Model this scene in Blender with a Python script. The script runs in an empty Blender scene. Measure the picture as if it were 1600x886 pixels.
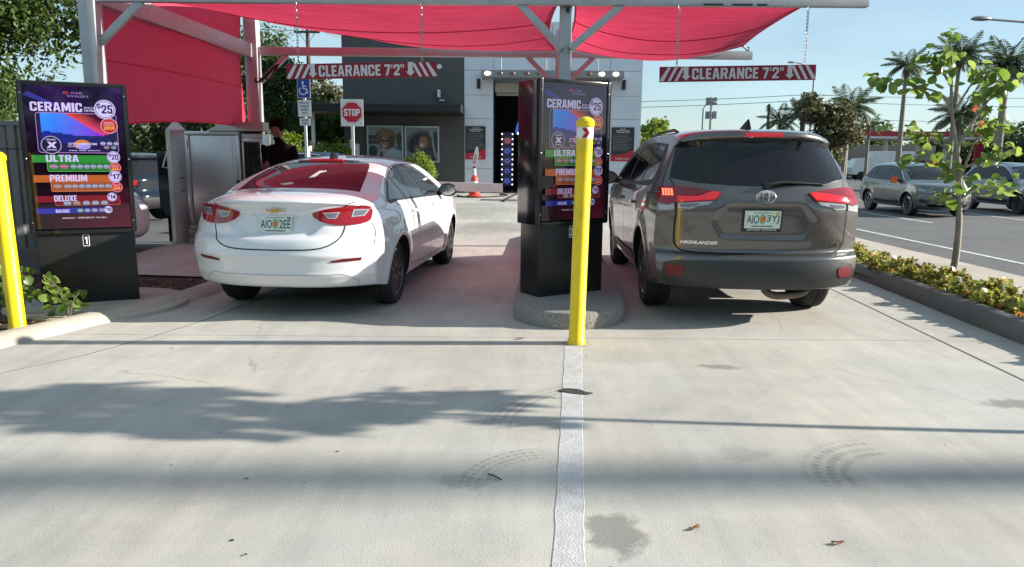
import bpy, bmesh, math, random
import numpy as np
from mathutils import Vector, Matrix
from mathutils.bvhtree import BVHTree
R = math.radians
rnd = random.Random(7)
scn = bpy.context.scene
COL = scn.collection

# ------------------------------------------------------------------ camera
cam_d = bpy.data.cameras.new("camera")
cam = bpy.data.objects.new("camera", cam_d)
COL.objects.link(cam)
cam_d.sensor_width = 36.0
cam_d.lens = 36.0 * 1150 / 1600
cam_d.clip_start = 0.05
cam_d.clip_end = 3000
PITCH, ROLL, CAM_H = R(9.7), R(0.45), 1.45
cam.matrix_world = (Matrix.Translation((0, 0, CAM_H)) @ Matrix.Rotation(math.pi / 2 - PITCH, 4, 'X') @ Matrix.Rotation(ROLL, 4, 'Z'))
scn.camera = cam

# ------------------------------------------------------------------ sky and sun
SUN_EL, SUN_AZ = R(21.5), R(88.5)          # azimuth clockwise from +Y
world = bpy.data.worlds.new("World")
scn.world = world
world.use_nodes = True
wn = world.node_tree
wn.nodes.clear()
sky = wn.nodes.new("ShaderNodeTexSky")
sky.sky_type = 'NISHITA'
sky.sun_disc = False
sky.sun_elevation = SUN_EL
sky.sun_rotation = SUN_AZ
sky.altitude = 0
sky.air_density = 1.0
sky.dust_density = 0.25
sky.ozone_density = 3.0
# thin soft cloud veil over the blue, all round the sky
tc = wn.nodes.new("ShaderNodeTexCoord")
mp = wn.nodes.new("ShaderNodeMapping")
mp.inputs['Scale'].default_value = (1.0, 1.0, 3.2)
nz = wn.nodes.new("ShaderNodeTexNoise")
nz.inputs['Scale'].default_value = 2.3
nz.inputs['Detail'].default_value = 5
nz.inputs['Roughness'].default_value = 0.55
rp = wn.nodes.new("ShaderNodeValToRGB")
rp.color_ramp.elements[0].position = 0.46
rp.color_ramp.elements[0].color = (0.32, 0.32, 0.32, 1)
rp.color_ramp.elements[1].position = 0.80
rp.color_ramp.elements[1].color = (0.72, 0.72, 0.72, 1)
mixc = wn.nodes.new("ShaderNodeMixRGB")
mixc.inputs[2].default_value = (6.0, 8.1, 8.8, 1)
bg = wn.nodes.new("ShaderNodeBackground")
bg.inputs['Strength'].default_value = 0.062
wo = wn.nodes.new("ShaderNodeOutputWorld")
L = wn.links.new
L(tc.outputs['Generated'], mp.inputs['Vector'])
L(mp.outputs[0], nz.inputs['Vector'])
L(nz.outputs['Fac'], rp.inputs[0])
L(rp.outputs[0], mixc.inputs[0])
L(sky.outputs[0], mixc.inputs[1])
L(mixc.outputs[0], bg.inputs['Color'])
L(bg.outputs[0], wo.inputs['Surface'])

sun_d = bpy.data.lights.new("sun", 'SUN')
sun_d.energy = 5.0
sun_d.angle = R(0.53)
sun_d.color = (1.0, 0.93, 0.82)
sun = bpy.data.objects.new("sun", sun_d)
COL.objects.link(sun)
sd = Vector((math.sin(SUN_AZ) * math.cos(SUN_EL), math.cos(SUN_AZ) * math.cos(SUN_EL), math.sin(SUN_EL)))
sun.rotation_euler = sd.to_track_quat('Z', 'Y').to_euler()
sun.location = sd * 60

scn.view_settings.view_transform = 'Standard'
scn.view_settings.look = 'None'
scn.view_settings.exposure = 1.10
scn.view_settings.gamma = 1.0
scn.render.engine = 'CYCLES'
scn.cycles.max_bounces = 8
scn.cycles.transparent_max_bounces = 12
scn.cycles.caustics_reflective = False
scn.cycles.caustics_refractive = False
# ------------------------------------------------------------------ materials
MATS = {}
def nodes(name):
    m = bpy.data.materials.new(name)
    m.use_nodes = True
    nt = m.node_tree
    return m, nt, nt.nodes['Principled BSDF'], nt.nodes['Material Output']
def pm(name, col, rough=0.5, metal=0.0, var=0.0, vscale=6.0, bump=0.0, bscale=60.0, coat=0.0, emit=None, estr=0.0,
       alpha=1.0, trans=0.0, ior=1.45, rvar=0.0, stretch=None, spec=None, dirt=None):
    """principled material with procedural noise in colour, roughness and relief"""
    if name in MATS: return MATS[name]
    m, nt, b, o = nodes(name)
    b.inputs['Base Color'].default_value = (*col, 1)
    b.inputs['Roughness'].default_value = rough
    b.inputs['Metallic'].default_value = metal
    b.inputs['Coat Weight'].default_value = coat
    b.inputs['Coat Roughness'].default_value = 0.03
    b.inputs['IOR'].default_value = ior
    b.inputs['Transmission Weight'].default_value = trans
    b.inputs['Alpha'].default_value = alpha
    if spec is not None: b.inputs['Specular IOR Level'].default_value = spec
    if emit:
        b.inputs['Emission Color'].default_value = (*emit, 1)
        b.inputs['Emission Strength'].default_value = estr
    if var or bump or rvar or dirt:
        t = nt.nodes.new('ShaderNodeTexCoord')
        mpn = nt.nodes.new('ShaderNodeMapping')
        if stretch: mpn.inputs['Scale'].default_value = stretch
        nt.links.new(t.outputs['Object'], mpn.inputs['Vector'])
        n = nt.nodes.new('ShaderNodeTexNoise')
        n.inputs['Scale'].default_value = vscale
        n.inputs['Detail'].default_value = 6
        n.inputs['Roughness'].default_value = 0.62
        nt.links.new(mpn.outputs[0], n.inputs['Vector'])
        if var or dirt:
            mr = nt.nodes.new('ShaderNodeMapRange')
            mr.inputs['From Min'].default_value = 0.3
            mr.inputs['From Max'].default_value = 0.7
            mr.inputs['To Min'].default_value = 1 - var
            mr.inputs['To Max'].default_value = 1 + var
            nt.links.new(n.outputs['Fac'], mr.inputs['Value'])
            mx = nt.nodes.new('ShaderNodeMixRGB')
            mx.blend_type = 'MULTIPLY'
            mx.inputs[0].default_value = 1
            mx.inputs[1].default_value = (*col, 1)
            nt.links.new(mr.outputs[0], mx.inputs[2])
            out = mx.outputs[0]
            if dirt:
                n3 = nt.nodes.new('ShaderNodeTexNoise')
                n3.inputs['Scale'].default_value = vscale * 0.45
                n3.inputs['Detail'].default_value = 8
                n3.inputs['Roughness'].default_value = 0.7
                nt.links.new(mpn.outputs[0], n3.inputs['Vector'])
                m3 = nt.nodes.new('ShaderNodeMapRange')
                m3.inputs['From Min'].default_value = 0.5
                m3.inputs['From Max'].default_value = 0.72
                m3.inputs['To Max'].default_value = dirt[3]
                nt.links.new(n3.outputs['Fac'], m3.inputs['Value'])
                mx3 = nt.nodes.new('ShaderNodeMixRGB')
                mx3.inputs[2].default_value = (*dirt[:3], 1)
                nt.links.new(m3.outputs[0], mx3.inputs[0])
                nt.links.new(out, mx3.inputs[1])
                out = mx3.outputs[0]
            nt.links.new(out, b.inputs['Base Color'])
        if rvar:
            mr2 = nt.nodes.new('ShaderNodeMapRange')
            mr2.inputs['To Min'].default_value = max(0, rough - rvar)
            mr2.inputs['To Max'].default_value = min(1, rough + rvar)
            nt.links.new(n.outputs['Fac'], mr2.inputs['Value'])
            nt.links.new(mr2.outputs[0], b.inputs['Roughness'])
        if bump:
            n2 = nt.nodes.new('ShaderNodeTexNoise')
            n2.inputs['Scale'].default_value = bscale
            n2.inputs['Detail'].default_value = 5
            nt.links.new(mpn.outputs[0], n2.inputs['Vector'])
            bp = nt.nodes.new('ShaderNodeBump')
            bp.inputs['Strength'].default_value = bump
            bp.inputs['Distance'].default_value = 0.02
            nt.links.new(n2.outputs['Fac'], bp.inputs['Height'])
            nt.links.new(bp.outputs[0], b.inputs['Normal'])
    MATS[name] = m
    return m
def leafm(name, c1, c2, trans=0.35, rough=0.5, c3=None):
    """leaf material: colour differs from leaf to leaf, light shines through"""
    if name in MATS: return MATS[name]
    m, nt, b, o = nodes(name)
    g = nt.nodes.new('ShaderNodeNewGeometry')
    rp_ = nt.nodes.new('ShaderNodeValToRGB')
    rp_.color_ramp.elements[0].color = (*c1, 1)
    rp_.color_ramp.elements[1].color = (*c2, 1)
    if c3:
        e = rp_.color_ramp.elements.new(0.88); e.color = (*c2, 1)
        rp_.color_ramp.elements[-1].color = (*c3, 1)
    oi = nt.nodes.new('ShaderNodeObjectInfo')
    ad = nt.nodes.new('ShaderNodeMath'); ad.operation = 'ADD'
    fr = nt.nodes.new('ShaderNodeMath'); fr.operation = 'FRACT'
    nt.links.new(g.outputs['Random Per Island'], ad.inputs[0])
    nt.links.new(oi.outputs['Random'], ad.inputs[1])
    nt.links.new(ad.outputs[0], fr.inputs[0])
    nt.links.new(fr.outputs[0], rp_.inputs[0])
    nt.links.new(rp_.outputs[0], b.inputs['Base Color'])
    b.inputs['Roughness'].default_value = rough
    tr = nt.nodes.new('ShaderNodeBsdfTranslucent')
    hs = nt.nodes.new('ShaderNodeHueSaturation')
    hs.inputs['Hue'].default_value = 0.485
    hs.inputs['Value'].default_value = 1.9
    nt.links.new(rp_.outputs[0], hs.inputs['Color'])
    nt.links.new(hs.outputs[0], tr.inputs['Color'])
    mx = nt.nodes.new('ShaderNodeMixShader')
    mx.inputs[0].default_value = trans
    nt.links.new(b.outputs[0], mx.inputs[1])
    nt.links.new(tr.outputs[0], mx.inputs[2])
    nt.links.new(mx.outputs[0], o.inputs['Surface'])
    MATS[name] = m
    return m
def printm(name, estr=0.0, rough=0.35, coat=0.0, base=1.0, ior=1.45):
    """flat print: colours come from the colour attribute of the printed faces"""
    if name in MATS: return MATS[name]
    m, nt, b, o = nodes(name)
    a = nt.nodes.new('ShaderNodeVertexColor'); a.layer_name = 'ink'
    if base < 1:
        dm = nt.nodes.new('ShaderNodeMixRGB'); dm.blend_type = 'MULTIPLY'; dm.inputs[0].default_value = 1; dm.inputs[2].default_value = (base, base, base, 1)
        nt.links.new(a.outputs[0], dm.inputs[1]); nt.links.new(dm.outputs[0], b.inputs['Base Color'])
    else: nt.links.new(a.outputs[0], b.inputs['Base Color'])
    b.inputs['Roughness'].default_value = rough
    b.inputs['IOR'].default_value = ior
    b.inputs['Coat Weight'].default_value = coat
    if estr:
        nt.links.new(a.outputs[0], b.inputs['Emission Color'])
        b.inputs['Emission Strength'].default_value = estr
    MATS[name] = m
    return m

# ------------------------------------------------------------------ mesh builder
class MB:
    def __init__(s): s.v = []; s.f = []; s.m = []; s.c = []; s.usec = False
    def add(s, vs, fs, mi=0, M=None, col=None):
        o = len(s.v)
        if M is not None: vs = [tuple(M @ Vector(p)) for p in vs]
        s.v.extend([tuple(p) for p in vs])
        s.f.extend([tuple(i + o for i in f) for f in fs])
        s.m.extend([mi] * len(fs))
        if col is not None: s.usec = True
        s.c.extend([col or (1, 1, 1)] * len(fs))
        return s
    def box(s, c, d, mi=0, M=None, rz=0.0, bev=0.0):
        x, y, z = d[0] / 2, d[1] / 2, d[2] / 2
        T = Matrix.Translation(c) @ Matrix.Rotation(rz, 4, 'Z')
        if M is not None: T = M @ T
        if bev <= 0:
            vs = [(sx * x, sy * y, sz * z) for sz in (-1, 1) for sy in (-1, 1) for sx in (-1, 1)]
            fs = [(0, 2, 3, 1), (4, 5, 7, 6), (0, 1, 5, 4), (2, 6, 7, 3), (0, 4, 6, 2), (1, 3, 7, 5)]
            return s.add(vs, fs, mi, T)
        bm = bmesh.new()
        bmesh.ops.create_cube(bm, size=1)
        for v in bm.verts: v.co = Vector((v.co.x * d[0], v.co.y * d[1], v.co.z * d[2]))
        bmesh.ops.bevel(bm, geom=bm.edges[:], offset=bev, segments=2, profile=0.6, affect='EDGES')
        return s.addbm(bm, mi, T)
    def addbm(s, bm, mi=0, M=None, col=None):
        bm.verts.index_update()
        s.add([v.co[:] for v in bm.verts], [[v.index for v in f.verts] for f in bm.faces], mi, M, col)
        bm.free()
        return s
    def tube(s, pts, r, n=8, mi=0, M=None, cap=True):
        """tube along a path; r a number or one per point"""
        pts = [Vector(p) for p in pts]
        rs = r if isinstance(r, (list, tuple)) else [r] * len(pts)
        vs, fs = [], []
        up = Vector((0, 0, 1))
        t0 = (pts[1] - pts[0]).normalized()
        a = t0.orthogonal().normalized() if abs(t0.dot(up)) > 0.95 else t0.cross(up).normalized()
        for i, p in enumerate(pts):
            t = (pts[min(i + 1, len(pts) - 1)] - pts[max(i - 1, 0)]).normalized()
            a = (a - t * a.dot(t)).normalized()
            b = t.cross(a)
            for k in range(n):
                an = 2 * math.pi * k / n
                vs.append(p + (a * math.cos(an) + b * math.sin(an)) * rs[i])
        for i in range(len(pts) - 1):
            for k in range(n):
                k2 = (k + 1) % n
                fs.append((i * n + k, i * n + k2, (i + 1) * n + k2, (i + 1) * n + k))
        if cap:
            fs.append(tuple(range(n - 1, -1, -1)))
            fs.append(tuple((len(pts) - 1) * n + k for k in range(n)))
        return s.add(vs, fs, mi, M)
    def cyl(s, p0, p1, r, n=16, mi=0, M=None): return s.tube([p0, p1], r, n, mi, M)
    def lathe(s, prof, n=24, mi=0, M=None):
        """profile of (r, z) turned about Z"""
        vs, fs = [], []
        for r, z in prof:
            for k in range(n):
                an = 2 * math.pi * k / n
                vs.append((r * math.cos(an), r * math.sin(an), z))
        for i in range(len(prof) - 1):
            for k in range(n):
                k2 = (k + 1) % n
                fs.append((i * n + k, i * n + k2, (i + 1) * n + k2, (i + 1) * n + k))
        if prof[0][0] > 1e-5: fs.append(tuple(range(n - 1, -1, -1)))
        if prof[-1][0] > 1e-5: fs.append(tuple((len(prof) - 1) * n + k for k in range(n)))
        return s.add(vs, fs, mi, M)
    def prism(s, poly, z0, z1, mi=0, M=None, col=None):
        n = len(poly)
        vs = [(x, y, z0) for x, y in poly] + [(x, y, z1) for x, y in poly]
        fs = [tuple(range(n - 1, -1, -1)), tuple(range(n, 2 * n))]
        fs += [(i, (i + 1) % n, n + (i + 1) % n, n + i) for i in range(n)]
        return s.add(vs, fs, mi, M, col)
    def beam(s, a, b, w, h, mi=0, roll=0.0):
        """square tube from a to b"""
        a, b = Vector(a), Vector(b)
        q = (b - a).to_track_quat('X', 'Z').to_matrix().to_4x4()
        T = Matrix.Translation((a + b) / 2) @ q @ Matrix.Rotation(roll, 4, 'X')
        return s.box((0, 0, 0), ((b - a).length, w, h), mi, T, bev=min(w, h) * 0.06)
    def sweep(s, prof, path, mi=0, closed=False, zs=None):
        """profile of (offset to the right of the path, z) carried along a ground path"""
        path = [Vector((p[0], p[1], 0)) for p in path]
        n = len(prof); vs = []; fs = []
        m = len(path)
        for i in range(m):
            p0 = path[(i - 1) % m] if (closed or i) else path[i]
            p1 = path[(i + 1) % m] if (closed or i < m - 1) else path[i]
            t = (p1 - p0).normalized()
            nr = Vector((t.y, -t.x, 0))
            for o, z in prof:
                vs.append(tuple(path[i] + nr * o + Vector((0, 0, z))))
        for i in range(m if closed else m - 1):
            j = (i + 1) % m
            for k in range(n - 1):
                fs.append((i * n + k, i * n + k + 1, j * n + k + 1, j * n + k))
        if not closed:
            fs.append(tuple(range(n))); fs.append(tuple((m - 1) * n + k for k in range(n - 1, -1, -1)))
        return s.add(vs, fs, mi)
    def build(s, name, mats, parent=None, smooth=False, loc=None, rot=None, sharp=40):
        me = bpy.data.meshes.new(name)
        me.from_pydata(s.v, [], s.f)
        mats = mats if isinstance(mats, (list, tuple)) else [mats]
        for mt in mats: me.materials.append(mt)
        if len(mats) > 1: me.polygons.foreach_set('material_index', s.m)
        if s.usec:
            at = me.color_attributes.new('ink', 'FLOAT_COLOR', 'CORNER')
            buf = []
            for p, c in zip(me.polygons, s.c): buf.extend([*c, 1.0] * p.loop_total)
            at.data.foreach_set('color', buf)
        if smooth:
            me.polygons.foreach_set('use_smooth', [True] * len(me.polygons))
            me.update()
            try: me.set_sharp_from_angle(angle=R(sharp))
            except Exception: pass
        me.update()
        o = bpy.data.objects.new(name, me)
        COL.objects.link(o)
        if parent is not None: o.parent = parent
        if loc is not None: o.location = loc
        if rot is not None: o.rotation_euler = rot
        return o
def link_mesh(name, me, parent=None):
    o = bpy.data.objects.new(name, me); COL.objects.link(o)
    if parent is not None: o.parent = parent
    return o
def raw_mesh(name, v, f, mats, parent=None, smooth=False, mi=None):
    """numpy vertices and equal-sized faces straight into one mesh"""
    me = bpy.data.meshes.new(name)
    v = np.asarray(v, dtype=np.float32); f = np.asarray(f, dtype=np.int32)
    nf, k = f.shape
    me.vertices.add(len(v)); me.vertices.foreach_set('co', v.ravel())
    me.loops.add(nf * k); me.loops.foreach_set('vertex_index', f.ravel())
    me.polygons.add(nf)
    me.polygons.foreach_set('loop_start', np.arange(nf, dtype=np.int32) * k)
    for mt in (mats if isinstance(mats, (list, tuple)) else [mats]): me.materials.append(mt)
    if mi is not None: me.polygons.foreach_set('material_index', np.asarray(mi, dtype=np.int32))
    if smooth: me.polygons.foreach_set('use_smooth', np.ones(nf, dtype=bool))
    me.update(calc_edges=True)
    me.validate()
    return link_mesh(name, me, parent)
def tag(o, label=None, cat=None, group=None, kind=None):
    if label: o['label'] = label
    if cat: o['category'] = cat
    if group: o['group'] = group
    if kind: o['kind'] = kind
    return o
def thing(name, loc, rz, label, cat, group=None):
    o = bpy.data.objects.new(name, None); COL.objects.link(o)
    o.empty_display_size = 0.2
    o.location = loc; o.rotation_euler = (0, 0, rz)
    return tag(o, label, cat, group)
def copy_tree(o, parent=None):
    c = o.copy(); COL.objects.link(c)
    if parent is not None: c.parent = parent
    for ch in list(o.children): copy_tree(ch, c)
    return c
_TX = {}
def text_geo(s, bold=0.0, shear=0.0, res=3):
    """outline letters as flat geometry, scaled to a unit height; returns verts, faces, width"""
    k = (s, bold, shear, res)
    if k in _TX: return _TX[k]
    cu = bpy.data.curves.new('lettering', 'FONT')
    cu.body = s; cu.offset = bold; cu.shear = shear; cu.resolution_u = res
    cu.fill_mode = 'FRONT' if hasattr(cu, 'fill_mode') else cu.fill_mode
    o = bpy.data.objects.new('lettering', cu); COL.objects.link(o)
    dg = bpy.context.evaluated_depsgraph_get()
    me = bpy.data.meshes.new_from_object(o.evaluated_get(dg))
    vs = [v.co.copy() for v in me.vertices]; fs = [tuple(p.vertices) for p in me.polygons]
    bpy.data.objects.remove(o); bpy.data.curves.remove(cu); bpy.data.meshes.remove(me)
    x0 = min(v.x for v in vs); x1 = max(v.x for v in vs); y0 = min(v.y for v in vs); y1 = max(v.y for v in vs)
    vs = [((v.x - x0) / (x1 - x0), (v.y - y0) / (y1 - y0)) for v in vs]
    _TX[k] = (vs, fs, (x1 - x0) / (y1 - y0))
    return _TX[k]
def put_text(mb, s, x, y, w, h, z=0.0, mi=0, M=None, bold=0.0, shear=0.0, col=None, thick=0.0):
    """letters filling the rectangle x..x+w, y..y+h of the local XY plane at height z"""
    vs, fs, _ = text_geo(s, bold, shear)
    mb.add([(x + a * w, y + b * h, z) for a, b in vs], fs, mi, M, col)
def pip(x, y, P):
    c = False; n = len(P)
    for i in range(n):
        x1, y1 = P[i]; x2, y2 = P[(i + 1) % n]
        if (y1 > y) != (y2 > y) and x < (x2 - x1) * (y - y1) / (y2 - y1) + x1: c = not c
    return c
def crom(pts, n=6, closed=False):
    """Catmull-Rom resampling of a 2D or 3D polyline"""
    P = [np.array(p, float) for p in pts]; m = len(P); out = []
    for i in range(m if closed else m - 1):
        p0 = P[(i - 1) % m] if (closed or i) else P[i]
        p1 = P[i]; p2 = P[(i + 1) % m]
        p3 = P[(i + 2) % m] if (closed or i + 2 < m) else P[(i + 1) % m]
        for k in range(n):
            t = k / n
            out.append(tuple(0.5 * ((2 * p1) + (-p0 + p2) * t + (2 * p0 - 5 * p1 + 4 * p2 - p3) * t * t + (-p0 + 3 * p1 - 3 * p2 + p3) * t ** 3)))
    if not closed: out.append(tuple(P[-1]))
    return out
def pchip(xs, ys):
    """monotone cubic through points"""
    xs = np.array(xs, float); ys = np.array(ys, float); h = np.diff(xs); d = np.diff(ys) / h
    m = np.zeros_like(xs)
    for i in range(1, len(xs) - 1):
        if d[i - 1] * d[i] > 0:
            w1 = 2 * h[i] + h[i - 1]; w2 = h[i] + 2 * h[i - 1]
            m[i] = (w1 + w2) / (w1 / d[i - 1] + w2 / d[i])
    m[0] = d[0]; m[-1] = d[-1]
    def f(x):
        x = np.clip(np.asarray(x, float), xs[0], xs[-1])
        i = np.clip(np.searchsorted(xs, x, side='right') - 1, 0, len(h) - 1)
        t = (x - xs[i]) / h[i]
        return ys[i] * (1 + 2 * t) * (1 - t) ** 2 + m[i] * h[i] * t * (1 - t) ** 2 + ys[i + 1] * t * t * (3 - 2 * t) + m[i + 1] * h[i] * t * t * (t - 1)
    return f
M_blk = pm('black_plastic', (0.022, 0.022, 0.024), rough=0.45, bump=0.1, bscale=300)
M_glass = pm('tinted_glass', (0.012, 0.013, 0.015), rough=0.03, ior=1.42)
M_rub = pm('tyre_rubber', (0.018, 0.018, 0.019), rough=0.75, var=0.2, bump=0.3, bscale=80)
M_chr = pm('chrome', (0.78, 0.78, 0.8), rough=0.12, metal=1)
# ---- heavy condensed capitals drawn as polygons (sign lettering)
def _bar(x0, y0, x1, y1): return [(x0, y0), (x1, y0), (x1, y1), (x0, y1)]
def _mx(P): return [(1 - x, y) for x, y in reversed(P)]
_LB = _bar(0, 0, .33, 1)
_OL = [(.5, 0), (.2, 0), (0, .12), (0, .88), (.2, 1), (.5, 1), (.5, .82), (.33, .82), (.33, .18), (.5, .18)]
_AL = [(0, 0), (.31, 0), (.36, .2), (.5, .2), (.5, .38), (.405, .38), (.5, .80), (.5, 1), (.29, 1)]
GL = {
 'A': (.68, [_AL, _mx(_AL)]), 'C': (.62, [[(.2, 0), (.8, 0), (1, .12), (1, .38), (.67, .38), (.67, .18), (.33, .18), (.33, .82), (.67, .82), (.67, .62), (1, .62), (1, .88), (.8, 1), (.2, 1), (0, .88), (0, .12)]]),
 'B': (.64, [_LB, [(.33, 1), (.85, 1), (1, .88), (1, .62), (.9, .52), (1, .42), (1, .12), (.85, 0), (.33, 0), (.33, .18), (.66, .18), (.66, .42), (.33, .42), (.33, .6), (.66, .6), (.66, .82), (.33, .82)]]),
 'D': (.64, [_LB, [(.33, 1), (.75, 1), (1, .85), (1, .15), (.75, 0), (.33, 0), (.33, .18), (.66, .18), (.66, .82), (.33, .82)]]),
 'E': (.50, [[(0, 0), (1, 0), (1, .18), (.42, .18), (.42, .41), (.9, .41), (.9, .59), (.42, .59), (.42, .82), (1, .82), (1, 1), (0, 1)]]),
 'I': (.24, [_bar(0, 0, 1, 1)]), 'L': (.48, [[(0, 0), (1, 0), (1, .19), (.44, .19), (.44, 1), (0, 1)]]),
 'M': (.84, [[(0, 0), (.25, 0), (.25, .58), (.40, .1), (.60, .1), (.75, .58), (.75, 0), (1, 0), (1, 1), (.68, 1), (.5, .48), (.32, 1), (0, 1)]]),
 'N': (.66, [[(0, 0), (.31, 0), (.31, .52), (.66, 0), (1, 0), (1, 1), (.69, 1), (.69, .48), (.34, 1), (0, 1)]]),
 'O': (.64, [_OL, _mx(_OL)]), '0': (.60, [_OL, _mx(_OL)]),
 'P': (.62, [_LB, [(.33, .82), (.67, .82), (.67, .55), (.33, .55), (.33, .37), (.85, .37), (1, .5), (1, .86), (.85, 1), (.33, 1)]]),
 'R': (.65, [_LB, [(.33, .82), (.67, .82), (.67, .58), (.33, .58), (.33, .40), (.45, .40), (.67, 0), (1, 0), (.82, .44), (.97, .53), (1, .62), (1, .86), (.85, 1), (.33, 1)]]),
 'S': (.62, [[(0, .3), (0, .12), (.2, 0), (.8, 0), (1, .12), (1, .45), (.8, .58), (.36, .62), (.33, .66), (.33, .82), (.67, .82), (.67, .70), (1, .70), (1, .88), (.8, 1), (.2, 1), (0, .88), (0, .56), (.2, .44), (.64, .40), (.67, .36), (.67, .18), (.33, .18), (.33, .3)]]),
 'T': (.60, [[(.33, 0), (.67, 0), (.67, .82), (1, .82), (1, 1), (0, 1), (0, .82), (.33, .82)]]),
 'U': (.64, [[(.2, 0), (.8, 0), (1, .12), (1, 1), (.67, 1), (.67, .18), (.33, .18), (.33, 1), (0, 1), (0, .12)]]),
 'X': (.68, [[(0, 0), (.34, 0), (.5, .32), (.66, 0), (1, 0), (.69, .51), (1, 1), (.66, 1), (.5, .69), (.34, 1), (0, 1), (.31, .51)]]),
 '1': (.36, [[(.4, 0), (1, 0), (1, 1), (.5, 1), (0, .82), (0, .66), (.4, .74)]]),
 '2': (.60, [[(0, 0), (1, 0), (1, .18), (.45, .18), (1, .56), (1, .88), (.8, 1), (.2, 1), (0, .88), (0, .64), (.33, .64), (.33, .82), (.67, .82), (.67, .62), (0, .16)]]),
 '4': (.64, [[(.52, 0), (.84, 0), (.84, .22), (1, .22), (1, .40), (.84, .40), (.84, 1), (.45, 1), (0, .40), (0, .22), (.52, .22)]]),
 '5': (.60, [[(0, .32), (0, .12), (.2, 0), (.8, 0), (1, .12), (1, .52), (.8, .64), (.36, .64), (.36, .82), (.95, .82), (.95, 1), (.04, 1), (.04, .47), (.60, .47), (.67, .43), (.67, .18), (.33, .18), (.33, .32)]]),
 '7': (.56, [[(.16, 0), (.52, 0), (1, .78), (1, 1), (0, 1), (0, .80), (.62, .80)]]),
 "'": (.16, [[(.2, .66), (.7, .66), (1, 1), (.1, 1)]]), '"': (.36, [[(.05, .66), (.28, .66), (.42, 1), (0, 1)], [(.62, .66), (.85, .66), (1, 1), (.58, 1)]]),
 '$': (.56, [[(0, .36), (0, .2), (.2, .1), (.38, .1), (.38, 0), (.62, 0), (.62, .1), (.8, .1), (1, .2), (1, .46), (.8, .56), (.36, .6), (.33, .74), (.67, .74), (.67, .66), (1, .66), (1, .8), (.8, .9), (.62, .9), (.62, 1), (.38, 1), (.38, .9), (.2, .9), (0, .8), (0, .56), (.2, .46), (.64, .42), (.67, .28), (.33, .28), (.33, .36)]]),
 ' ': (.22, []),
}
def block_text(mb, s, x, y, w, h, z=0.0, mi=0, M=None, col=None, shear=0.0, gap=0.09):
    tot = sum(GL[c][0] + gap for c in s) - gap
    px = 0.0
    for c in s:
        a, polys = GL[c]
        for P in polys: mb.add([(x + (px + a * u) / tot * w + shear * v * h, y + v * h, z) for u, v in P], [tuple(range(len(P)))], mi, M, col)
        px += a + gap
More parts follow.
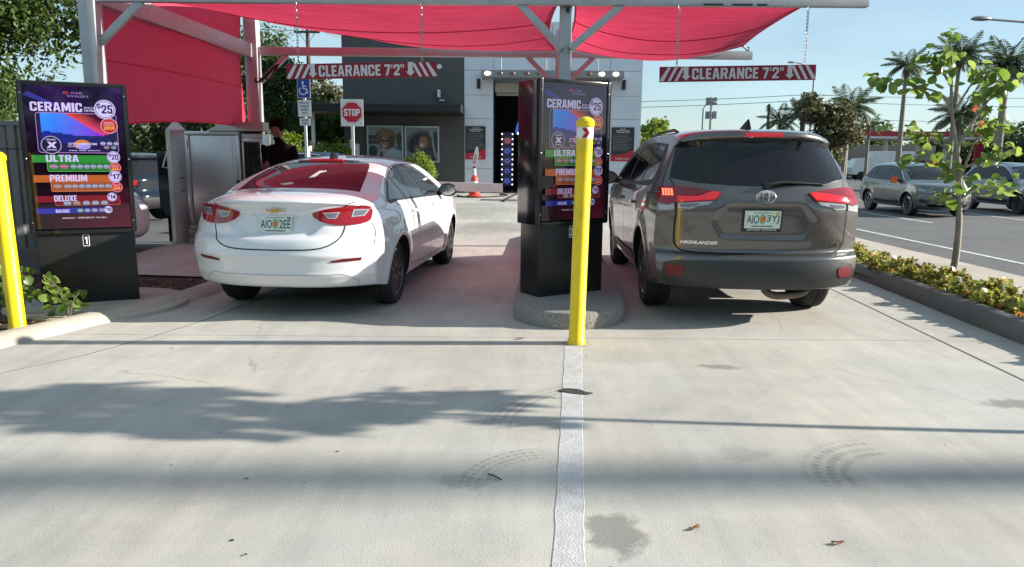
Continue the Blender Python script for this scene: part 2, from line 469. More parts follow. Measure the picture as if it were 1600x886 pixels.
# ------------------------------------------------------------------ ground, driveway, road
def concrete(name, col, marks=True, warm=0.0):
    m, nt, b, o = nodes(name)
    N = nt.nodes.new; K = nt.links.new
    g = N('ShaderNodeNewGeometry')
    def noise(sc, det=6, ro=0.6, st=(1, 1, 1), w=0):
        mpn = N('ShaderNodeMapping'); mpn.inputs['Scale'].default_value = st; mpn.inputs['Rotation'].default_value = (0, 0, w)
        K(g.outputs['Position'], mpn.inputs['Vector'])
        n = N('ShaderNodeTexNoise'); n.inputs['Scale'].default_value = sc; n.inputs['Detail'].default_value = det; n.inputs['Roughness'].default_value = ro
        K(mpn.outputs[0], n.inputs['Vector']); return n.outputs['Fac']
    def mr(x, a, b_, c, d):
        r = N('ShaderNodeMapRange'); K(x, r.inputs['Value'])
        for k, v in zip(('From Min', 'From Max', 'To Min', 'To Max'), (a, b_, c, d)): r.inputs[k].default_value = v
        return r.outputs[0]
    def math_(op, a, b_=None, c=None):
        n = N('ShaderNodeMath'); n.operation = op
        for i, v in enumerate((a, b_, c)):
            if v is None: continue
            if isinstance(v, (int, float)): n.inputs[i].default_value = v
            else: K(v, n.inputs[i])
        return n.outputs[0]
    f = mr(noise(0.55), 0.3, 0.7, 0.80, 1.13)
    f = math_('MULTIPLY', f, mr(noise(3.2, 8, 0.65), 0.3, 0.7, 0.92, 1.07))
    f = math_('MULTIPLY', f, mr(noise(1.3, 8, 0.7, (5.0, 0.5, 1), R(-18)), 0.35, 0.75, 1.05, 0.86))
    f = math_('MULTIPLY', f, mr(noise(2.2, 8, 0.75, (0.35, 6.0, 1), R(14)), 0.4, 0.75, 1.01, 0.96))     # drawn-out tyre wear along the lanes
    f = math_('MULTIPLY', f, mr(noise(150, 4, 0.85), 0.25, 0.75, 0.78, 1.20))
    f = math_('MULTIPLY', f, mr(noise(42, 5, 0.75), 0.58, 0.72, 1.0, 0.74))
    vo = N('ShaderNodeTexVoronoi'); vo.feature = 'DISTANCE_TO_EDGE'; vo.inputs['Scale'].default_value = 0.42
    wv = N('ShaderNodeMixRGB'); wv.inputs[0].default_value = 0.22; nzc = N('ShaderNodeTexNoise'); nzc.inputs['Scale'].default_value = 2.6; nzc.inputs['Detail'].default_value = 7
    K(g.outputs['Position'], nzc.inputs['Vector']); K(g.outputs['Position'], wv.inputs[1]); K(nzc.outputs['Color'], wv.inputs[2]); K(wv.outputs[0], vo.inputs['Vector'])
    crk = math_('MULTIPLY', mr(vo.outputs['Distance'], 0.0, 0.0028, 1, 0), mr(noise(0.5, 3), 0.50, 0.60, 0, 1))
    f = math_('MULTIPLY', f, mr(crk, 0, 1, 1, 0.66))
    sep = N('ShaderNodeSeparateXYZ'); K(g.outputs['Position'], sep.inputs[0])
    if marks:
        wob = noise(7, 4, 0.6)
        wx = math_('ADD', sep.outputs[0], mr(wob, 0, 1, -0.14, 0.14)); wy = math_('ADD', sep.outputs[1], mr(noise(8.5, 4, 0.6), 0, 1, -0.14, 0.14))
        # oil and water stains: (x, y, rx, ry, darkening)
        for x, y, rx, ry, k in ((0.42, 2.68, 0.10, 0.16, 0.45), (1.46, 5.05, 0.13, 0.07, 0.40), (3.05, 4.28, 0.19, 0.09, 0.42), (1.16, 3.48, 0.12, 0.10, 0.16), (-0.2, 3.15, 0.13, 0.07, 0.22), (0.50, 5.66, 0.13, 0.10, 0.30), (0.75, 5.3, 0.4, 0.22, 0.10), (1.0, 4.0, 0.5, 0.2, 0.07), (-1.9, 7.0, 0.5, 0.4, 0.1), (2.3, 8.6, 0.5, 0.9, 0.12), (-1.4, 11.2, 0.6, 1.2, 0.12), (-0.4, 15.5, 0.8, 1.4, 0.2), (-1.2, 21, 1.2, 3, 0.18)):
            dx = math_('DIVIDE', math_('SUBTRACT', wx, x), rx); dy = math_('DIVIDE', math_('SUBTRACT', wy, y), ry)
            d = math_('SQRT', math_('ADD', math_('MULTIPLY', dx, dx), math_('MULTIPLY', dy, dy)))
            f = math_('MULTIPLY', f, mr(d, 0.8, 1.25, 1 - k, 1.0))
        # curved tyre prints: rings round a centre, only over an arc, broken by tread blocks
        for cx, cy, rad, wdt, dirx, diry, lim, k in ((1.90, 3.16, 0.42, 0.13, -0.75, 0.66, 0.66, 0.38), (0.80, 3.78, 0.87, 0.10, -0.80, 0.60, 0.80, 0.42), (0.22, 3.09, 0.39, 0.08, -0.75, 0.66, 0.72, 0.36), (-2.4, 1.0, 5.6, 0.16, 0.55, 0.83, 0.93, 0.07), (5.5, 1.0, 5.2, 0.16, -0.6, 0.8, 0.9, 0.07)):
            dx = math_('SUBTRACT', sep.outputs[0], cx); dy = math_('SUBTRACT', sep.outputs[1], cy)
            d = math_('SQRT', math_('ADD', math_('MULTIPLY', dx, dx), math_('MULTIPLY', dy, dy)))
            band = mr(math_('ABSOLUTE', math_('SUBTRACT', d, rad)), wdt * 0.7, wdt, 1, 0)
            cosv = math_('DIVIDE', math_('ADD', math_('MULTIPLY', dx, dirx), math_('MULTIPLY', dy, diry)), d)
            arc = mr(cosv, lim, lim + 0.12, 0, 1)
            ribs = mr(math_('SINE', math_('MULTIPLY', d, 2 * math.pi / (wdt * 0.5))), -0.5, 0.2, 0.25, 1)
            ang = math_('ARCTAN2', dy, dx)
            trd = mr(math_('SINE', math_('MULTIPLY', ang, rad * 150)), -0.6, 0.3, 0.45, 1)
            q = math_('MULTIPLY', math_('MULTIPLY', band, arc), math_('MULTIPLY', ribs, trd))
            q = math_('MULTIPLY', q, mr(noise(11, 4), 0.35, 0.6, 0.35, 1))
            f = math_('MULTIPLY', f, mr(q, 0, 1, 1, 1 - k))
    mx = N('ShaderNodeMixRGB'); mx.blend_type = 'MULTIPLY'; mx.inputs[0].default_value = 1; mx.inputs[1].default_value = (*col, 1)
    K(f, mx.inputs[2])
    # broad warm and cool drift
    mx2 = N('ShaderNodeMixRGB'); mx2.blend_type = 'MULTIPLY'; mx2.inputs[2].default_value = (1.04, 0.99, 0.94, 1)
    K(mr(noise(0.8, 5), 0.35, 0.65, 0, 1), mx2.inputs[0]); K(mx.outputs[0], mx2.inputs[1])
    K(mx2.outputs[0], b.inputs['Base Color'])
    b.inputs['Roughness'].default_value = 0.82
    b.inputs['Specular IOR Level'].default_value = 0.35
    bp = N('ShaderNodeBump'); bp.inputs['Strength'].default_value = 0.24; bp.inputs['Distance'].default_value = 0.008
    K(noise(120, 4, 0.7, (1, 0.35, 1), R(10)), bp.inputs['Height']); K(bp.outputs[0], b.inputs['Normal'])
    return m
M_conc = concrete('driveway_concrete', (0.440, 0.428, 0.398))
M_curb = concrete('curb_concrete', (0.43, 0.405, 0.355), False)
M_curbd = concrete('weathered_shaded_curb', (0.17, 0.16, 0.15), False)  # curb dirt, plus the shade of its face darkened into the colour
M_walk = concrete('sidewalk_concrete', (0.46, 0.415, 0.365), False)
M_asph = pm('asphalt', (0.105, 0.105, 0.108), rough=0.85, var=0.18, vscale=0.7, bump=0.3, bscale=70, dirt=(0.15, 0.145, 0.14, 0.5))
M_joint = pm('joint_dark', (0.06, 0.055, 0.05), rough=0.9)
M_grass = pm('dry_grass', (0.075, 0.085, 0.03), rough=0.9, var=0.4, vscale=3, bump=0.6, bscale=25)
M_paint = pm('road_paint', (0.62, 0.62, 0.60), rough=0.6, var=0.15, vscale=9, dirt=(0.3, 0.3, 0.3, 0.6))
M_soil = pm('mulch_soil', (0.055, 0.035, 0.025), rough=0.95, var=0.5, vscale=18, bump=1.0, bscale=40)
def sheet(name, poly, z, mat, thick=0.0):
    mb = MB()
    if thick: mb.prism(poly, z - thick, z)
    else: mb.add([(x, y, z) for x, y in poly], [tuple(range(len(poly)))])
    return tag(mb.build(name, mat), kind='structure')
sheet('ground', [(-900, -900), (900, -900), (900, 900), (-900, 900)], -0.34, M_grass)
sheet('road', [(6.40, -80), (46, -80), (46, 160), (6.40, 160)], -0.30, M_asph)
sheet('parking_lot', [(-45, -30), (-4.9, -30), (-4.9, 33.5), (-45, 70)], -0.02, M_asph)
def strip_line(x0, y0, x1, y1, w, z, mat=M_paint):
    dx, dy = x1 - x0, y1 - y0; l = math.hypot(dx, dy); nx, ny = -dy / l * w / 2, dx / l * w / 2
    mb = MB(); mb.add([(x0 + nx, y0 + ny, z), (x0 - nx, y0 - ny, z), (x1 - nx, y1 - ny, z), (x1 + nx, y1 + ny, z)], [(0, 1, 2, 3)])
    return tag(mb.build('road_marking', mat), kind='structure')
strip_line(8.87, -40, 8.87, 110, 0.12, -0.294)
for k in range(16): strip_line(12.0, -6 + k * 9.0, 12.0, -1.5 + k * 9.0, 0.12, -0.294)
for k in range(16): strip_line(15.5, -6 + k * 9.0, 15.5, -1.5 + k * 9.0, 0.12, -0.294)
# driveway slabs with real gaps between them
base = sheet('driveway', [(-8, -9), (4.3, -9), (4.6, 34), (-4.2, 36), (-4.2, 12), (-8, 6)], -0.0012, M_joint)
LJ = [(-5.6, -9), (-4.65, 2.0), (-3.90, 4.0), (-3.428, 4.758), (-3.14, 5.203), (-2.93, 5.75), (-2.741, 6.421), (-2.605, 7.356), (-2.55, 9.0), (-2.45, 12.0), (-2.2, 20.0), (-2.0, 31.0)]
RJ = [(3.0, -9), (3.30, 2.0), (3.443, 4.766), (3.50, 5.75), (3.549, 6.649), (3.633, 8.06), (3.75, 12.0), (3.95, 20.0), (4.2, 31.0)]
def xat(J, y):
    for a, b in zip(J[:-1], J[1:]):
        if a[1] <= y <= b[1]: return a[0] + (b[0] - a[0]) * (y - a[1]) / (b[1] - a[1])
    return J[-1][0]
def between(y0, y1, fl, fr):
    ys = sorted({y0, y1} | {p[1] for p in LJ + RJ if y0 < p[1] < y1})
    return [(fl(y), y) for y in ys] + [(fr(y), y) for y in reversed(ys)]
G = 0.006
YJ = [-9, -0.5, 5.86, 12.4, 18.8, 25.2, 31.0]
for i in range(len(YJ) - 1):
    a, b = YJ[i] + G / 2, YJ[i + 1] - G / 2
    mb = MB()
    P = between(a, b, lambda y: xat(LJ, y) + 0.010, lambda y: xat(RJ, y) - 0.013)[::-1]
    mb.prism(P, -0.05, 0.0)
    o = mb.build('slab', M_conc, base); 
    for J, s in ((LJ, -1), (RJ, 1)):
        mb = MB()
        if s > 0: P = between(a, b, lambda y: xat(RJ, y) + 0.013, lambda y: xat(RJ, y) + 0.66)[::-1]
        else: P = between(a, b, lambda y: xat(LJ, y) - 1.35, lambda y: xat(LJ, y) - 0.010)[::-1]
        mb.prism(P, -0.05, 0.0); mb.build('slab', M_conc if s < 0 else M_curbd if False else M_conc, base)
# sealed centre line, ragged edges, slightly proud of the slab
mb = MB(); pv = None; n = 120
vs = []; fs = []
for i in range(n + 1):
    t = i / n; y = -3 + t * 8.60
    xl = 0.151 + (y - 2.438) * (0.416 - 0.151) / (5.611 - 2.438); xr = 0.271 + (y - 2.439) * (0.552 - 0.271) / (5.615 - 2.439)
    wl = 0.0022 * math.sin(y * 17) + rnd.uniform(-0.0022, 0.0022); wr = 0.0022 * math.sin(y * 13 + 1) + rnd.uniform(-0.0022, 0.0022)
    vs += [(xl + wl, y, 0.001), (xl + wl + 0.004, y, 0.0024), (xl + wl + 0.009, y, 0.0020), (xr + wr - 0.009, y, 0.0020), (xr + wr - 0.004, y, 0.0024), (xr + wr, y, 0.001)]
    if i: fs += [((i - 1) * 6 + k, (i - 1) * 6 + k + 1, i * 6 + k + 1, i * 6 + k) for k in range(5)]
mb.add(vs, fs)
tag(mb.build('lane_marking', pm('lane_sealant', (0.46, 0.455, 0.45), rough=0.7, var=0.16, vscale=14, bump=0.25, bscale=90, dirt=(0.28, 0.265, 0.25, 0.5)), smooth=False), kind='structure')
mb = MB(); P = crom([(0.30, 4.46), (0.34, 4.51), (0.43, 4.49), (0.47, 4.44), (0.51, 4.42), (0.45, 4.39), (0.36, 4.42)], 4, True)
mb.prism(P, 0.001, 0.006)
tag(mb.build('tar_patch', pm('tar', (0.045, 0.045, 0.045), rough=0.8, var=0.5, vscale=40, bump=0.8, bscale=60)), kind='structure')
# curbs
CR = [(4.02, -8), (4.06, 2.0), (4.11, 5.726), (4.21, 7.5), (4.292, 9.062), (4.36, 12), (4.45, 20), (4.6, 33)]
mb = MB(); mb.sweep([(0.0, -0.05), (0.0, 0.03), (0.05, 0.12), (0.11, 0.15), (0.20, 0.15), (0.22, 0.13), (0.22, -0.05)], crom(CR, 5))
tag(mb.build('curb', M_curbd, smooth=True), kind='structure')
sheet('planting_bed', [(4.15, -8), (5.378, -8), (5.378, 33), (4.5, 33)], 0.07, M_soil)
mb = MB()
walk = sheet('sidewalk', [(5.38, -30), (6.40, -30), (6.55, 60), (5.38, 60)], -0.01, M_joint, 0.3)
for k in range(34):
    y0 = -8 + k * 1.5
    mb = MB(); mb.prism([(5.38, y0 + 0.004), (6.42, y0 + 0.004), (6.43, y0 + 1.496), (5.38, y0 + 1.496)], -0.05, 0.03 + rnd.uniform(-0.002, 0.002)); mb.build('paving_slab', M_walk, walk)
# left island: low mountable curb, bed and kiosk pad
ISL = [(-6.2, 3.3), (-4.9, 4.05), (-3.98, 5.16), (-3.80, 5.55), (-3.60, 6.1), (-3.35, 6.75), (-3.18, 7.4), (-3.10, 8.5), (-2.98, 11.0), (-2.93, 13.2), (-3.3, 13.7), (-4.9, 13.7)]
ISLc = crom(ISL, 5)
mb = MB(); mb.sweep([(0.02, -0.03), (0.0, 0.002), (-0.04, 0.045), (-0.11, 0.078), (-0.20, 0.082), (-0.28, 0.06), (-0.33, 0.01)], ISLc)
tag(mb.build('curb', M_curb, smooth=True), kind='structure')
inner = []
for i, p in enumerate(ISLc):
    a = ISLc[max(i - 1, 0)]; b = ISLc[min(i + 1, len(ISLc) - 1)]; l = math.hypot(b[0] - a[0], b[1] - a[1])
    inner.append((p[0] - (b[1] - a[1]) / l * 0.31, p[1] + (b[0] - a[0]) / l * 0.31))
sheet('planting_bed', [q for q in inner if q[1] < 8.6] + [(-5.0, 9.0), (-7.5, 9.2), (-7.5, 3.5)], 0.022, M_soil)
sheet('island_slab', [q for q in inner if q[1] > 8.3] + [(-5.55, 13.2), (-5.4, 8.8)], 0.042, M_conc)
# round concrete pad below the first kiosk
mb = MB(); mb.lathe([(0.80, -0.02), (0.80, 0.035), (0.78, 0.044), (0, 0.046)], 40, 0, Matrix.Translation((-4.00, 7.02, 0)))
tag(mb.build('kiosk_pad', M_curb, smooth=True, sharp=30), kind='structure')
# middle island, exposed aggregate with a rounded nose
M_agg = pm('exposed_aggregate', (0.27, 0.26, 0.25), rough=0.85, var=0.4, vscale=60, bump=0.8, bscale=110)
nose = [(0.528 + 0.512 * math.cos(a), 6.68 + 0.53 * math.sin(a)) for a in [math.pi + k * math.pi / 20 for k in range(21)]]
poly = nose + [(1.14, 7.76), (1.35, 13.3), (0.95, 13.9), (0.55, 13.9), (0.30, 13.3), (0.06, 7.76)]
def inset(P, d):
    out = []; n = len(P)
    for i in range(n):
        a = Vector(P[i - 1]); b = Vector(P[(i + 1) % n]); t = (b - a).normalized(); out.append((P[i][0] - t.y * d, P[i][1] + t.x * d))
    return out
mb = MB()
rings = [(poly, -0.02), (poly, 0.12), (inset(poly, 0.008), 0.14), (inset(poly, 0.03), 0.15)]
vs = []; fs = []; n = len(poly)
for P, z in rings: vs += [(x, y, z) for x, y in P]
for k in range(3): fs += [(k * n + i, k * n + (i + 1) % n, (k + 1) * n + (i + 1) % n, (k + 1) * n + i) for i in range(n)]
fs.append(tuple(3 * n + i for i in range(n)))
mb.add(vs, fs)
tag(mb.build('middle_island', M_agg, smooth=True, sharp=25), kind='structure')
# ------------------------------------------------------------------ canopy frame, shade sails, clearance signs
M_steel = pm('galvanised_paint', (0.42, 0.43, 0.45), rough=0.42, metal=0.25, var=0.10, vscale=9, bump=0.04, dirt=(0.30, 0.27, 0.26, 0.35))
def sailm(name, c, wa, bmp=0.5):
    m, nt, b, o = nodes(name)
    N = nt.nodes.new; K = nt.links.new
    t = N('ShaderNodeTexCoord')
    mpn = N('ShaderNodeMapping'); mpn.inputs['Scale'].default_value = wa
    K(t.outputs['Object'], mpn.inputs['Vector'])
    n = N('ShaderNodeTexNoise'); n.inputs['Scale'].default_value = 2.2; n.inputs['Detail'].default_value = 5
    K(mpn.outputs[0], n.inputs['Vector'])
    n2 = N('ShaderNodeTexNoise'); n2.inputs['Scale'].default_value = 9; n2.inputs['Detail'].default_value = 3
    K(mpn.outputs[0], n2.inputs['Vector'])
    r = N('ShaderNodeMapRange'); r.inputs['From Min'].default_value = 0.3; r.inputs['From Max'].default_value = 0.7; r.inputs['To Min'].default_value = 1 - bmp * 0.36; r.inputs['To Max'].default_value = 1 + bmp * 0.2
    K(n2.outputs['Fac'], r.inputs['Value'])
    mx = N('ShaderNodeMixRGB'); mx.blend_type = 'MULTIPLY'; mx.inputs[0].default_value = 1; mx.inputs[1].default_value = (*c, 1)
    K(r.outputs[0], mx.inputs[2])
    bp = N('ShaderNodeBump'); bp.inputs['Strength'].default_value = bmp; bp.inputs['Distance'].default_value = 0.06
    K(n.outputs['Fac'], bp.inputs['Height'])
    b.inputs['Roughness'].default_value = 0.8
    K(mx.outputs[0], b.inputs['Base Color']); K(bp.outputs[0], b.inputs['Normal'])
    tr = N('ShaderNodeBsdfTranslucent'); K(mx.outputs[0], tr.inputs['Color']); K(bp.outputs[0], tr.inputs['Normal'])
    ms = N('ShaderNodeMixShader'); ms.inputs[0].default_value = 0.5
    K(b.outputs[0], ms.inputs[1]); K(tr.outputs[0], ms.inputs[2])
    # knitted cloth: a little light passes straight through the holes
    tp = N('ShaderNodeBsdfTransparent'); ms2 = N('ShaderNodeMixShader'); ms2.inputs[0].default_value = 0.0
    K(ms.outputs[0], ms2.inputs[1]); K(tp.outputs[0], ms2.inputs[2])
    K(ms2.outputs[0], o.inputs['Surface'])
    return m
M_sail = sailm('red_shade_cloth', (0.63, 0.05, 0.11), (0.22, 1.8, 1.8))
M_sail2 = sailm('red_side_cloth', (0.78, 0.075, 0.15), (1.0, 0.10, 3.0), 0.12)
M_wire = pm('steel_cable', (0.35, 0.35, 0.36), rough=0.4, metal=0.8)
ZB = 3.065
fr = thing('canopy_frame', (0, 0, 0), 0, 'grey steel frame of posts and beams carrying the red shade sails over both lanes', 'canopy frame')
def fpart(name, fn, mat=M_steel):
    mb = MB(); fn(mb); return mb.build(name, mat, fr, smooth=True, sharp=30)
def post(x, y, w, z1, z0=0.0):
    p = fpart('post', lambda m: m.box((x, y, (z0 + z1) / 2), (w, w, z1 - z0), bev=0.012))
    mb = MB(); mb.box((x, y, z0 + 0.012), (w + 0.16, w + 0.16, 0.02)); mb.build('base_plate', M_steel, p)
    return p
post(-4.40, 8.0, 0.17, 4.05, 0.06); post(0.545, 8.12, 0.125, 3.35, 0.15)
post(-4.17, 12.2, 0.20, 4.05, 0.06); post(0.735, 12.2, 0.14, 3.45, 0.15)
fpart('beam', lambda m: m.beam((-4.31, 8.0, ZB), (3.655, 8.0, ZB + 0.006), 0.09, 0.12))
fpart('beam', lambda m: m.beam((-4.06, 12.2, 3.095), (3.80, 12.2, 3.085), 0.10, 0.125))
fpart('beam', lambda m: m.beam((-4.41, 8.09, 3.12), (-4.19, 12.09, 3.09), 0.10, 0.21))
for a, b in (((0.50, 8.02, 2.58), (0.06, 8.0, 3.02)), ((0.59, 8.02, 2.58), (1.12, 8.0, 3.02)), ((-4.32, 8.0, 2.60), (-3.86, 8.0, 3.02)),
             ((-4.06, 12.2, 2.62), (-3.62, 12.2, 3.04)), ((0.66, 12.2, 2.60), (0.22, 12.2, 3.04)), ((0.81, 12.2, 2.60), (1.28, 12.2, 3.04))):
    fpart('brace', lambda m: m.beam(a, b, 0.05, 0.075))
def sbolt(x, y, z): fpart('bolt_plate', lambda m: m.box((x, y, z), (0.035, 0.006, 0.05)), M_blk)
sbolt(0.56, 8.053, 2.975)
mb = MB()
for x0, x1 in ((1.95, 2.15), (2.25, 2.45), (2.5, 2.6)): mb.box(((x0 + x1) / 2, 7.945, 3.018), (x1 - x0, 0.02, 0.015))
mb.build('cable_clip', M_blk, fr)
# loose black cables knotted at the rear left brace
mb = MB()
for k in range(7):
    a = rnd.uniform(0, 6); pts = [(-3.98 + 0.14 * math.cos(a + t * 0.9) + 0.03 * t, 12.08, 2.72 + 0.13 * math.sin(a * 1.3 + t * 1.1) + 0.01 * t) for t in range(7)]
    mb.tube(crom(pts, 4), 0.008, 5)
tag(mb.build('cable_bundle', M_blk), 'tangled black cables hanging at the rear left canopy post', 'cable')
def sail(label, cs, belly, cat, mat, edge=0.04, n=28, normal=None, hem=(0, 0, 0)):
    A, B, C_, D = [Vector(c) for c in cs]         # front left, front right, rear right, rear left
    vs = []
    for j in range(n + 1):
        for i in range(n + 1):
            u, v = i / n, j / n
            # edges pulled in like a cable
            uu = u + edge * (0.5 - u) * 4 * v * (1 - v) * abs(2 * u - 1); vv = v + edge * (0.5 - v) * 4 * u * (1 - u) * abs(2 * v - 1)
            p = (A * (1 - uu) + B * uu) * (1 - vv) + (D * (1 - uu) + C_ * uu) * vv
            s_ = 16 * u * (1 - u) * v * (1 - v)
            p = p + Vector(hem) * (4 * u * (1 - u) * v)
            p = p + Vector(belly) * (s_ ** 0.8) + (normal or Vector((0, 0, 1))) * (0.012 * math.sin(9 * v + 4 * u) + 0.008 * math.sin(17 * u * v + 3)) * s_ ** 0.5
            vs.append(p)
    f = [(j * (n + 1) + i, j * (n + 1) + i + 1, (j + 1) * (n + 1) + i + 1, (j + 1) * (n + 1) + i) for j in range(n) for i in range(n)]
    root = thing('shade_sail', A, 0, label, 'shade sail', 'red shade sails')
    mb = MB(); mb.add([p - A for p in vs], f); mb.build('cloth', mat, root, smooth=True, sharp=180)
    N_ = n + 1
    for t_ in (0.33, 0.66):
        mb = MB(); k_ = int(round(t_ * n)); mb.tube([vs[k_ * N_ + i] - A - (normal or Vector((0, 0, 1))) * (0.004 if normal is None else -0.004) for i in range(N_)], 0.006, 4); mb.build('seam', mat, root, smooth=True)
    for name_, ids in (('hem_cable', [i for i in range(N_)]), ('hem_cable', [n * N_ + i for i in range(N_)]), ('hem_cable', [j * N_ for j in range(N_)]), ('hem_cable', [j * N_ + n for j in range(N_)])):
        mb = MB(); mb.tube([vs[k] - A for k in ids], 0.011, 6); mb.build(name_, mat, root, smooth=True)
    return root
sail('large red shade sail stretched over the left lane', [(-4.25, 8.03, 3.05), (0.46, 8.05, 3.05), (0.66, 12.10, 3.14), (-4.05, 12.12, 3.86)], (0, 0, -0.16), 'shade sail', M_sail, hem=(0, 0, -0.26))
sail('smaller red shade sail stretched over the right lane', [(0.64, 8.06, 3.05), (3.0, 8.03, 3.03), (3.62, 12.08, 3.22), (0.80, 12.10, 3.18)], (0, 0, -0.16), 'shade sail', M_sail, hem=(0, 0, -0.20))
sail('red sail hung upright as a side curtain behind the left kiosk', [(-4.52, 8.10, 1.74), (-4.30, 12.12, 1.90), (-4.30, 12.14, 3.80), (-4.50, 8.10, 4.0)], (0.12, 0, 0), 'shade sail', M_sail2, normal=Vector((1, 0, 0)), edge=0.07)
mb = MB(); mb.tube([(3.62, 12.12, 3.22), (3.72, 12.17, 3.17)], 0.015, 6); mb.box((3.72, 12.18, 3.18), (0.05, 0.03, 0.07)); mb.build('turnbuckle', M_wire, fr)
M_signred = printm('clearance_print', rough=0.5)
def clearance(label, x0, x1, z0l, z0r, cx):
    w = x1 - x0; tilt = math.atan2(z0r - z0l, w); h = 0.155
    root = thing('clearance_sign', ((x0 + x1) / 2, 7.95, (z0l + z0r) / 2), 0, label, 'sign', 'clearance signs hanging from the front beam')
    T = Matrix.Rotation(-tilt, 4, 'Y')
    mb = MB(); mb.box((0, 0, h / 2), (w, 0.02, h), M=T, bev=0.003)
    bd = mb.build('board', pm('sign_red', (0.25, 0.007, 0.022), rough=0.5, var=0.1), root)
    F_ = T @ Matrix.Translation((0, -0.0125, 0)) @ Matrix.Rotation(R(90), 4, 'X')
    p = MB(); wht = (0.62, 0.60, 0.62)
    m_ = 0.008
    for sg in (-1, 1):
        for k in range(3):
            a = w / 2 - 0.055 - k * 0.072
            q = [(sg * (a + 0.05), m_), (sg * (a + 0.05 - 0.034), m_), (sg * (a - 0.05 - 0.034 + 0.0), h - m_), (sg * (a - 0.05), h - m_)]
            q = [(sg * (a + 0.045), m_), (sg * (a + 0.013), m_), (sg * (a - 0.062), h - m_), (sg * (a - 0.030), h - m_)]
            if k == 0: q = [(sg * (w / 2 - 0.006), m_ + 0.02), (sg * (w / 2 - 0.006), m_), (sg * (a + 0.013), m_), (sg * (a - 0.062), h - m_), (sg * (a - 0.030), h - m_)]
            p.add([(x, y, 0) for x, y in q], [tuple(range(len(q)))], 0, F_, wht)
        ax = sg * (w / 2 - 0.275)
        p.add([(ax - 0.024, h, 0), (ax + 0.024, h, 0), (ax + 0.024, 0.06, 0), (ax + 0.048, 0.06, 0), (ax, 0.012, 0), (ax - 0.048, 0.06, 0), (ax - 0.024, 0.06, 0)], [tuple(range(7))], 0, F_, wht)
    block_text(p, "CLEARANCE 7'2\"", -w / 2 + 0.338, 0.022, w - 0.676, 0.112, 0.0005, 0, F_, col=wht)
    p.build('lettering', M_signred, bd)
    for x in cx:
        xl = x - (x0 + x1) / 2; zt = 3.01 - (z0l + z0r) / 2; zb = h + math.tan(tilt) * xl
        mb = MB(); n = int((zt - zb) / 0.034)
        for k in range(n):
            z = zb + (k + 0.5) * (zt - zb) / n
            Q = Matrix.Translation((xl, 0, z)) @ Matrix.Rotation(R(90) * (k % 2) + 0.4, 4, 'Z')
            ring_ = [(0.011 * math.cos(a), 0, 0.023 * math.sin(a)) for a in [i * math.pi / 4 for i in range(9)]]
            mb.tube(ring_, 0.0035, 5, 0, Q, cap=False)
        ch = mb.build('chain', M_wire, root, smooth=True); ch['kind'] = 'stuff'
    return root
clearance('red and white clearance sign hanging on chains over the left lane', -2.37, -0.80, 2.238, 2.276, (-2.245, -0.955))
clearance('red and white clearance sign hanging on chains over the right lane', 1.525, 3.155, 2.240, 2.276, (1.70, 3.03))
# ------------------------------------------------------------------ car wash building at the end of the lanes
BY = 30.8
M_gry = pm('charcoal_stucco', (0.10, 0.10, 0.102), rough=0.85, var=0.10, vscale=1.2, bump=0.15, bscale=90)
M_gry2 = pm('grey_stucco', (0.10, 0.098, 0.095), rough=0.85, var=0.10, vscale=1.2, bump=0.15, bscale=90)
M_pan = pm('silver_panel', (0.66, 0.70, 0.77), rough=0.38, metal=0.15, var=0.05, vscale=2)
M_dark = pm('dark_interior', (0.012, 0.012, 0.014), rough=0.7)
bl = thing('car_wash_building', (-1, BY, 0), 0, 'car wash building with charcoal wall and silver panels round a dark tunnel door', 'building')
def bp_(name, fn, mat, parent=None):
    mb = MB(); fn(mb); o = mb.build(name, mat, parent or bl)
    if parent is None: o.location = (1, -BY, 0)
    return o
bp_('wall', lambda m: m.box((-4.47, BY + 4, 3.35), (4.94, 8, 6.9)), M_gry)
bp_('lower_wall', lambda m: m.box((-4.47, BY - 0.01, 1.5), (4.90, 0.06, 3.2)), M_gry2)
bp_('awning', lambda m: (m.box((-5.2, BY - 1.0, 3.30), (6.4, 2.0, 0.30), bev=0.02)), pm('awning_black', (0.015, 0.015, 0.017), rough=0.5))
bp_('awning_column', lambda m: m.box((-7.88, BY - 1.2, 1.55), (0.12, 0.12, 3.2)), pm('white_post', (0.72, 0.72, 0.70), rough=0.5))
# silver block: backing wall with openings, then single panels
bp_('wall', lambda m: (m.box((-1.42, BY + 4, 3.35), (1.16, 8, 6.9)), m.box((4.55, BY + 4, 3.35), (1.30, 8, 6.9)), m.box((1.54, BY + 4, 5.72), (4.72, 8, 2.2))), M_pan)
ZP = [0.02, 1.0, 2.0, 3.02, 3.95, 4.92, 5.9, 6.82]
for x0, x1, zlo in ((-1.99, -0.81, 0), (3.92, 5.22, 0), (-0.80, 1.54, 4.6), (1.56, 3.90, 4.6)):
    for za, zb in zip(ZP[:-1], ZP[1:]):
        if zb <= zlo: continue
        za = max(za, zlo)
        bp_('panel', lambda m: m.box(((x0 + x1) / 2, BY - 0.02, (za + zb) / 2), (x1 - x0 - 0.02, 0.05, zb - za - 0.02)), M_pan)
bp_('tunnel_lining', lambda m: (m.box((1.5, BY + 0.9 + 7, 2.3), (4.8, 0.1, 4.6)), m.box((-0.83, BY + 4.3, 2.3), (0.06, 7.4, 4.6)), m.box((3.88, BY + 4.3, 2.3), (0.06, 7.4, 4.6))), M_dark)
bp_('tunnel_floor', lambda m: m.box((1.5, BY + 4, 0.01), (4.6, 8, 0.02)), pm('wet_floor', (0.05, 0.05, 0.055), rough=0.3))
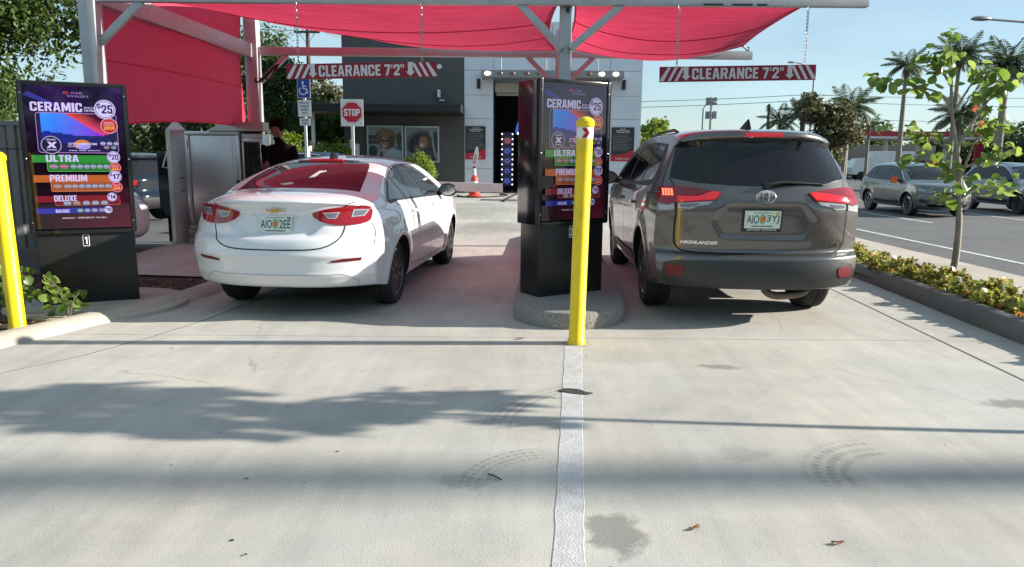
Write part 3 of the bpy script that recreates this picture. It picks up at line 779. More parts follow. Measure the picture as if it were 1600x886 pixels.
bp_('roller_shutter', lambda m: (m.box((1.5, BY + 0.25, 4.25), (4.5, 0.35, 0.35)), [m.box((1.5, BY + 0.2, 4.02 - 0.05 * k), (4.4, 0.04, 0.04)) for k in range(2)]), pm('shutter_beige', (0.42, 0.38, 0.32), rough=0.5))
lb = bp_('light_canopy', lambda m: m.box((1.54, BY - 0.55, 4.70), (5.62, 1.0, 0.28), bev=0.02), pm('canopy_grey', (0.25, 0.26, 0.28), rough=0.45))
M_off = pm('unlit_lamp', (0.22, 0.12, 0.10), rough=0.3); M_on = pm('lit_soffit_lamp', (1, 0.9, 0.75), rough=0.3, emit=(1, 0.86, 0.62), estr=6)
for k, x in enumerate((-1.02, -0.55, -0.05, 0.5, 1.0, 2.35, 2.95, 3.45, 4.0)):
    on = k in (0, 7, 8)
    mb = MB(); mb.lathe([(0.0, -0.02), (0.09, -0.02), (0.11, 0.0), (0.10, 0.03)], 16, 0, Matrix.Translation((x, BY - 1.06, 4.70)) @ Matrix.Rotation(R(-90), 4, 'X') @ Matrix.Diagonal((1, 0.6, 1, 1)))
    mb.build('lamp', M_on if on else M_off, lb)
for x in (-0.5, 1.3, 3.35):
    bp_('hanger_rod', lambda m: m.tube([(x, BY - 0.6, 4.82), (x, BY - 0.1, 5.9)], 0.02, 6), M_steel)
for x in (-1.41, 4.46):
    s_ = bp_('wall_sconce', lambda m: m.box((x, BY - 0.12, 4.39), (0.14, 0.14, 0.38), bev=0.01), M_blk)
bp_('wall_lamp', lambda m: m.lathe([(0, -0.1), (0.09, -0.1), (0.10, 0.02)], 14, 0, Matrix.Translation((-3.0, BY - 0.05, 5.05)) @ Matrix.Rotation(R(90), 4, 'X')), pm('white_fitting', (0.75, 0.75, 0.75), rough=0.4))
bp_('camera_housing', lambda m: (m.box((-3.02, BY - 0.12, 3.98), (0.12, 0.2, 0.3), bev=0.02), m.box((-2.9, BY - 0.12, 3.72), (0.2, 0.12, 0.05))), pm('white_fitting', (0.75, 0.75, 0.75), rough=0.4))
# picture windows with two printed photographs
M_poster = printm('poster_print', rough=0.3)
def ell(cx, cy, rx, ry, n=20, a0=0, a1=2 * math.pi): return [(cx + rx * math.cos(a0 + (a1 - a0) * k / n), cy + ry * math.sin(a0 + (a1 - a0) * k / n)) for k in range(n + (a1 - a0 < 6.28))]
def picture(label, x0, x1, z0, z1, items):
    root = thing('picture_window', ((x0 + x1) / 2, BY - 0.06, z0), 0, label, 'picture', 'framed pictures on the charcoal wall')
    w, h = x1 - x0, z1 - z0
    mb = MB()
    for a in ((0, h - 0.03, w, 0.06), (0, 0.03, w, 0.06)): mb.box((a[0], -0.02, a[1]), (a[2], 0.07, a[3]))
    for sx in (-1, 1): mb.box((sx * (w / 2 - 0.03), -0.02, h / 2), (0.06, 0.07, h - 0.122))
    mb.build('frame', pm('alu_frame', (0.5, 0.52, 0.54), rough=0.35, metal=0.5), root)
    p = MB(); F_ = Matrix.Rotation(R(90), 4, 'X')
    for i, (poly, c) in enumerate(items): p.add([(x * w - w / 2, y * h, 0.002 + i * 0.0012) for x, y in poly], [tuple(range(len(poly)))], 0, F_, c)
    p.build('print', M_poster, root)
def rect(x0, y0, x1, y1): return [(x0, y0), (x1, y0), (x1, y1), (x0, y1)]
sk, hr = (0.33, 0.17, 0.12), (0.10, 0.06, 0.035)
picture('framed print of a smiling woman in a wide brown hat on charcoal wall', -5.99, -4.50, 1.23, 2.70, [
    (rect(.04, .04, .96, .96), (0.25, 0.32, 0.34)), (rect(.04, .04, .96, .42), (0.22, 0.24, 0.22)), (rect(.04, .50, .36, .74), (0.05, 0.06, 0.08)), (rect(.06, .58, .34, .66), (0.20, 0.08, 0.10)), (ell(.16, .30, .12, .16), (0.03, 0.05, 0.04)), (ell(.88, .62, .08, .2), (0.06, 0.06, 0.03)), (rect(.80, .16, .96, .44), (0.05, 0.12, 0.16)), (ell(.88, .18, .12, .1), (0.2, 0.3, 0.33)),
    (ell(.52, .72, .28, .19), (0.16, 0.10, 0.05)), (ell(.55, .55, .22, .24), hr), (ell(.50, .80, .17, .13), (0.22, 0.15, 0.08)), (ell(.48, .54, .115, .17), sk), (ell(.43, .59, .05, .03), (0.02, 0.02, 0.02)), (ell(.54, .59, .05, .03), (0.02, 0.02, 0.02)), (ell(.47, .45, .055, .022), (0.6, 0.5, 0.48)), ([(.22, .04), (.30, .30), (.42, .40), (.55, .34), (.60, .04)], (0.36, 0.32, 0.28)), ([(.32, .04), (.36, .26), (.42, .32), (.44, .04)], (0.07, 0.06, 0.06)), ([(.45, .04), (.55, .34), (.70, .40), (.96, .30), (.96, .04)], (0.33, 0.42, 0.44))])
picture('framed print of a laughing woman leaning from a car on charcoal wall', -4.44, -3.03, 1.23, 2.69, [
    (rect(.04, .04, .96, .96), (0.24, 0.27, 0.30)), (ell(.52, .50, .50, .40), (0.12, 0.14, 0.17)), (ell(.54, .46, .44, .36), (0.025, 0.03, 0.05)), (rect(.84, .30, .95, .86), (0.03, 0.06, 0.07)), ([(.70, .88), (.80, .86), (.90, .2), (.86, .16)], (0.28, 0.30, 0.32)), (ell(.36, .38, .12, .10), (0.12, 0.10, 0.08)), (ell(.60, .58, .20, .22), hr), (ell(.53, .55, .125, .17), sk), (ell(.49, .48, .055, .05), (0.6, 0.5, 0.5)), (ell(.50, .62, .022, .014), (0.02, 0.02, 0.02)), (ell(.585, .62, .022, .014), (0.02, 0.02, 0.02)), ([(.40, .06), (.44, .34), (.60, .40), (.80, .34), (.92, .06)], (0.06, 0.04, 0.07)), ([(.06, .06), (.10, .30), (.34, .22), (.40, .06)], (0.16, 0.2, 0.2))])
# rule boards beside the tunnel door
def board(label, x0, x1, z0, z1):
    root = thing('notice_board', ((x0 + x1) / 2, BY - 0.06, z0), 0, label, 'notice board', 'notice boards beside the tunnel door')
    w, h = x1 - x0, z1 - z0
    mb = MB(); mb.box((0, -0.005, h / 2), (w, 0.03, h)); mb.build('panel', pm('board_black', (0.03, 0.032, 0.036), rough=0.4), root)
    p = MB(); F_ = Matrix.Translation((0, -0.022, 0)) @ Matrix.Rotation(R(90), 4, 'X'); red = (0.5, 0.02, 0.05); wh = (0.5, 0.5, 0.52)
    p.add([(-w / 2, 0.0, 0), (w / 2, 0, 0), (w / 2, h * 0.34, 0), (0.1 * w, h * 0.22, 0), (-w / 2, h * 0.17, 0)], [(0, 1, 2, 3, 4)], 0, F_, red)
    put_text(p, 'THANK YOU', -w * 0.30, h * 0.045, w * 0.6, h * 0.055, 0.001, 0, F_, bold=0.02, col=wh)
    p.build('print', M_poster, root); p = MB()
    q = random.Random(int(x0 * 100))
    for y, ww, hh in [(0.93, 0.3, 0.025), (0.88, 0.62, 0.03), (0.835, 0.5, 0.03)] + [(0.77 - 0.045 * k, q.uniform(0.5, 0.85), 0.012) for k in range(11)]:
        left = -w * 0.42 if hh < 0.02 else -w * ww / 2
        n_ = max(2, int(ww * 10)); x = left
        while x < left + w * ww:
            l = w * q.uniform(0.03, 0.12); p.add([(x, y * h, 0.001), (x + l, y * h, 0.001), (x + l, (y + hh) * h, 0.001), (x, (y + hh) * h, 0.001)], [(0, 1, 2, 3)], 0, F_, wh if hh > 0.02 else (0.25, 0.26, 0.27)); x += l + w * 0.02
    p.build('print', M_poster, root)
board('black and red rule board left of the dark tunnel door', -1.96, -1.13, 1.37, 2.71)
board('black and red rule board right of the dark tunnel door', 4.02, 4.96, 1.34, 2.71)
# lit arch inside the tunnel
ar = thing('light_panel', (-0.25, BY + 1.6, 0), 0, 'tall blue light panel edged with round bulbs inside the dark tunnel', 'light panel')
mb = MB(); mb.box((0, 0, 1.38), (0.54, 0.12, 2.3), bev=0.01); mb.build('panel', pm('panel_navy', (0.02, 0.025, 0.09), rough=0.3), ar)
p = MB(); F_ = Matrix.Translation((0, -0.065, 0)) @ Matrix.Rotation(R(90), 4, 'X')
for k, c in enumerate([(0.02, 0.06, 0.35), (0.01, 0.03, 0.25), (0.05, 0.05, 0.2), (0.02, 0.05, 0.32), (0.3, 0.06, 0.05)]):
    p.add([(x, y, 0) for x, y in ell(0, 0.45 + k * 0.43, 0.17, 0.15)], [tuple(range(20))], 0, F_, c)
    p.add([(x, y, 0.001) for x, y in ell(0, 0.45 + k * 0.43, 0.10, 0.08)], [tuple(range(20))], 0, F_, (0.3, 0.3, 0.45))
    p.add([(x, y, 0.002) for x, y in ell(0, 0.45 + k * 0.43, 0.075, 0.055)], [tuple(range(20))], 0, F_, c)
p.build('print', printm('light_panel_print', 0.15), ar)
bulb = MB(); bulb.lathe([(0.0, 0.03), (0.022, 0.022), (0.03, 0.0)], 10, 0, Matrix.Rotation(R(90), 4, 'X'))
bm0 = None; M_bulb = pm('lit_bulb', (1, 0.9, 0.85), emit=(1, 0.85, 0.9), estr=1.3)
for k in range(11):
    for x in (-0.225, 0.225):
        if bm0 is None: o = bulb.build('bulb', M_bulb, ar); bm0 = o.data
        else: o = link_mesh('bulb', bm0, ar)
        o.location = (x, -0.07, 0.3 + k * 0.215)
hp = thing('tunnel_light_arch', (0.35, BY + 2.3, 2.5), 0, 'glowing blue and yellow arch piece high inside the dark tunnel', 'light arch')
mb = MB(); mb.tube([(0.3 * math.cos(a) * 2.2 + 0.55, 0, 0.9 * math.sin(a)) for a in [math.pi - k * 0.16 for k in range(10)]], 0.14, 8); mb.build('arch', pm('arch_blue', (0.03, 0.06, 0.25), rough=0.4, emit=(0.05, 0.12, 0.6), estr=0.5), hp)
mb = MB(); mb.lathe([(0, 0.03), (0.24, 0.02), (0.26, 0)], 18, 0, Matrix.Translation((0.25, -0.16, 0.35)) @ Matrix.Rotation(R(90), 4, 'X')); mb.build('badge', pm('badge_yellow', (0.4, 0.25, 0.04), emit=(0.5, 0.3, 0.03), estr=0.25), hp)
for k in range(5):
    a = math.pi - k * 0.36; mb = MB(); mb.lathe([(0.0, 0.06), (0.045, 0.04), (0.06, 0.0)], 10, 0, Matrix.Translation((0.66 * math.cos(a) + 0.55, -0.13, 0.9 * math.sin(a))) @ Matrix.Rotation(R(90), 4, 'X')); mb.build('bulb', pm('lit_cyan_bulb', (0.7, 1, 1), emit=(0.6, 0.95, 1), estr=5), hp)
# ------------------------------------------------------------------ vehicles
M_glass = pm('tinted_glass', (0.012, 0.013, 0.015), rough=0.03, ior=1.42)
M_rub = pm('tyre_rubber', (0.018, 0.018, 0.019), rough=0.75, var=0.2, bump=0.3, bscale=80)
M_blk = pm('black_plastic', (0.022, 0.022, 0.024), rough=0.45, bump=0.1, bscale=300)
M_seam = pm('seam_black', (0.008, 0.008, 0.008), rough=0.8)
M_chr = pm('chrome', (0.78, 0.78, 0.8), rough=0.12, metal=1)
M_red = pm('red_lens', (0.26, 0.004, 0.010), rough=0.08, coat=0.6)
M_refl = pm('reflector_red', (0.13, 0.004, 0.009), rough=0.45)
M_red2 = pm('bright_red_lens', (0.48, 0.010, 0.016), rough=0.08, coat=0.6, emit=(1, 0.03, 0.04), estr=0.14)
M_lit = pm('lit_lamp', (0.8, 0.2, 0.1), rough=0.2, emit=(1, 0.22, 0.12), estr=0.6)
M_clr = pm('clear_lens', (0.34, 0.34, 0.36), rough=0.1, coat=1)
M_rimd = pm('black_alloy', (0.10, 0.10, 0.105), rough=0.22, metal=0.8, coat=0.5)
M_rims = pm('silver_alloy', (0.6, 0.6, 0.62), rough=0.25, metal=0.9)
M_print = printm('plate_print', rough=0.5)
M_well = pm('wheel_well_black', (0.01, 0.01, 0.01), rough=0.9)
def resamp(pts, n, w=None):
    P = np.array(crom(pts, 8)); d = np.r_[0, np.cumsum(np.hypot(*np.diff(P, axis=0).T))]
    t = np.linspace(0, d[-1], n + 1)
    return np.c_[np.interp(t, d, P[:, 0]), np.interp(t, d, P[:, 1])]
class Car:
    def __init__(s, name, S, loc, head, label, cat='car', group=None):
        s.S = S; s.yra = S['axles'][0]
        s.root = thing(name, loc, -head, label, cat, group)
        s.off = (0, -s.yra, 0)
        s.make_body()
    def pt(s, u, v, w):
        S = s.S; nv, nw = s.nv, s.nw
        T, B, Rr, Fr = s.T, s.B, s.Rr, s.Fr
        iv = v * nv; iw = w * nw
        def li(A, t):
            i = np.clip(t.astype(int), 0, len(A) - 2); f = (t - i)[:, None]
            return A[i] * (1 - f) + A[i + 1] * f
        v_, w_ = v[:, None], w[:, None]
        p = (1 - w_) * li(B, iv) + w_ * li(T, iv) + (1 - v_) * li(Rr, iw) + v_ * li(Fr, iw) \
            - ((1 - v_) * (1 - w_) * Rr[0] + (1 - v_) * w_ * Rr[-1] + v_ * (1 - w_) * Fr[0] + v_ * w_ * Fr[-1])
        y, z = p[:, 0].copy(), p[:, 1].copy()
        a = np.abs(u)
        y += S['bowR'] * a ** S.get('pR', 3) * np.clip(1 - v / 0.22, 0, 1) ** 1.6
        y -= S['bowF'] * a ** S.get('pF', 2.6) * np.clip(1 - (1 - v) / 0.25, 0, 1) ** 1.6
        z -= (S['crown'] * a ** 2 + S['edge'] * a ** 9) * w ** 7
        x = u * S['X'](y, z)
        if 'dent' in S: y += S['dent'](x, y, z)
        return np.c_[x, y, z]
    def make_body(s):
        S = s.S
        nv, nw, nu = S.get('res', (130, 34, 22)); s.nv, s.nw = nv, nw
        s.T = resamp(S['top'], nv); s.Rr = resamp(S['rear'], nw); s.Fr = resamp(S['front'], nw)
        s.T[0] = s.Rr[-1]; s.T[-1] = s.Fr[-1]
        f = (s.T[:, 0] - s.T[0, 0]) / (s.T[-1, 0] - s.T[0, 0])
        s.B = np.c_[s.Rr[0, 0] + f * (s.Fr[0, 0] - s.Rr[0, 0]), s.Rr[0, 1] + f * (s.Fr[0, 1] - s.Rr[0, 1])]
        sag = np.clip(np.minimum(f, 1 - f) / 0.12, 0, 1)
        s.B[:, 1] = s.B[:, 1] * (1 - sag) + S['sill'] * sag
        V = []; F = []; MI = []; idx = {}
        uu = np.linspace(-1, 1, 2 * nu + 1)
        def grid(A, Bn, fn, mi, flip=False):
            base = sum(len(q) for q in V)
            a, b = np.meshgrid(np.linspace(0, 1, A + 1), np.linspace(0, 1, Bn + 1), indexing='ij')
            V.append(fn(a.ravel(), b.ravel()))
            for i in range(A):
                for j in range(Bn):
                    q = (base + i * (Bn + 1) + j, base + (i + 1) * (Bn + 1) + j, base + (i + 1) * (Bn + 1) + j + 1, base + i * (Bn + 1) + j + 1)
                    F.append(q[::-1] if flip else q); MI.append(mi)
        one = lambda a: np.ones_like(a)
        grid(nv, nw, lambda a, b: s.pt(one(a), a, b), 0)                     # right side
        grid(nv, nw, lambda a, b: s.pt(-one(a), a, b), 0, True)              # left side
        grid(2 * nu, nv, lambda a, b: s.pt(2 * a - 1, b, one(a)), 0)         # top
        grid(2 * nu, nw, lambda a, b: s.pt(2 * a - 1, 0 * a, b), 0)          # rear
        grid(2 * nu, nw, lambda a, b: s.pt(2 * a - 1, one(a), b), 0, True)   # front
        grid(2 * nu, nv, lambda a, b: s.pt(2 * a - 1, b, 0 * a), 1, True)    # underside
        bm = bmesh.new()
        vs = [bm.verts.new(p) for p in np.vstack(V)]
        for q, mi in zip(F, MI):
            try:
                fc = bm.faces.new([vs[i] for i in q]); fc.material_index = mi; fc.smooth = True
            except ValueError: pass
        bmesh.ops.remove_doubles(bm, verts=bm.verts, dist=1e-4)
        bmesh.ops.dissolve_degenerate(bm, dist=1e-5, edges=bm.edges)
        bmesh.ops.recalc_face_normals(bm, faces=bm.faces)
        me = bpy.data.meshes.new('body')
        bm.to_mesh(me); bm.free()
        me.materials.append(S['paint']); me.materials.append(M_well)
        o = link_mesh('body', me)
        # wheel wells cut out of the body
        cb = MB()
        for ya in S['axles']:
            for sx in (-1, 1):
                r = S['arch']
                cb.cyl((sx * (S['W'] - 0.30), ya, S['wr']), (sx * (S['W'] + 0.2), ya, S['wr']), r, 40, 1)
        co = cb.build('cutter', [M_well, M_well])
        md = o.modifiers.new('b', 'BOOLEAN'); md.object = co; md.operation = 'DIFFERENCE'; md.solver = 'EXACT'
        dg = bpy.context.evaluated_depsgraph_get()
        m2 = bpy.data.meshes.new_from_object(o.evaluated_get(dg))
        if len(m2.polygons) < 0.6 * len(me.polygons):
            md.solver = 'FAST'
            dg = bpy.context.evaluated_depsgraph_get(); dg.update()
            m2 = bpy.data.meshes.new_from_object(o.evaluated_get(dg))
            print('fast boolean', len(m2.polygons), len(me.polygons))
        bpy.data.objects.remove(o); bpy.data.objects.remove(co)
        m2.polygons.foreach_set('use_smooth', [True] * len(m2.polygons))
        try: m2.set_sharp_from_angle(angle=R(42))
        except Exception: pass
        m2.update()
        s.body = link_mesh('body', m2, s.root); s.body.location = s.off
        s.bvh = BVHTree.FromPolygons([v.co[:] for v in m2.vertices], [tuple(p.vertices) for p in m2.polygons])
    def hit(s, axis, a, b):
        if axis == 'R': o, d = Vector((a, -3, b)), Vector((0, 1, 0))
        elif axis == 'F': o, d = Vector((a, 9, b)), Vector((0, -1, 0))
        elif axis == 'S': o, d = Vector((3, a, b)), Vector((-1, 0, 0))
        elif axis == 'L': o, d = Vector((-3, a, b)), Vector((1, 0, 0))
        else: o, d = Vector((a, b, 4)), Vector((0, 0, -1))
        p, n, i, _ = s.bvh.ray_cast(o, d)
        if p is None:
            q = {'R': Vector((a, 0.2, b)), 'F': Vector((a, 5, b)), 'S': Vector((1, a, b)), 'L': Vector((-1, a, b))}.get(axis, Vector((a, b, 1.5)))
            p, n, i, _ = s.bvh.find_nearest(q)
        if n.dot(d) > 0: n = -n
        return p, n
    def shell(s, mb, axis, bm, off, mi=0, skirt=True, col=None):
        """lay a flat bmesh (two coordinates in x, y) onto the body as a thin raised skin"""
        bm.normal_update()
        fl = axis in ('F', 'L')
        bnd = [e for e in bm.edges if e.is_boundary] if skirt else []
        ext = []
        if skirt and bnd:
            r = bmesh.ops.extrude_edge_only(bm, edges=bnd)
            ext = [g for g in r['geom'] if isinstance(g, bmesh.types.BMVert)]
        es = set(ext)
        for v in bm.verts:
            p, n = s.hit(axis, v.co.x, v.co.y)
            v.co = p + n * (off if v not in es else -0.004)
        bmesh.ops.recalc_face_normals(bm, faces=bm.faces)
        c = sum((f.normal for f in bm.faces), Vector())
        dirv = {'R': Vector((0, -1, 0)), 'F': Vector((0, 1, 0)), 'S': Vector((1, 0, 0)), 'L': Vector((-1, 0, 0)), 'T': Vector((0, 0, 1))}[axis]
        if c.dot(dirv) < 0: bmesh.ops.reverse_faces(bm, faces=bm.faces[:])
        mb.addbm(bm, mi, None, col)
    def flat(s, poly, step=0.05):
        bm = bmesh.new()
        f = bm.faces.new([bm.verts.new((p[0], p[1], 0)) for p in poly])
        bmesh.ops.triangulate(bm, faces=[f])
        xs = [p[0] for p in poly]; ys = [p[1] for p in poly]
        for ax, lo, hi in ((0, min(xs), max(xs)), (1, min(ys), max(ys))):
            k = math.ceil(lo / step) * step
            while k < hi:
                co = [0, 0, 0]; no = [0, 0, 0]; co[ax] = k; no[ax] = 1
                bmesh.ops.bisect_plane(bm, geom=bm.verts[:] + bm.edges[:] + bm.faces[:], plane_co=co, plane_no=no, dist=1e-6)
                k += step
        return bm
    def decal(s, name, axis, poly, mat, off=0.005, rnd_=0, parent=None, step=0.05, ring=None, both=False):
        if rnd_: poly = crom(poly, rnd_, True)
        out = []
        for mir in ((1, -1) if both else (1,)):
            mb = MB(); ax = axis
            P = poly
            if mir < 0:
                if axis in ('S',): ax = 'L'
                else: P = [(-x, z) for x, z in poly]
            s.shell(mb, ax, s.flat(P, step), off)
            o = mb.build(name, mat, parent or s.root, smooth=True, sharp=50)
            if parent is None: o.location = s.off
            out.append(o)
        return out if both else out[0]
    def ribbon(s, mb, axis, line, w=0.007, off=0.0015, n=6, closed=False, smooth=True, mi=0):
        """narrow strip along a line on the body (shut lines, trims)"""
        pts = crom(line, n, closed) if smooth else line
        bm = bmesh.new(); prev = None
        m = len(pts)
        seq = list(range(m)) + ([0] if closed else [])
        vs = []
        for i in range(m):
            a = pts[(i - 1) % m] if (closed or i) else pts[i]
            b = pts[(i + 1) % m] if (closed or i < m - 1) else pts[i]
            dx, dy = b[0] - a[0], b[1] - a[1]; l = math.hypot(dx, dy) or 1
            nx, ny = -dy / l * w / 2, dx / l * w / 2
            vs.append((bm.verts.new((pts[i][0] + nx, pts[i][1] + ny, 0)), bm.verts.new((pts[i][0] - nx, pts[i][1] - ny, 0))))
        for i, j in zip(seq[:-1], seq[1:]):
            try: bm.faces.new((vs[i][0], vs[i][1], vs[j][1], vs[j][0]))
            except ValueError: pass
        s.shell(mb, axis, bm, off, mi, skirt=False)
    def letters(s, name, text, x, z, w, h, mat, bold=0.02, shear=0, off=0.006, axis='R'):
        vs, fs, _ = text_geo(text, bold, shear)
        bm = bmesh.new()
        q = [bm.verts.new((x + a * w, z + b * h, 0)) for a, b in vs]
        for f in fs:
            try: bm.faces.new([q[i] for i in f])
            except ValueError: pass
        mb = MB(); s.shell(mb, axis, bm, off)
        o = mb.build(name, mat, s.root); o.location = s.off
        return o
    def part(s, mb, name, mat, smooth=True, parent=None, sharp=40):
        o = mb.build(name, mat, parent or s.root, smooth=smooth, sharp=sharp)
        if parent is None: o.location = s.off
        return o
    def wheels(s, rim, spokes=10, tw=0.215, rr=None, twin=True, face=None):
        S = s.S; r = S['wr']; rr = rr or r * 0.70
        tm = MB()
        tm.lathe([(rr, -tw / 2 + 0.015), (rr + 0.02, -tw / 2), (r - 0.03, -tw / 2), (r - 0.008, -tw / 2 + 0.022), (r, -tw / 2 + 0.05), (r, -0.02), (r - 0.008, -0.016), (r - 0.008, 0.016), (r, 0.02),
                  (r, tw / 2 - 0.05), (r - 0.008, tw / 2 - 0.022), (r - 0.03, tw / 2), (rr + 0.02, tw / 2), (rr, tw / 2 - 0.015)], 40)
        rm = MB()
        rm.lathe([(rr - 0.03, -tw / 2 + 0.02), (rr, -tw / 2 + 0.015), (rr, tw / 2 - 0.012), (rr - 0.015, tw / 2 - 0.006), (rr - 0.03, tw / 2 - 0.03), (rr - 0.035, 0.02)], 40)
        rm.lathe([(0.0, 0.01), (rr - 0.03, 0.01)], 30, 1)
        rm.lathe([(0.0, tw / 2 - 0.015), (0.035, tw / 2 - 0.018), (0.055, tw / 2 - 0.035), (0.06, 0.02)], 20)
        for k in range(spokes):
            a = 2 * math.pi * k / spokes
            for da in ((-0.07, 0.07) if twin else (0,)):
                p = [(0.045, -0.012), (rr - 0.015, -0.010), (rr - 0.015, 0.010), (0.045, 0.012)]
                T = Matrix.Rotation(a + da, 4, 'Z') @ Matrix.Translation((0, 0, tw / 2 - 0.045))
                rm.prism(p, 0, 0.03, 0, T)
        first = None
        for sx in (1, -1):
            for i, ya in enumerate(S['axles']):
                W = float(S['X'](np.array([ya]), np.array([S['wr']]))[0])
                T = Vector((sx * (W - tw / 2 - 0.005), ya - s.yra, r))
                w = bpy.data.objects.new('wheel', None); COL.objects.link(w); w.parent = s.root
                w.location = T; w.rotation_euler = (0, R(90) * sx, 0)
                if first is None:
                    t = tm.build('tyre', M_rub, w, smooth=True); q = rm.build('rim', [rim, M_well], w, smooth=True, sharp=30)
                    first = (t.data, q.data)
                else:
                    link_mesh('tyre', first[0], w); link_mesh('rim', first[1], w)
    def plate(s, x, z, parts, frame=None, tilt=0.0, bottom=None):
        p, n = s.hit('R', x, z)
        w, h = 0.305, 0.152
        mb = MB()
        T = Matrix.Translation((p.x, p.y - 0.012, z)) @ Matrix.Rotation(R(90) + tilt, 4, 'X')
        if frame:
            mb.box((0, -0.008, -0.002), (w + 0.03, h + 0.045, 0.008), 1, T)
        mb.box((0, 0, 0.001), (w, h, 0.008), 0, T)
        pl = mb.build('license_plate', [pm('plate_white', (0.62, 0.70, 0.66), rough=0.4, var=0.15, vscale=30), frame or M_blk], s.root)
        pl.location = s.off
        t = MB()
        green = (0.02, 0.10, 0.06)
        put_text(t, parts[0], -0.135, -0.035, 0.105, 0.075, 0.006, 0, T, bold=0.012, col=green)
        put_text(t, parts[1], 0.035, -0.035, 0.105, 0.075, 0.006, 0, T, bold=0.012, col=green)
        # orange fruit mark on a green patch in the middle
        for cx, cy, rx, ry, c, zz in ((0.0, 0.005, 0.028, 0.045, (0.25, 0.42, 0.22), 0.0056), (-0.006, 0.0, 0.017, 0.02, (0.75, 0.2, 0.04), 0.006), (0.012, 0.008, 0.015, 0.018, (0.7, 0.15, 0.03), 0.0063)):
            pts = [(cx + rx * math.cos(a * math.pi / 8), cy + ry * math.sin(a * math.pi / 8), zz) for a in range(16)]
            t.add(pts, [tuple(range(16))], 0, T, c)
        t.add([(-0.08, 0.055, 0.0058), (0.08, 0.055, 0.0058), (0.08, 0.062, 0.0058), (-0.08, 0.062, 0.0058)], [(0, 1, 2, 3)], 0, T, (0.2, 0.3, 0.26))
        t.add([(-0.09, -0.062, 0.0058), (0.09, -0.062, 0.0058), (0.09, -0.052, 0.0058), (-0.09, -0.052, 0.0058)], [(0, 1, 2, 3)], 0, T, (0.1, 0.16, 0.13))
        t.add([(0.105, 0.045, 0.0058), (0.14, 0.045, 0.0058), (0.14, 0.066, 0.0058), (0.105, 0.066, 0.0058)], [(0, 1, 2, 3)], 0, T, (0.6, 0.5, 0.1) if bottom else (0.15, 0.2, 0.2))
        if bottom: put_text(t, bottom, -0.125, -0.096, 0.25, 0.015, 0.0065, 0, T, bold=0.02, col=(0.75, 0.75, 0.75))
        t.build('plate_print', M_print, pl)
        return pl
    def mirror(s, y, z, mat, both=True):
        for sx in (1, -1):
            W = float(s.S['X'](np.array([y]), np.array([z]))[0])
            bm = bmesh.new(); bmesh.ops.create_uvsphere(bm, u_segments=16, v_segments=10, radius=1)
            for v in bm.verts:
                v.co = Vector((v.co.x * 0.12, (abs(v.co.y) ** 0.8 * (1 if v.co.y > 0 else -0.35)) * 0.11, v.co.z * 0.085))
            mb = MB(); mb.addbm(bm, 0, Matrix.Translation((sx * (W + 0.13), y, z + 0.05)))
            mb.tube([(sx * (W - 0.03), y + 0.03, z), (sx * (W + 0.08), y + 0.03, z + 0.02)], 0.03, 8, 0)
            mo = s.part(mb, 'side_mirror', mat)
            g = MB(); g.lathe([(0, 0), (1, 0)], 20, 0, Matrix.Translation((sx * (W + 0.13), y - 0.041, z + 0.05)) @ Matrix.Rotation(R(90), 4, 'X') @ Matrix.Diagonal((0.1, 0.065, 1, 1)))
            g.build('mirror_glass', M_chr, mo)
def Xfun(prof, tum, belt, rear_t, front_t, L, flare=None, curve=0.25, cabin=None):
    pf = pchip([p[0] for p in prof], [p[1] for p in prof])
    def X(y, z):
        zz = np.minimum(z, belt)
        w = pf(zz)
        d = np.maximum(z - belt, 0)
        w = w - tum * d - curve * d * d
        if cabin: w = w - cabin * d * np.clip((1.6 - y) / 1.6, 0, 1)
        ry = np.clip(1 - y / rear_t[1], 0, 1); fy = np.clip(1 - (L - y) / front_t[1], 0, 1)
        w = w * (1 - rear_t[0] * ry ** rear_t[2] - front_t[0] * fy ** front_t[2])
        if flare:
            for ya, zr, ra, amt in flare:
                rr = np.hypot(y - ya, z - zr)
                w = w + amt * np.exp(-((rr - ra) / 0.075) ** 2) * (z > zr - 0.12)
        return w
    return X
def sstep(x, a, b): t = np.clip((x - a) / (b - a), 0, 1); return t * t * (3 - 2 * t)
def plate_recess(z0, z1, w0, w1, wm, depth, ymax=0.6, crease=()):
    def f(x, y, z):
        t = np.clip((z - z0) / (z1 - z0), 0, 1); hw = np.where(t < 0.5, w0 + (wm - w0) * t * 2, wm + (w1 - wm) * (t - 0.5) * 2)
        d = depth * sstep(z, z0 - 0.035, z0 + 0.015) * (1 - sstep(z, z1 - 0.012, z1 + 0.018)) * (1 - sstep(np.abs(x), hw - 0.015, hw + 0.05)) * (y < ymax)
        for zc, amt, wd in crease: d = d - amt * np.exp(-((z - zc) / wd) ** 2) * (y < ymax + 0.3)
        return d
    return f
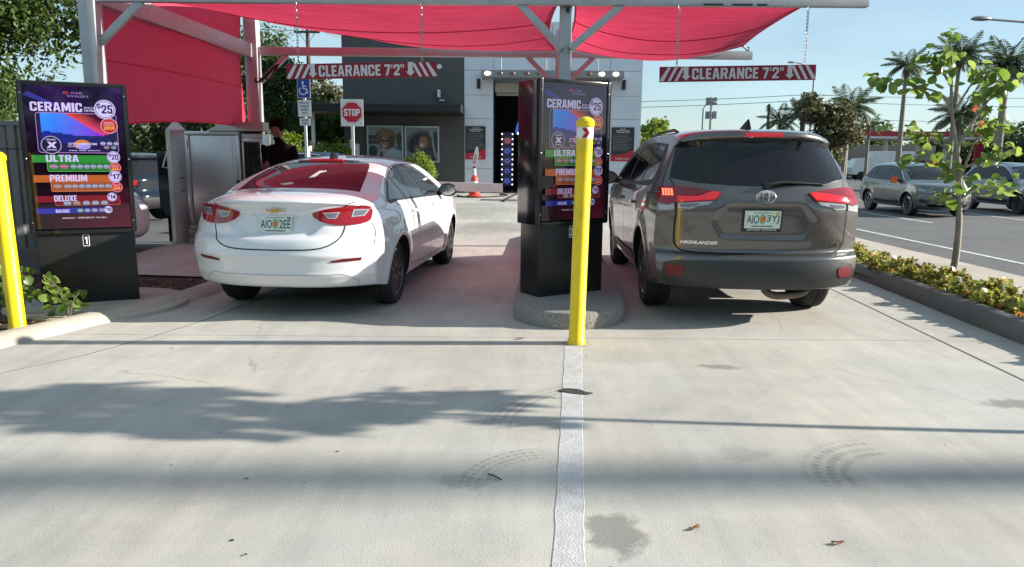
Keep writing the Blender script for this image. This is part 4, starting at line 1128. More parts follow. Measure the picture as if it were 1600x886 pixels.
# ---- white sedan
M_white = pm('white_paint', (0.69, 0.70, 0.73), rough=0.28, coat=1.0)
L_ = 4.82
sedan = dict(paint=M_white, axles=(1.0, 3.84), wr=0.325, arch=0.365, W=0.90, sill=0.235,
    top=[(0.10, 1.075), (0.20, 1.105), (0.40, 1.13), (0.62, 1.155), (0.95, 1.265), (1.40, 1.385), (1.90, 1.452), (2.45, 1.465), (2.95, 1.42), (3.40, 1.27), (3.85, 1.075), (4.25, 0.98), (4.6, 0.87), (4.76, 0.74)],
    rear=[(0.16, 0.285), (0.07, 0.31), (0.02, 0.40), (0.0, 0.52), (0.0, 0.64), (0.03, 0.72), (0.075, 0.76), (0.09, 0.82), (0.115, 0.93), (0.105, 1.02), (0.075, 1.055), (0.10, 1.075)],
    front=[(4.70, 0.22), (4.80, 0.30), (4.82, 0.45), (4.80, 0.62), (4.76, 0.74)],
    dent=plate_recess(0.775, 0.935, 0.30, 0.31, 0.40, 0.028, 0.5, ((0.585, 0.012, 0.03), (0.41, 0.010, 0.03))), res=(130, 84, 44), bowR=0.29, pR=3.0, bowF=0.45, crown=0.035, edge=0.045,
    X=Xfun([(0.2, 0.83), (0.32, 0.868), (0.5, 0.893), (0.68, 0.905), (0.82, 0.892), (0.93, 0.862), (1.0, 0.82)], 0.42, 1.0, (0.09, 1.1, 2.0), (0.16, 1.2, 2.2), L_,
           [(1.0, 0.325, 0.40, 0.022), (3.84, 0.325, 0.40, 0.02)], curve=0.35, cabin=0.10))
c = Car('white_sedan', sedan, (-2.0, 7.36, 0), R(5.7), 'glossy white four-door sedan stopped in the lane left of the middle kiosk', 'car')
c.wheels(M_rimd, 10, 0.215, 0.235)
# glass
c.decal('rear_window', 'T', [(-0.60, 0.655), (-0.3, 0.63), (0, 0.62), (0.3, 0.63), (0.60, 0.655), (0.565, 0.95), (0.505, 1.30), (0.455, 1.47), (0.25, 1.53), (0, 1.545), (-0.25, 1.53), (-0.455, 1.47), (-0.505, 1.30), (-0.565, 0.95)], M_glass, 0.004, step=0.08)
DLO = [(0.854, 1.03), (0.944, 1.10), (1.157, 1.21), (1.437, 1.30), (1.773, 1.352), (2.165, 1.366), (2.557, 1.335), (2.893, 1.245), (3.229, 1.12), (3.520, 1.0), (3.475, 0.965), (2.669, 0.985), (1.885, 1.0), (1.213, 1.012), (0.944, 1.0)]
c.decal('window_surround', 'S', DLO, M_blk, 0.003, step=0.1, both=True)
c.decal('quarter_window', 'S', [(0.922, 1.035), (1.045, 1.12), (1.213, 1.205), (1.280, 1.225), (1.504, 1.035)], M_glass, 0.006, both=True)
c.decal('rear_door_window', 'S', [(1.571, 1.03), (1.347, 1.245), (1.504, 1.30), (1.795, 1.335), (2.064, 1.345), (2.355, 1.015)], M_glass, 0.006, both=True)
c.decal('front_door_window', 'S', [(2.445, 1.012), (2.176, 1.345), (2.534, 1.315), (2.848, 1.23), (3.173, 1.115), (3.408, 1.01)], M_glass, 0.006, both=True)
c.decal('windscreen', 'T', [(-0.62, 3.72), (0, 3.85), (0.62, 3.72), (0.56, 2.98), (0, 2.9), (-0.56, 2.98)], M_glass, 0.004, step=0.1)
mb = MB(); c.ribbon(mb, 'S', [(0.843, 1.02), (0.944, 1.105), (1.157, 1.216), (1.437, 1.306), (1.773, 1.358), (2.165, 1.372), (2.557, 1.341), (2.893, 1.25), (3.251, 1.12), (3.531, 1.0)], 0.012, 0.007)
c.part(mb, 'window_trim', pm('dull_chrome', (0.35, 0.35, 0.36), rough=0.3, metal=0.9))
# lamps
TL = [(0.33, 0.945), (0.42, 0.985), (0.58, 1.012), (0.70, 1.016), (0.785, 0.995), (0.795, 0.935), (0.765, 0.870), (0.60, 0.848), (0.44, 0.870)]
for sx in (1, -1):
    q = [(x * sx, z) for x, z in TL]
    t = c.decal('tail_light', 'R', q, M_red, 0.012, 4)
    for poly in ([(0.415, 0.958), (0.555, 0.965), (0.525, 0.905), (0.46, 0.905)], [(0.655, 0.985), (0.775, 0.985), (0.74, 0.925), (0.64, 0.915)]):
        mb = MB(); c.shell(mb, 'R', c.flat([(x * sx, z) for x, z in poly]), 0.016); mb.build('reversing_lens', M_clr, t, smooth=True)
        cx_ = sum(p[0] for p in poly) / 4; cz_ = sum(p[1] for p in poly) / 4
        mb = MB(); c.shell(mb, 'R', c.flat([((cx_ + (x - cx_) * 0.76) * sx, cz_ + (z - cz_) * 0.70) for x, z in poly]), 0.018); mb.build('lamp_bulb', pm('dark_lens', (0.12, 0.13, 0.15), rough=0.1, coat=1), t, smooth=True)
    c.decal('reflector', 'R', [(x * sx, z) for x, z in [(0.50, 0.545), (0.60, 0.562), (0.745, 0.568), (0.74, 0.545), (0.52, 0.532)]], M_refl, 0.006)
mb = MB(); c.shell(mb, 'T', c.flat([(-0.30, 1.44), (0.30, 1.44), (0.33, 1.53), (0, 1.55), (-0.33, 1.53)]), 0.008); hb = c.part(mb, 'brake_light_housing', M_blk)
mb = MB()
for k in range(12):
    p, n = c.hit('T', -0.165 + k * 0.03, 1.475)
    mb.box((p.x, p.y, p.z + 0.014), (0.026, 0.05, 0.022))
c.part(mb, 'high_brake_light', M_red2, smooth=False)
# plate, badge, lettering
c.plate(0.0, 0.855, ('AIO', '2EE'), tilt=R(-8))
mb = MB(); c.shell(mb, 'R', c.flat([(-0.09, 0.985), (-0.028, 0.985), (-0.022, 1.0), (0.04, 1.0), (0.045, 0.993), (0.1, 0.993), (0.09, 0.97), (0.028, 0.97), (0.022, 0.955), (-0.04, 0.955), (-0.045, 0.963), (-0.1, 0.963)], 0.1), 0.009)
bd = c.part(mb, 'badge', M_chr, smooth=False)
mb = MB(); c.shell(mb, 'R', c.flat([(-0.078, 0.982), (-0.03, 0.982), (-0.026, 0.992), (0.034, 0.992), (0.04, 0.985), (0.084, 0.985), (0.076, 0.972), (0.03, 0.972), (0.026, 0.962), (-0.034, 0.962), (-0.04, 0.969), (-0.086, 0.969)], 0.1), 0.012)
mb.build('badge_infill', pm('gold_badge', (0.55, 0.38, 0.07), rough=0.25, metal=0.8), bd)
c.letters('model_lettering', 'CRUZE', -0.53, 0.965, 0.10, 0.018, M_rimd)
# shut lines and creases
mb = MB()
for sx in (1, -1):
    c.ribbon(mb, 'R', [(sx * 0.66, 1.05), (sx * 0.60, 1.02), (sx * 0.575, 1.0)], 0.009)
    c.ribbon(mb, 'R', [(sx * 0.60, 0.845), (sx * 0.585, 0.78), (sx * 0.545, 0.715), (sx * 0.45, 0.665), (sx * 0.30, 0.645), (0, 0.64)], 0.011)
    c.ribbon(mb, 'R', [(sx * 0.80, 0.865), (sx * 0.83, 0.80), (sx * 0.84, 0.68)], 0.005)
    ax = 'S' if sx > 0 else 'L'
    c.ribbon(mb, ax, [(2.42, 0.99), (2.47, 0.7), (2.48, 0.45), (2.45, 0.33)], 0.007)
    c.ribbon(mb, ax, [(1.12, 1.0), (1.34, 0.93), (1.44, 0.8), (1.43, 0.66)], 0.007)
    c.ribbon(mb, ax, [(1.52, 0.33), (2.5, 0.30), (3.4, 0.31)], 0.007)
    c.ribbon(mb, ax, [(3.50, 0.95), (3.52, 0.75), (3.5, 0.5), (3.48, 0.33)], 0.007)
    c.ribbon(mb, ax, [(0.60, 0.70), (0.50, 0.82), (0.42, 0.86)], 0.005)
c.part(mb, 'panel_gap', M_seam, smooth=False)['kind'] = 'stuff'
for sx in (1, -1):
    ax = 'S' if sx > 0 else 'L'
    for y0 in (1.55, 2.62):
        c.decal('door_handle', ax, [(y0, 0.905), (y0 + 0.2, 0.89), (y0 + 0.2, 0.865), (y0, 0.88)], M_white, 0.028, 3)
mb = MB(); c.ribbon(mb, 'R', [(-0.70, 0.335), (0.70, 0.335)], 0.03, 0.004, smooth=False); c.ribbon(mb, 'R', [(-0.72 + 0.12 * k, 0.42 if abs(-0.72 + 0.12 * k) < 0.6 else 0.42 - (abs(-0.72 + 0.12 * k) - 0.6) * 0.6) for k in range(13)], 0.006, 0.002)
c.part(mb, 'bumper_shade', pm('bumper_shadow_line', (0.35, 0.35, 0.36), rough=0.5))  # grey ribbons painted on as shade along the lower bumper steps
mb = MB(); c.shell(mb, 'R', c.flat([(-0.18, 0.915), (0.18, 0.915), (0.18, 0.94), (-0.18, 0.94)]), 0.016); c.part(mb, 'trunk_handle', M_white)
c.mirror(3.22, 0.99, M_blk)
p, n = c.hit('T', 0, 1.72)
mb = MB()
mb.add([(-0.03, 1.62, p.z - 0.02), (0.03, 1.62, p.z - 0.02), (0.03, 1.80, p.z - 0.01), (-0.03, 1.80, p.z - 0.01), (-0.008, 1.645, p.z + 0.06), (0.008, 1.645, p.z + 0.06), (0.008, 1.69, p.z + 0.055), (-0.008, 1.69, p.z + 0.055)],
       [(0, 1, 5, 4), (1, 2, 6, 5), (2, 3, 7, 6), (3, 0, 4, 7), (4, 5, 6, 7)])
c.part(mb, 'roof_antenna', M_blk, smooth=False)
# things seen through the rear glass: a note and a paper lying on the parcel shelf

mb = MB()
c.shell(mb, 'T', c.flat([(0.03, 0.86), (0.08, 0.88), (0.10, 1.08), (0.065, 1.08)]), 0.006); c.shell(mb, 'T', c.flat([(0.095, 1.02), (0.115, 1.10), (0.14, 1.07)]), 0.006)
c.part(mb, 'paper_note', pm('paper', (0.55, 0.53, 0.50), rough=0.6))['kind'] = 'stuff'
mb = MB(); c.shell(mb, 'T', c.flat([(-0.20, 0.72), (-0.10, 0.76), (-0.06, 0.72), (-0.14, 0.68)]), 0.006); c.part(mb, 'folded_paper', pm('paper', (0.55, 0.53, 0.50), rough=0.6))
# ---- grey sport utility vehicle
M_grey = pm('grey_paint', (0.122, 0.113, 0.112), rough=0.27, metal=0.65, coat=1.0)
M_dgp = pm('dark_bumper_plastic', (0.03, 0.033, 0.034), rough=0.42, var=0.1, bump=0.05, bscale=400)
L2 = 4.95
suv = dict(paint=M_grey, axles=(1.08, 4.02), wr=0.372, arch=0.425, W=0.91, sill=0.28,
    top=[(0.30, 1.69), (0.45, 1.712), (0.90, 1.735), (1.6, 1.745), (2.3, 1.735), (2.85, 1.685), (3.3, 1.50), (3.75, 1.25), (4.0, 1.15), (4.4, 1.09), (4.75, 0.98), (4.88, 0.85)],
    rear=[(0.16, 0.335), (0.06, 0.345), (0.01, 0.41), (0.0, 0.50), (0.01, 0.575), (0.03, 0.62), (0.075, 0.645), (0.10, 0.67), (0.085, 0.78), (0.07, 0.90), (0.06, 1.02), (0.08, 1.12), (0.14, 1.20), (0.24, 1.36), (0.345, 1.54), (0.365, 1.60), (0.31, 1.625), (0.285, 1.65), (0.30, 1.69)],
    front=[(4.82, 0.28), (4.93, 0.36), (4.95, 0.5), (4.93, 0.7), (4.88, 0.85)],
    bowR=0.26, pR=3.4, bowF=0.42, crown=0.02, edge=0.04, res=(130, 84, 44), dent=plate_recess(0.80, 1.07, 0.34, 0.30, 0.42, 0.022, 0.5, ((0.62, 0.006, 0.02),)),
    X=Xfun([(0.25, 0.84), (0.36, 0.875), (0.55, 0.905), (0.75, 0.913), (0.95, 0.91), (1.1, 0.893), (1.2, 0.86)], 0.34, 1.2, (0.055, 0.9, 2.0), (0.15, 1.2, 2.2), L2,
           [(1.08, 0.372, 0.465, 0.022), (4.02, 0.372, 0.465, 0.02)], curve=0.22, cabin=0.03))
c = Car('grey_suv', suv, (2.185, 7.30, 0), R(1.6), 'dark grey metallic SUV with smoked rear glass stopped right of the middle kiosk', 'car')
c.wheels(M_rimd, 10, 0.235, 0.26)
RW = [(-0.665, 1.605), (-0.715, 1.46), (-0.755, 1.32), (-0.76, 1.285), (-0.55, 1.248), (-0.25, 1.232), (0, 1.228), (0.25, 1.232), (0.55, 1.248), (0.76, 1.285), (0.755, 1.32), (0.715, 1.46), (0.665, 1.605), (0.3, 1.612), (0, 1.615), (-0.3, 1.612)]
c.decal('rear_window', 'R', RW, M_glass, 0.006, step=0.06)
c.decal('window_surround', 'S', [(0.62, 1.27), (0.78, 1.50), (0.95, 1.59), (1.6, 1.62), (2.4, 1.615), (2.85, 1.55), (3.3, 1.36), (3.78, 1.17), (3.7, 1.13), (2.5, 1.165), (1.2, 1.185), (0.7, 1.22)], M_blk, 0.003, step=0.1, both=True)
c.decal('quarter_window', 'S', [(0.74, 1.27), (0.88, 1.47), (1.02, 1.56), (1.38, 1.58), (1.42, 1.225)], M_glass, 0.006, both=True)
c.decal('rear_door_window', 'S', [(1.50, 1.22), (1.46, 1.58), (2.0, 1.59), (2.36, 1.58), (2.40, 1.2)], M_glass, 0.006, both=True)
c.decal('front_door_window', 'S', [(2.48, 1.195), (2.44, 1.58), (2.82, 1.51), (3.25, 1.335), (3.60, 1.18)], M_glass, 0.006, both=True)
c.decal('windscreen', 'T', [(-0.68, 3.72), (0, 3.85), (0.68, 3.72), (0.60, 2.95), (0, 2.85), (-0.60, 2.95)], M_glass, 0.004, step=0.1)
TL = [(0.87, 1.195), (0.735, 1.212), (0.55, 1.195), (0.365, 1.165), (0.42, 1.10), (0.735, 1.075), (0.80, 1.06), (0.87, 1.07)]
M_redd = pm('deep_red_lens', (0.20, 0.004, 0.008), rough=0.08, coat=1)
for sx in (1, -1):
    mir = lambda P: [(x * sx, z) for x, z in P]
    t = c.decal('tail_light', 'R', mir([(x, z) for x, z in TL]), M_red, 0.014)
    mb = MB(); c.shell(mb, 'R', c.flat(mir([(0.72, 1.20), (0.46, 1.172), (0.56, 1.135), (0.72, 1.13)])), 0.018); mb.build('dark_lens', M_redd, t, smooth=True)
    mb = MB(); c.shell(mb, 'R', c.flat(mir([(0.72, 1.128), (0.555, 1.13), (0.44, 1.168), (0.38, 1.162), (0.425, 1.108), (0.72, 1.082)])), 0.019); mb.build('light_guide', M_red2, t, smooth=True)
    if sx < 0:
        for k in range(4):
            mb = MB(); c.shell(mb, 'R', c.flat([(-0.765 - 0.022 * k, 1.185), (-0.750 - 0.022 * k, 1.185), (-0.750 - 0.022 * k, 1.13), (-0.765 - 0.022 * k, 1.13)]), 0.019); mb.build('lit_lamp', M_lit, t)
    w_ = c.decal('reversing_light', 'R', mir([(0.715, 1.072), (0.44, 1.096), (0.47, 1.068), (0.56, 1.052), (0.62, 1.025), (0.715, 1.03)]), M_clr, 0.012)
    mb = MB(); c.shell(mb, 'R', c.flat(mir([(0.70, 1.062), (0.55, 1.074), (0.58, 1.050), (0.63, 1.04), (0.70, 1.042)])), 0.016); mb.build('lamp_bulb', pm('dark_lens', (0.12, 0.13, 0.15), rough=0.1, coat=1), w_)
    c.decal('corner_lens', 'R', mir([(0.87, 1.06), (0.80, 1.05), (0.745, 1.068), (0.745, 1.02), (0.86, 1.0)]), M_clr, 0.010)
    c.decal('reflector', 'R', mir([(0.79, 0.535), (0.70, 0.538), (0.655, 0.515), (0.672, 0.455), (0.735, 0.445), (0.79, 0.452)]), M_refl, 0.016, 3)
c.decal('rear_bumper_cover', 'R', [(-0.83, 0.43), (-0.82, 0.555), (-0.70, 0.585), (-0.3, 0.592), (0, 0.593), (0.3, 0.592), (0.70, 0.585), (0.82, 0.555), (0.83, 0.43), (0.78, 0.37), (0.4, 0.352), (0, 0.35), (-0.4, 0.352), (-0.78, 0.37)], M_dgp, 0.010, step=0.06)
mb = MB(); c.ribbon(mb, 'R', [(-0.70, 0.60), (-0.3, 0.607), (0, 0.608), (0.3, 0.607), (0.70, 0.60)], 0.012, 0.008)
c.part(mb, 'bumper_lip', M_grey)
c.plate(-0.02, 0.945, ('AIO', '3YJ'), frame=M_blk, tilt=R(6), bottom='LIPTON TOYOTA')
# round emblem: an outer ring with two inner ovals
mb = MB()
p, n = c.hit('R', 0.0, 1.135)
def ring(cx, cz, rx, rz, r):
    mb.tube([(cx + rx * math.cos(2 * math.pi * k / 28), p.y - 0.014, cz + rz * math.sin(2 * math.pi * k / 28)) for k in range(29)], r, 6, 0, cap=False)
ring(0, 1.135, 0.078, 0.054, 0.0075); ring(0, 1.135, 0.026, 0.047, 0.006); ring(0, 1.156, 0.056, 0.022, 0.006)
c.part(mb, 'emblem', M_chr)
c.letters('model_lettering', 'HIGHLANDER', -0.685, 0.722, 0.30, 0.030, M_chr, 0.03, 0.25)
c.letters('trim_lettering', 'XLE', 0.60, 0.712, 0.09, 0.028, M_chr, 0.02, 0.25)
mb = MB()
for sx in (1, -1):
    c.ribbon(mb, 'R', [(sx * 0.735, 1.215), (sx * 0.735, 1.0), (sx * 0.74, 0.80), (sx * 0.72, 0.70), (sx * 0.64, 0.655), (sx * 0.4, 0.648), (0, 0.646)], 0.014, n=8)
    c.ribbon(mb, 'R', [(sx * 0.735, 1.215), (sx * 0.77, 1.29)], 0.008, smooth=False)
    c.ribbon(mb, 'R', [(sx * 0.745, 0.93), (sx * 0.87, 0.955)], 0.006, smooth=False)
    ax = 'S' if sx > 0 else 'L'
    c.ribbon(mb, ax, [(1.44, 1.2), (1.52, 1.0), (1.50, 0.82)], 0.007)
    c.ribbon(mb, ax, [(2.43, 1.19), (2.46, 0.8), (2.44, 0.45), (2.40, 0.36)], 0.007)
    c.ribbon(mb, ax, [(3.68, 1.13), (3.66, 0.8), (3.58, 0.5), (3.54, 0.36)], 0.007)
    c.ribbon(mb, ax, [(1.62, 0.40), (2.5, 0.35), (3.5, 0.36)], 0.008)
c.part(mb, 'panel_gap', M_seam, smooth=False)['kind'] = 'stuff'
for sx in (1, -1):
    ax = 'S' if sx > 0 else 'L'
    for y0 in (1.68, 2.66):
        c.decal('door_handle', ax, [(y0, 1.015), (y0 + 0.22, 1.005), (y0 + 0.22, 0.975), (y0, 0.985)], M_grey, 0.03, 3)
    mb = MB(); c.ribbon(mb, ax, [(1.6, 0.42), (2.5, 0.40), (3.5, 0.42)], 0.09, 0.012); c.part(mb, 'sill_moulding', M_dgp)
    # roof rail
    mb = MB(); pts = []
    for k in range(9):
        y = 1.15 + k * 0.22
        q, n = c.hit('T', sx * 0.56, y); pts.append((q.x, y, q.z + (0.022 if 0 < k < 8 else -0.01)))
    mb.tube(crom(pts, 4), 0.016, 8); c.part(mb, 'roof_rail', M_blk)
# high brake light under the spoiler lip
mb = MB(); c.shell(mb, 'R', c.flat([(-0.15, 1.648), (0.17, 1.648), (0.17, 1.676), (-0.15, 1.676)], 0.04), 0.010); c.part(mb, 'high_brake_light', M_red2)
# wiper
mb = MB()
a, _ = c.hit('R', 0.02, 1.235); b, _ = c.hit('R', 0.50, 1.245); d, _ = c.hit('R', 0.10, 1.26)
mb.tube([(a.x, a.y - 0.025, a.z), (0.16, d.y - 0.035, 1.262), (b.x, b.y - 0.02, b.z)], [0.018, 0.013, 0.008], 8)
mb.tube([(0.12, d.y - 0.012, 1.252), (0.52, b.y - 0.010, 1.236)], 0.007, 6)
mb.tube([(a.x, a.y + 0.01, a.z - 0.01), (a.x, a.y - 0.04, a.z)], 0.03, 10)
c.part(mb, 'rear_wiper', M_blk)
c.mirror(3.42, 1.16, M_blk)
q, n = c.hit('T', 0.0, 0.85)
mb = MB()
mb.add([(-0.03, 0.74, q.z - 0.01), (0.03, 0.74, q.z - 0.01), (0.03, 0.98, q.z - 0.01), (-0.03, 0.98, q.z - 0.01), (-0.006, 0.745, q.z + 0.085), (0.006, 0.745, q.z + 0.085), (0.006, 0.79, q.z + 0.07), (-0.006, 0.79, q.z + 0.07)],
       [(0, 1, 5, 4), (1, 2, 6, 5), (2, 3, 7, 6), (3, 0, 4, 7), (4, 5, 6, 7)])
c.part(mb, 'roof_antenna', M_blk, smooth=False)
# exhaust and rear suspension hanging below the bumper
M_exh = pm('rusty_exhaust', (0.12, 0.10, 0.085), rough=0.5, metal=0.7, var=0.3, vscale=20)
mb = MB(); mb.tube(crom([(0.75, 0.95, 0.34), (0.60, 0.6, 0.31), (0.45, 0.30, 0.28), (0.25, 0.20, 0.265), (0.12, 0.16, 0.28), (0.06, 0.18, 0.33)], 6), 0.035, 10)
c.part(mb, 'exhaust_pipe', M_exh)
mb = MB(); mb.tube([(-0.8, 1.08, 0.37), (0.8, 1.08, 0.37)], 0.045, 10); mb.box((0.45, 0.95, 0.36), (0.5, 0.45, 0.2), bev=0.06); mb.tube([(0.75, 1.1, 0.33), (0.3, 0.8, 0.36)], 0.03, 8); mb.tube([(-0.75, 1.1, 0.33), (-0.3, 0.8, 0.36)], 0.03, 8)
c.part(mb, 'rear_axle', M_exh)
# ---- parked and passing cars farther away
def xover_spec(paint, H=1.66, L=4.65, W=0.92, wb=(0.95, 3.68)):
    h = H / 1.66
    return dict(paint=paint, axles=wb, wr=0.36, arch=0.405, W=W, sill=0.27, res=(80, 26, 14),
        top=[(0.20, 1.56 * h), (0.40, 1.61 * h), (1.0, 1.655 * h), (1.8, 1.66 * h), (2.4, 1.62 * h), (2.75, 1.53 * h), (3.15, 1.33 * h), (3.5, 1.12 * h), (3.9, 1.06 * h), (4.3, 1.0 * h), (4.5, 0.92 * h), (4.58, 0.80 * h)],
        rear=[(0.14, 0.32), (0.04, 0.35), (0.0, 0.45), (0.0, 0.60), (0.05, 0.68), (0.07, 0.80), (0.06, 0.98 * h), (0.10, 1.10 * h), (0.26, 1.42 * h), (0.27, 1.47 * h), (0.20, 1.51 * h), (0.20, 1.56 * h)],
        front=[(4.50, 0.24), (4.62, 0.32), (4.65, 0.48), (4.64, 0.66), (4.58, 0.80 * h)], bowR=0.25, pR=3.2, bowF=0.42, crown=0.03, edge=0.045,
        X=Xfun([(0.25, 0.85), (0.4, 0.885), (0.6, 0.91), (0.8, 0.918), (1.0 * h, 0.89), (1.08 * h, 0.86)], 0.42, 1.08 * h, (0.06, 0.9, 2.0), (0.15, 1.1, 2.2), L, [(wb[0], 0.36, 0.44, 0.02), (wb[1], 0.36, 0.44, 0.02)], curve=0.3))
M_grl = pm('grille_black', (0.006, 0.006, 0.007), rough=0.9, spec=0.1)
def xover(name, paint, loc, head, label, group, H=1.66, rim=None, style=0):
    h = H / 1.66; c = Car(name, xover_spec(paint, H), loc, head, label, 'car', group); c.wheels(rim or M_rims, 6, 0.22, 0.25, twin=False)
    c.decal('window_surround', 'S', [(0.45, 1.18 * h), (0.70, 1.46 * h), (1.0, 1.54 * h), (1.7, 1.56 * h), (2.3, 1.53 * h), (2.8, 1.38 * h), (3.35, 1.10 * h), (3.3, 1.06 * h), (2.0, 1.08 * h), (0.8, 1.12 * h)], M_blk, 0.003, step=0.15, both=True)
    for nm, P in (('quarter_window', [(0.58, 1.19 * h), (0.78, 1.44 * h), (1.18, 1.52 * h), (1.22, 1.12 * h)]), ('rear_door_window', [(1.30, 1.115 * h), (1.26, 1.525 * h), (2.02, 1.52 * h), (2.08, 1.10 * h)]), ('front_door_window', [(2.16, 1.10 * h), (2.10, 1.52 * h), (2.32, 1.50 * h), (2.74, 1.37 * h), (3.18, 1.095 * h)])):
        c.decal(nm, 'S', P, M_glass, 0.006, both=True, step=0.15)
    mb = MB(); c.ribbon(mb, 'S', [(0.44, 1.19 * h), (0.70, 1.475 * h), (1.0, 1.552 * h), (1.7, 1.572 * h), (2.3, 1.54 * h), (2.8, 1.39 * h), (3.36, 1.10 * h)], 0.022, 0.007); c.ribbon(mb, 'L', [(0.44, 1.19 * h), (0.70, 1.475 * h), (1.0, 1.552 * h), (1.7, 1.572 * h), (2.3, 1.54 * h), (2.8, 1.39 * h), (3.36, 1.10 * h)], 0.022, 0.007); o = c.part(mb, 'window_trim', M_chr); o['kind'] = 'stuff'
    c.decal('windscreen', 'F', [(-0.68, 1.13 * h), (0, 1.11 * h), (0.68, 1.13 * h), (0.60, 1.47 * h), (0.55, 1.52 * h), (0, 1.55 * h), (-0.55, 1.52 * h), (-0.60, 1.47 * h)], M_glass, 0.004, step=0.1)
    c.decal('rear_window', 'R', [(-0.64, 1.14 * h), (0.64, 1.14 * h), (0.55, 1.42 * h), (-0.55, 1.42 * h)], M_glass, 0.005, step=0.1)
    for sx in (1, -1):
        m = lambda P: [(x * sx, z) for x, z in P]
        c.decal('tail_light', 'R', m([(0.50, 1.0 * h), (0.86, 1.07 * h), (0.88, 0.92 * h), (0.80, 0.86 * h), (0.52, 0.90 * h)]), M_red, 0.012)
        hl = c.decal('headlight', 'F', m([(0.46, 0.80 * h), (0.60, 0.83 * h), (0.84, 0.90 * h), (0.86, 0.86 * h), (0.82, 0.79 * h), (0.62, 0.755 * h), (0.48, 0.755 * h)]), M_clr, 0.010)
        mb = MB(); c.shell(mb, 'F', c.flat(m([(0.54, 0.805 * h), (0.68, 0.825 * h), (0.68, 0.785 * h), (0.54, 0.775 * h)])), 0.014); mb.build('lamp_bulb', pm('dark_lens', (0.12, 0.13, 0.15), rough=0.1, coat=1), hl)
        c.decal('fog_light', 'F', m([(0.58, 0.52), (0.80, 0.58), (0.82, 0.50), (0.74, 0.44), (0.58, 0.44)]), M_blk, 0.008)
    g = c.decal('grille', 'F', [(-0.44, 0.78 * h), (0.44, 0.78 * h), (0.42, 0.68 * h), (0.34, 0.60 * h), (-0.34, 0.60 * h), (-0.42, 0.68 * h)], M_grl, 0.010)
    mb = MB(); c.ribbon(mb, 'F', [(-0.45, 0.79 * h), (0.45, 0.79 * h), (0.43, 0.68 * h), (0.34, 0.595 * h), (-0.34, 0.595 * h), (-0.43, 0.68 * h)], 0.03, 0.014, closed=True, smooth=False); c.ribbon(mb, 'F', [(-0.42, 0.72 * h), (0.42, 0.72 * h)], 0.022, 0.015, smooth=False); mb.build('grille_trim', M_chr, g)
    c.decal('lower_intake', 'F', [(-0.66, 0.42), (0.66, 0.42), (0.56, 0.33), (-0.56, 0.33)], M_grl, 0.008)
    c.decal('rear_bumper_cover', 'R', [(-0.78, 0.40), (-0.72, 0.56), (0.72, 0.56), (0.78, 0.40), (0.6, 0.36), (-0.6, 0.36)], M_blk, 0.008)
    mb = MB()
    for ax in ('S', 'L'):
        c.ribbon(mb, ax, [(1.24, 1.10 * h), (1.32, 0.9), (1.30, 0.72)], 0.008); c.ribbon(mb, ax, [(2.12, 1.09 * h), (2.14, 0.7), (2.12, 0.36)], 0.008); c.ribbon(mb, ax, [(3.26, 1.06 * h), (3.24, 0.7), (3.16, 0.36)], 0.008); c.ribbon(mb, ax, [(1.45, 0.42), (2.3, 0.39), (3.15, 0.42)], 0.09, 0.01)
    o = c.part(mb, 'panel_gap', M_seam, smooth=False); o['kind'] = 'stuff'
    c.mirror(3.0, 1.06 * h, paint)
    c.decal('door_handle', 'S', [(1.42, 0.96 * h), (1.62, 0.96 * h), (1.62, 0.93 * h), (1.42, 0.93 * h)], paint, 0.02, both=True); c.decal('door_handle', 'S', [(2.32, 0.95 * h), (2.52, 0.95 * h), (2.52, 0.92 * h), (2.32, 0.92 * h)], paint, 0.02, both=True)
    return c
M_silv = pm('silver_paint', (0.125, 0.13, 0.13), rough=0.30, metal=0.6, coat=1); M_silb = pm('silver_blue_paint', (0.16, 0.18, 0.215), rough=0.30, metal=0.6, coat=1)
M_navy = pm('navy_paint', (0.006, 0.010, 0.017), rough=0.07, metal=0.0, coat=0.4); M_blue = pm('blue_paint', (0.03, 0.05, 0.12), rough=0.3, metal=0.3, coat=1)
GR = 'cars on the road and in the parking lot'
# the first two face the camera; the root sits below the rear axle
xover('silver_suv', M_silv, (13.65, 26.6, -0.3), math.pi + R(1), 'silver grey SUV facing the camera on the road behind the young tree', GR, 1.70)
xover('silver_suv', M_silb, (17.9, 27.6, -0.3), math.pi + R(1), 'bluish silver SUV facing the camera at the right edge of the picture', GR, 1.72, rim=M_rimd)
xover('white_suv', M_white, (32.2, 71.0, -0.3), 0, 'far white SUV seen from behind on the road beside the grey car tail lamp', GR, 1.75)
xover('dark_suv', M_navy, (34.7, 74.0, -0.3), 0, 'far dark car right of the far white SUV', GR, 1.7)
xover('navy_hatchback', M_navy, (-8.35, 16.2, 0.0), R(-66), 'dark navy car with white and red tail lamp parked behind the left kiosk', GR, 1.53)
xover('blue_suv', M_blue, (-6.9, 27.0, 0.0), R(-80), 'dark blue car roof just visible beyond the white car and the man', GR, 1.62)
xover('navy_suv', M_navy, (-12.0, 20.5, 0.0), R(-80), 'second dark parked car behind the navy car under the curtain', GR, 1.6)
fs = dict(sedan); fs['res'] = (80, 26, 14)
c = Car('white_sedan', fs, (-9.33, 11.35, 0), R(97), 'white car whose front corner shows right of the left kiosk', 'car', GR)
c.wheels(M_rims, 8, 0.21, 0.235)
c.decal('windscreen', 'F', [(-0.62, 1.10), (0, 1.08), (0.62, 1.10), (0.54, 1.38), (0, 1.41), (-0.54, 1.38)], M_glass, 0.004, step=0.1)
c.decal('window_surround', 'S', DLO, M_glass, 0.004, step=0.1, both=True)
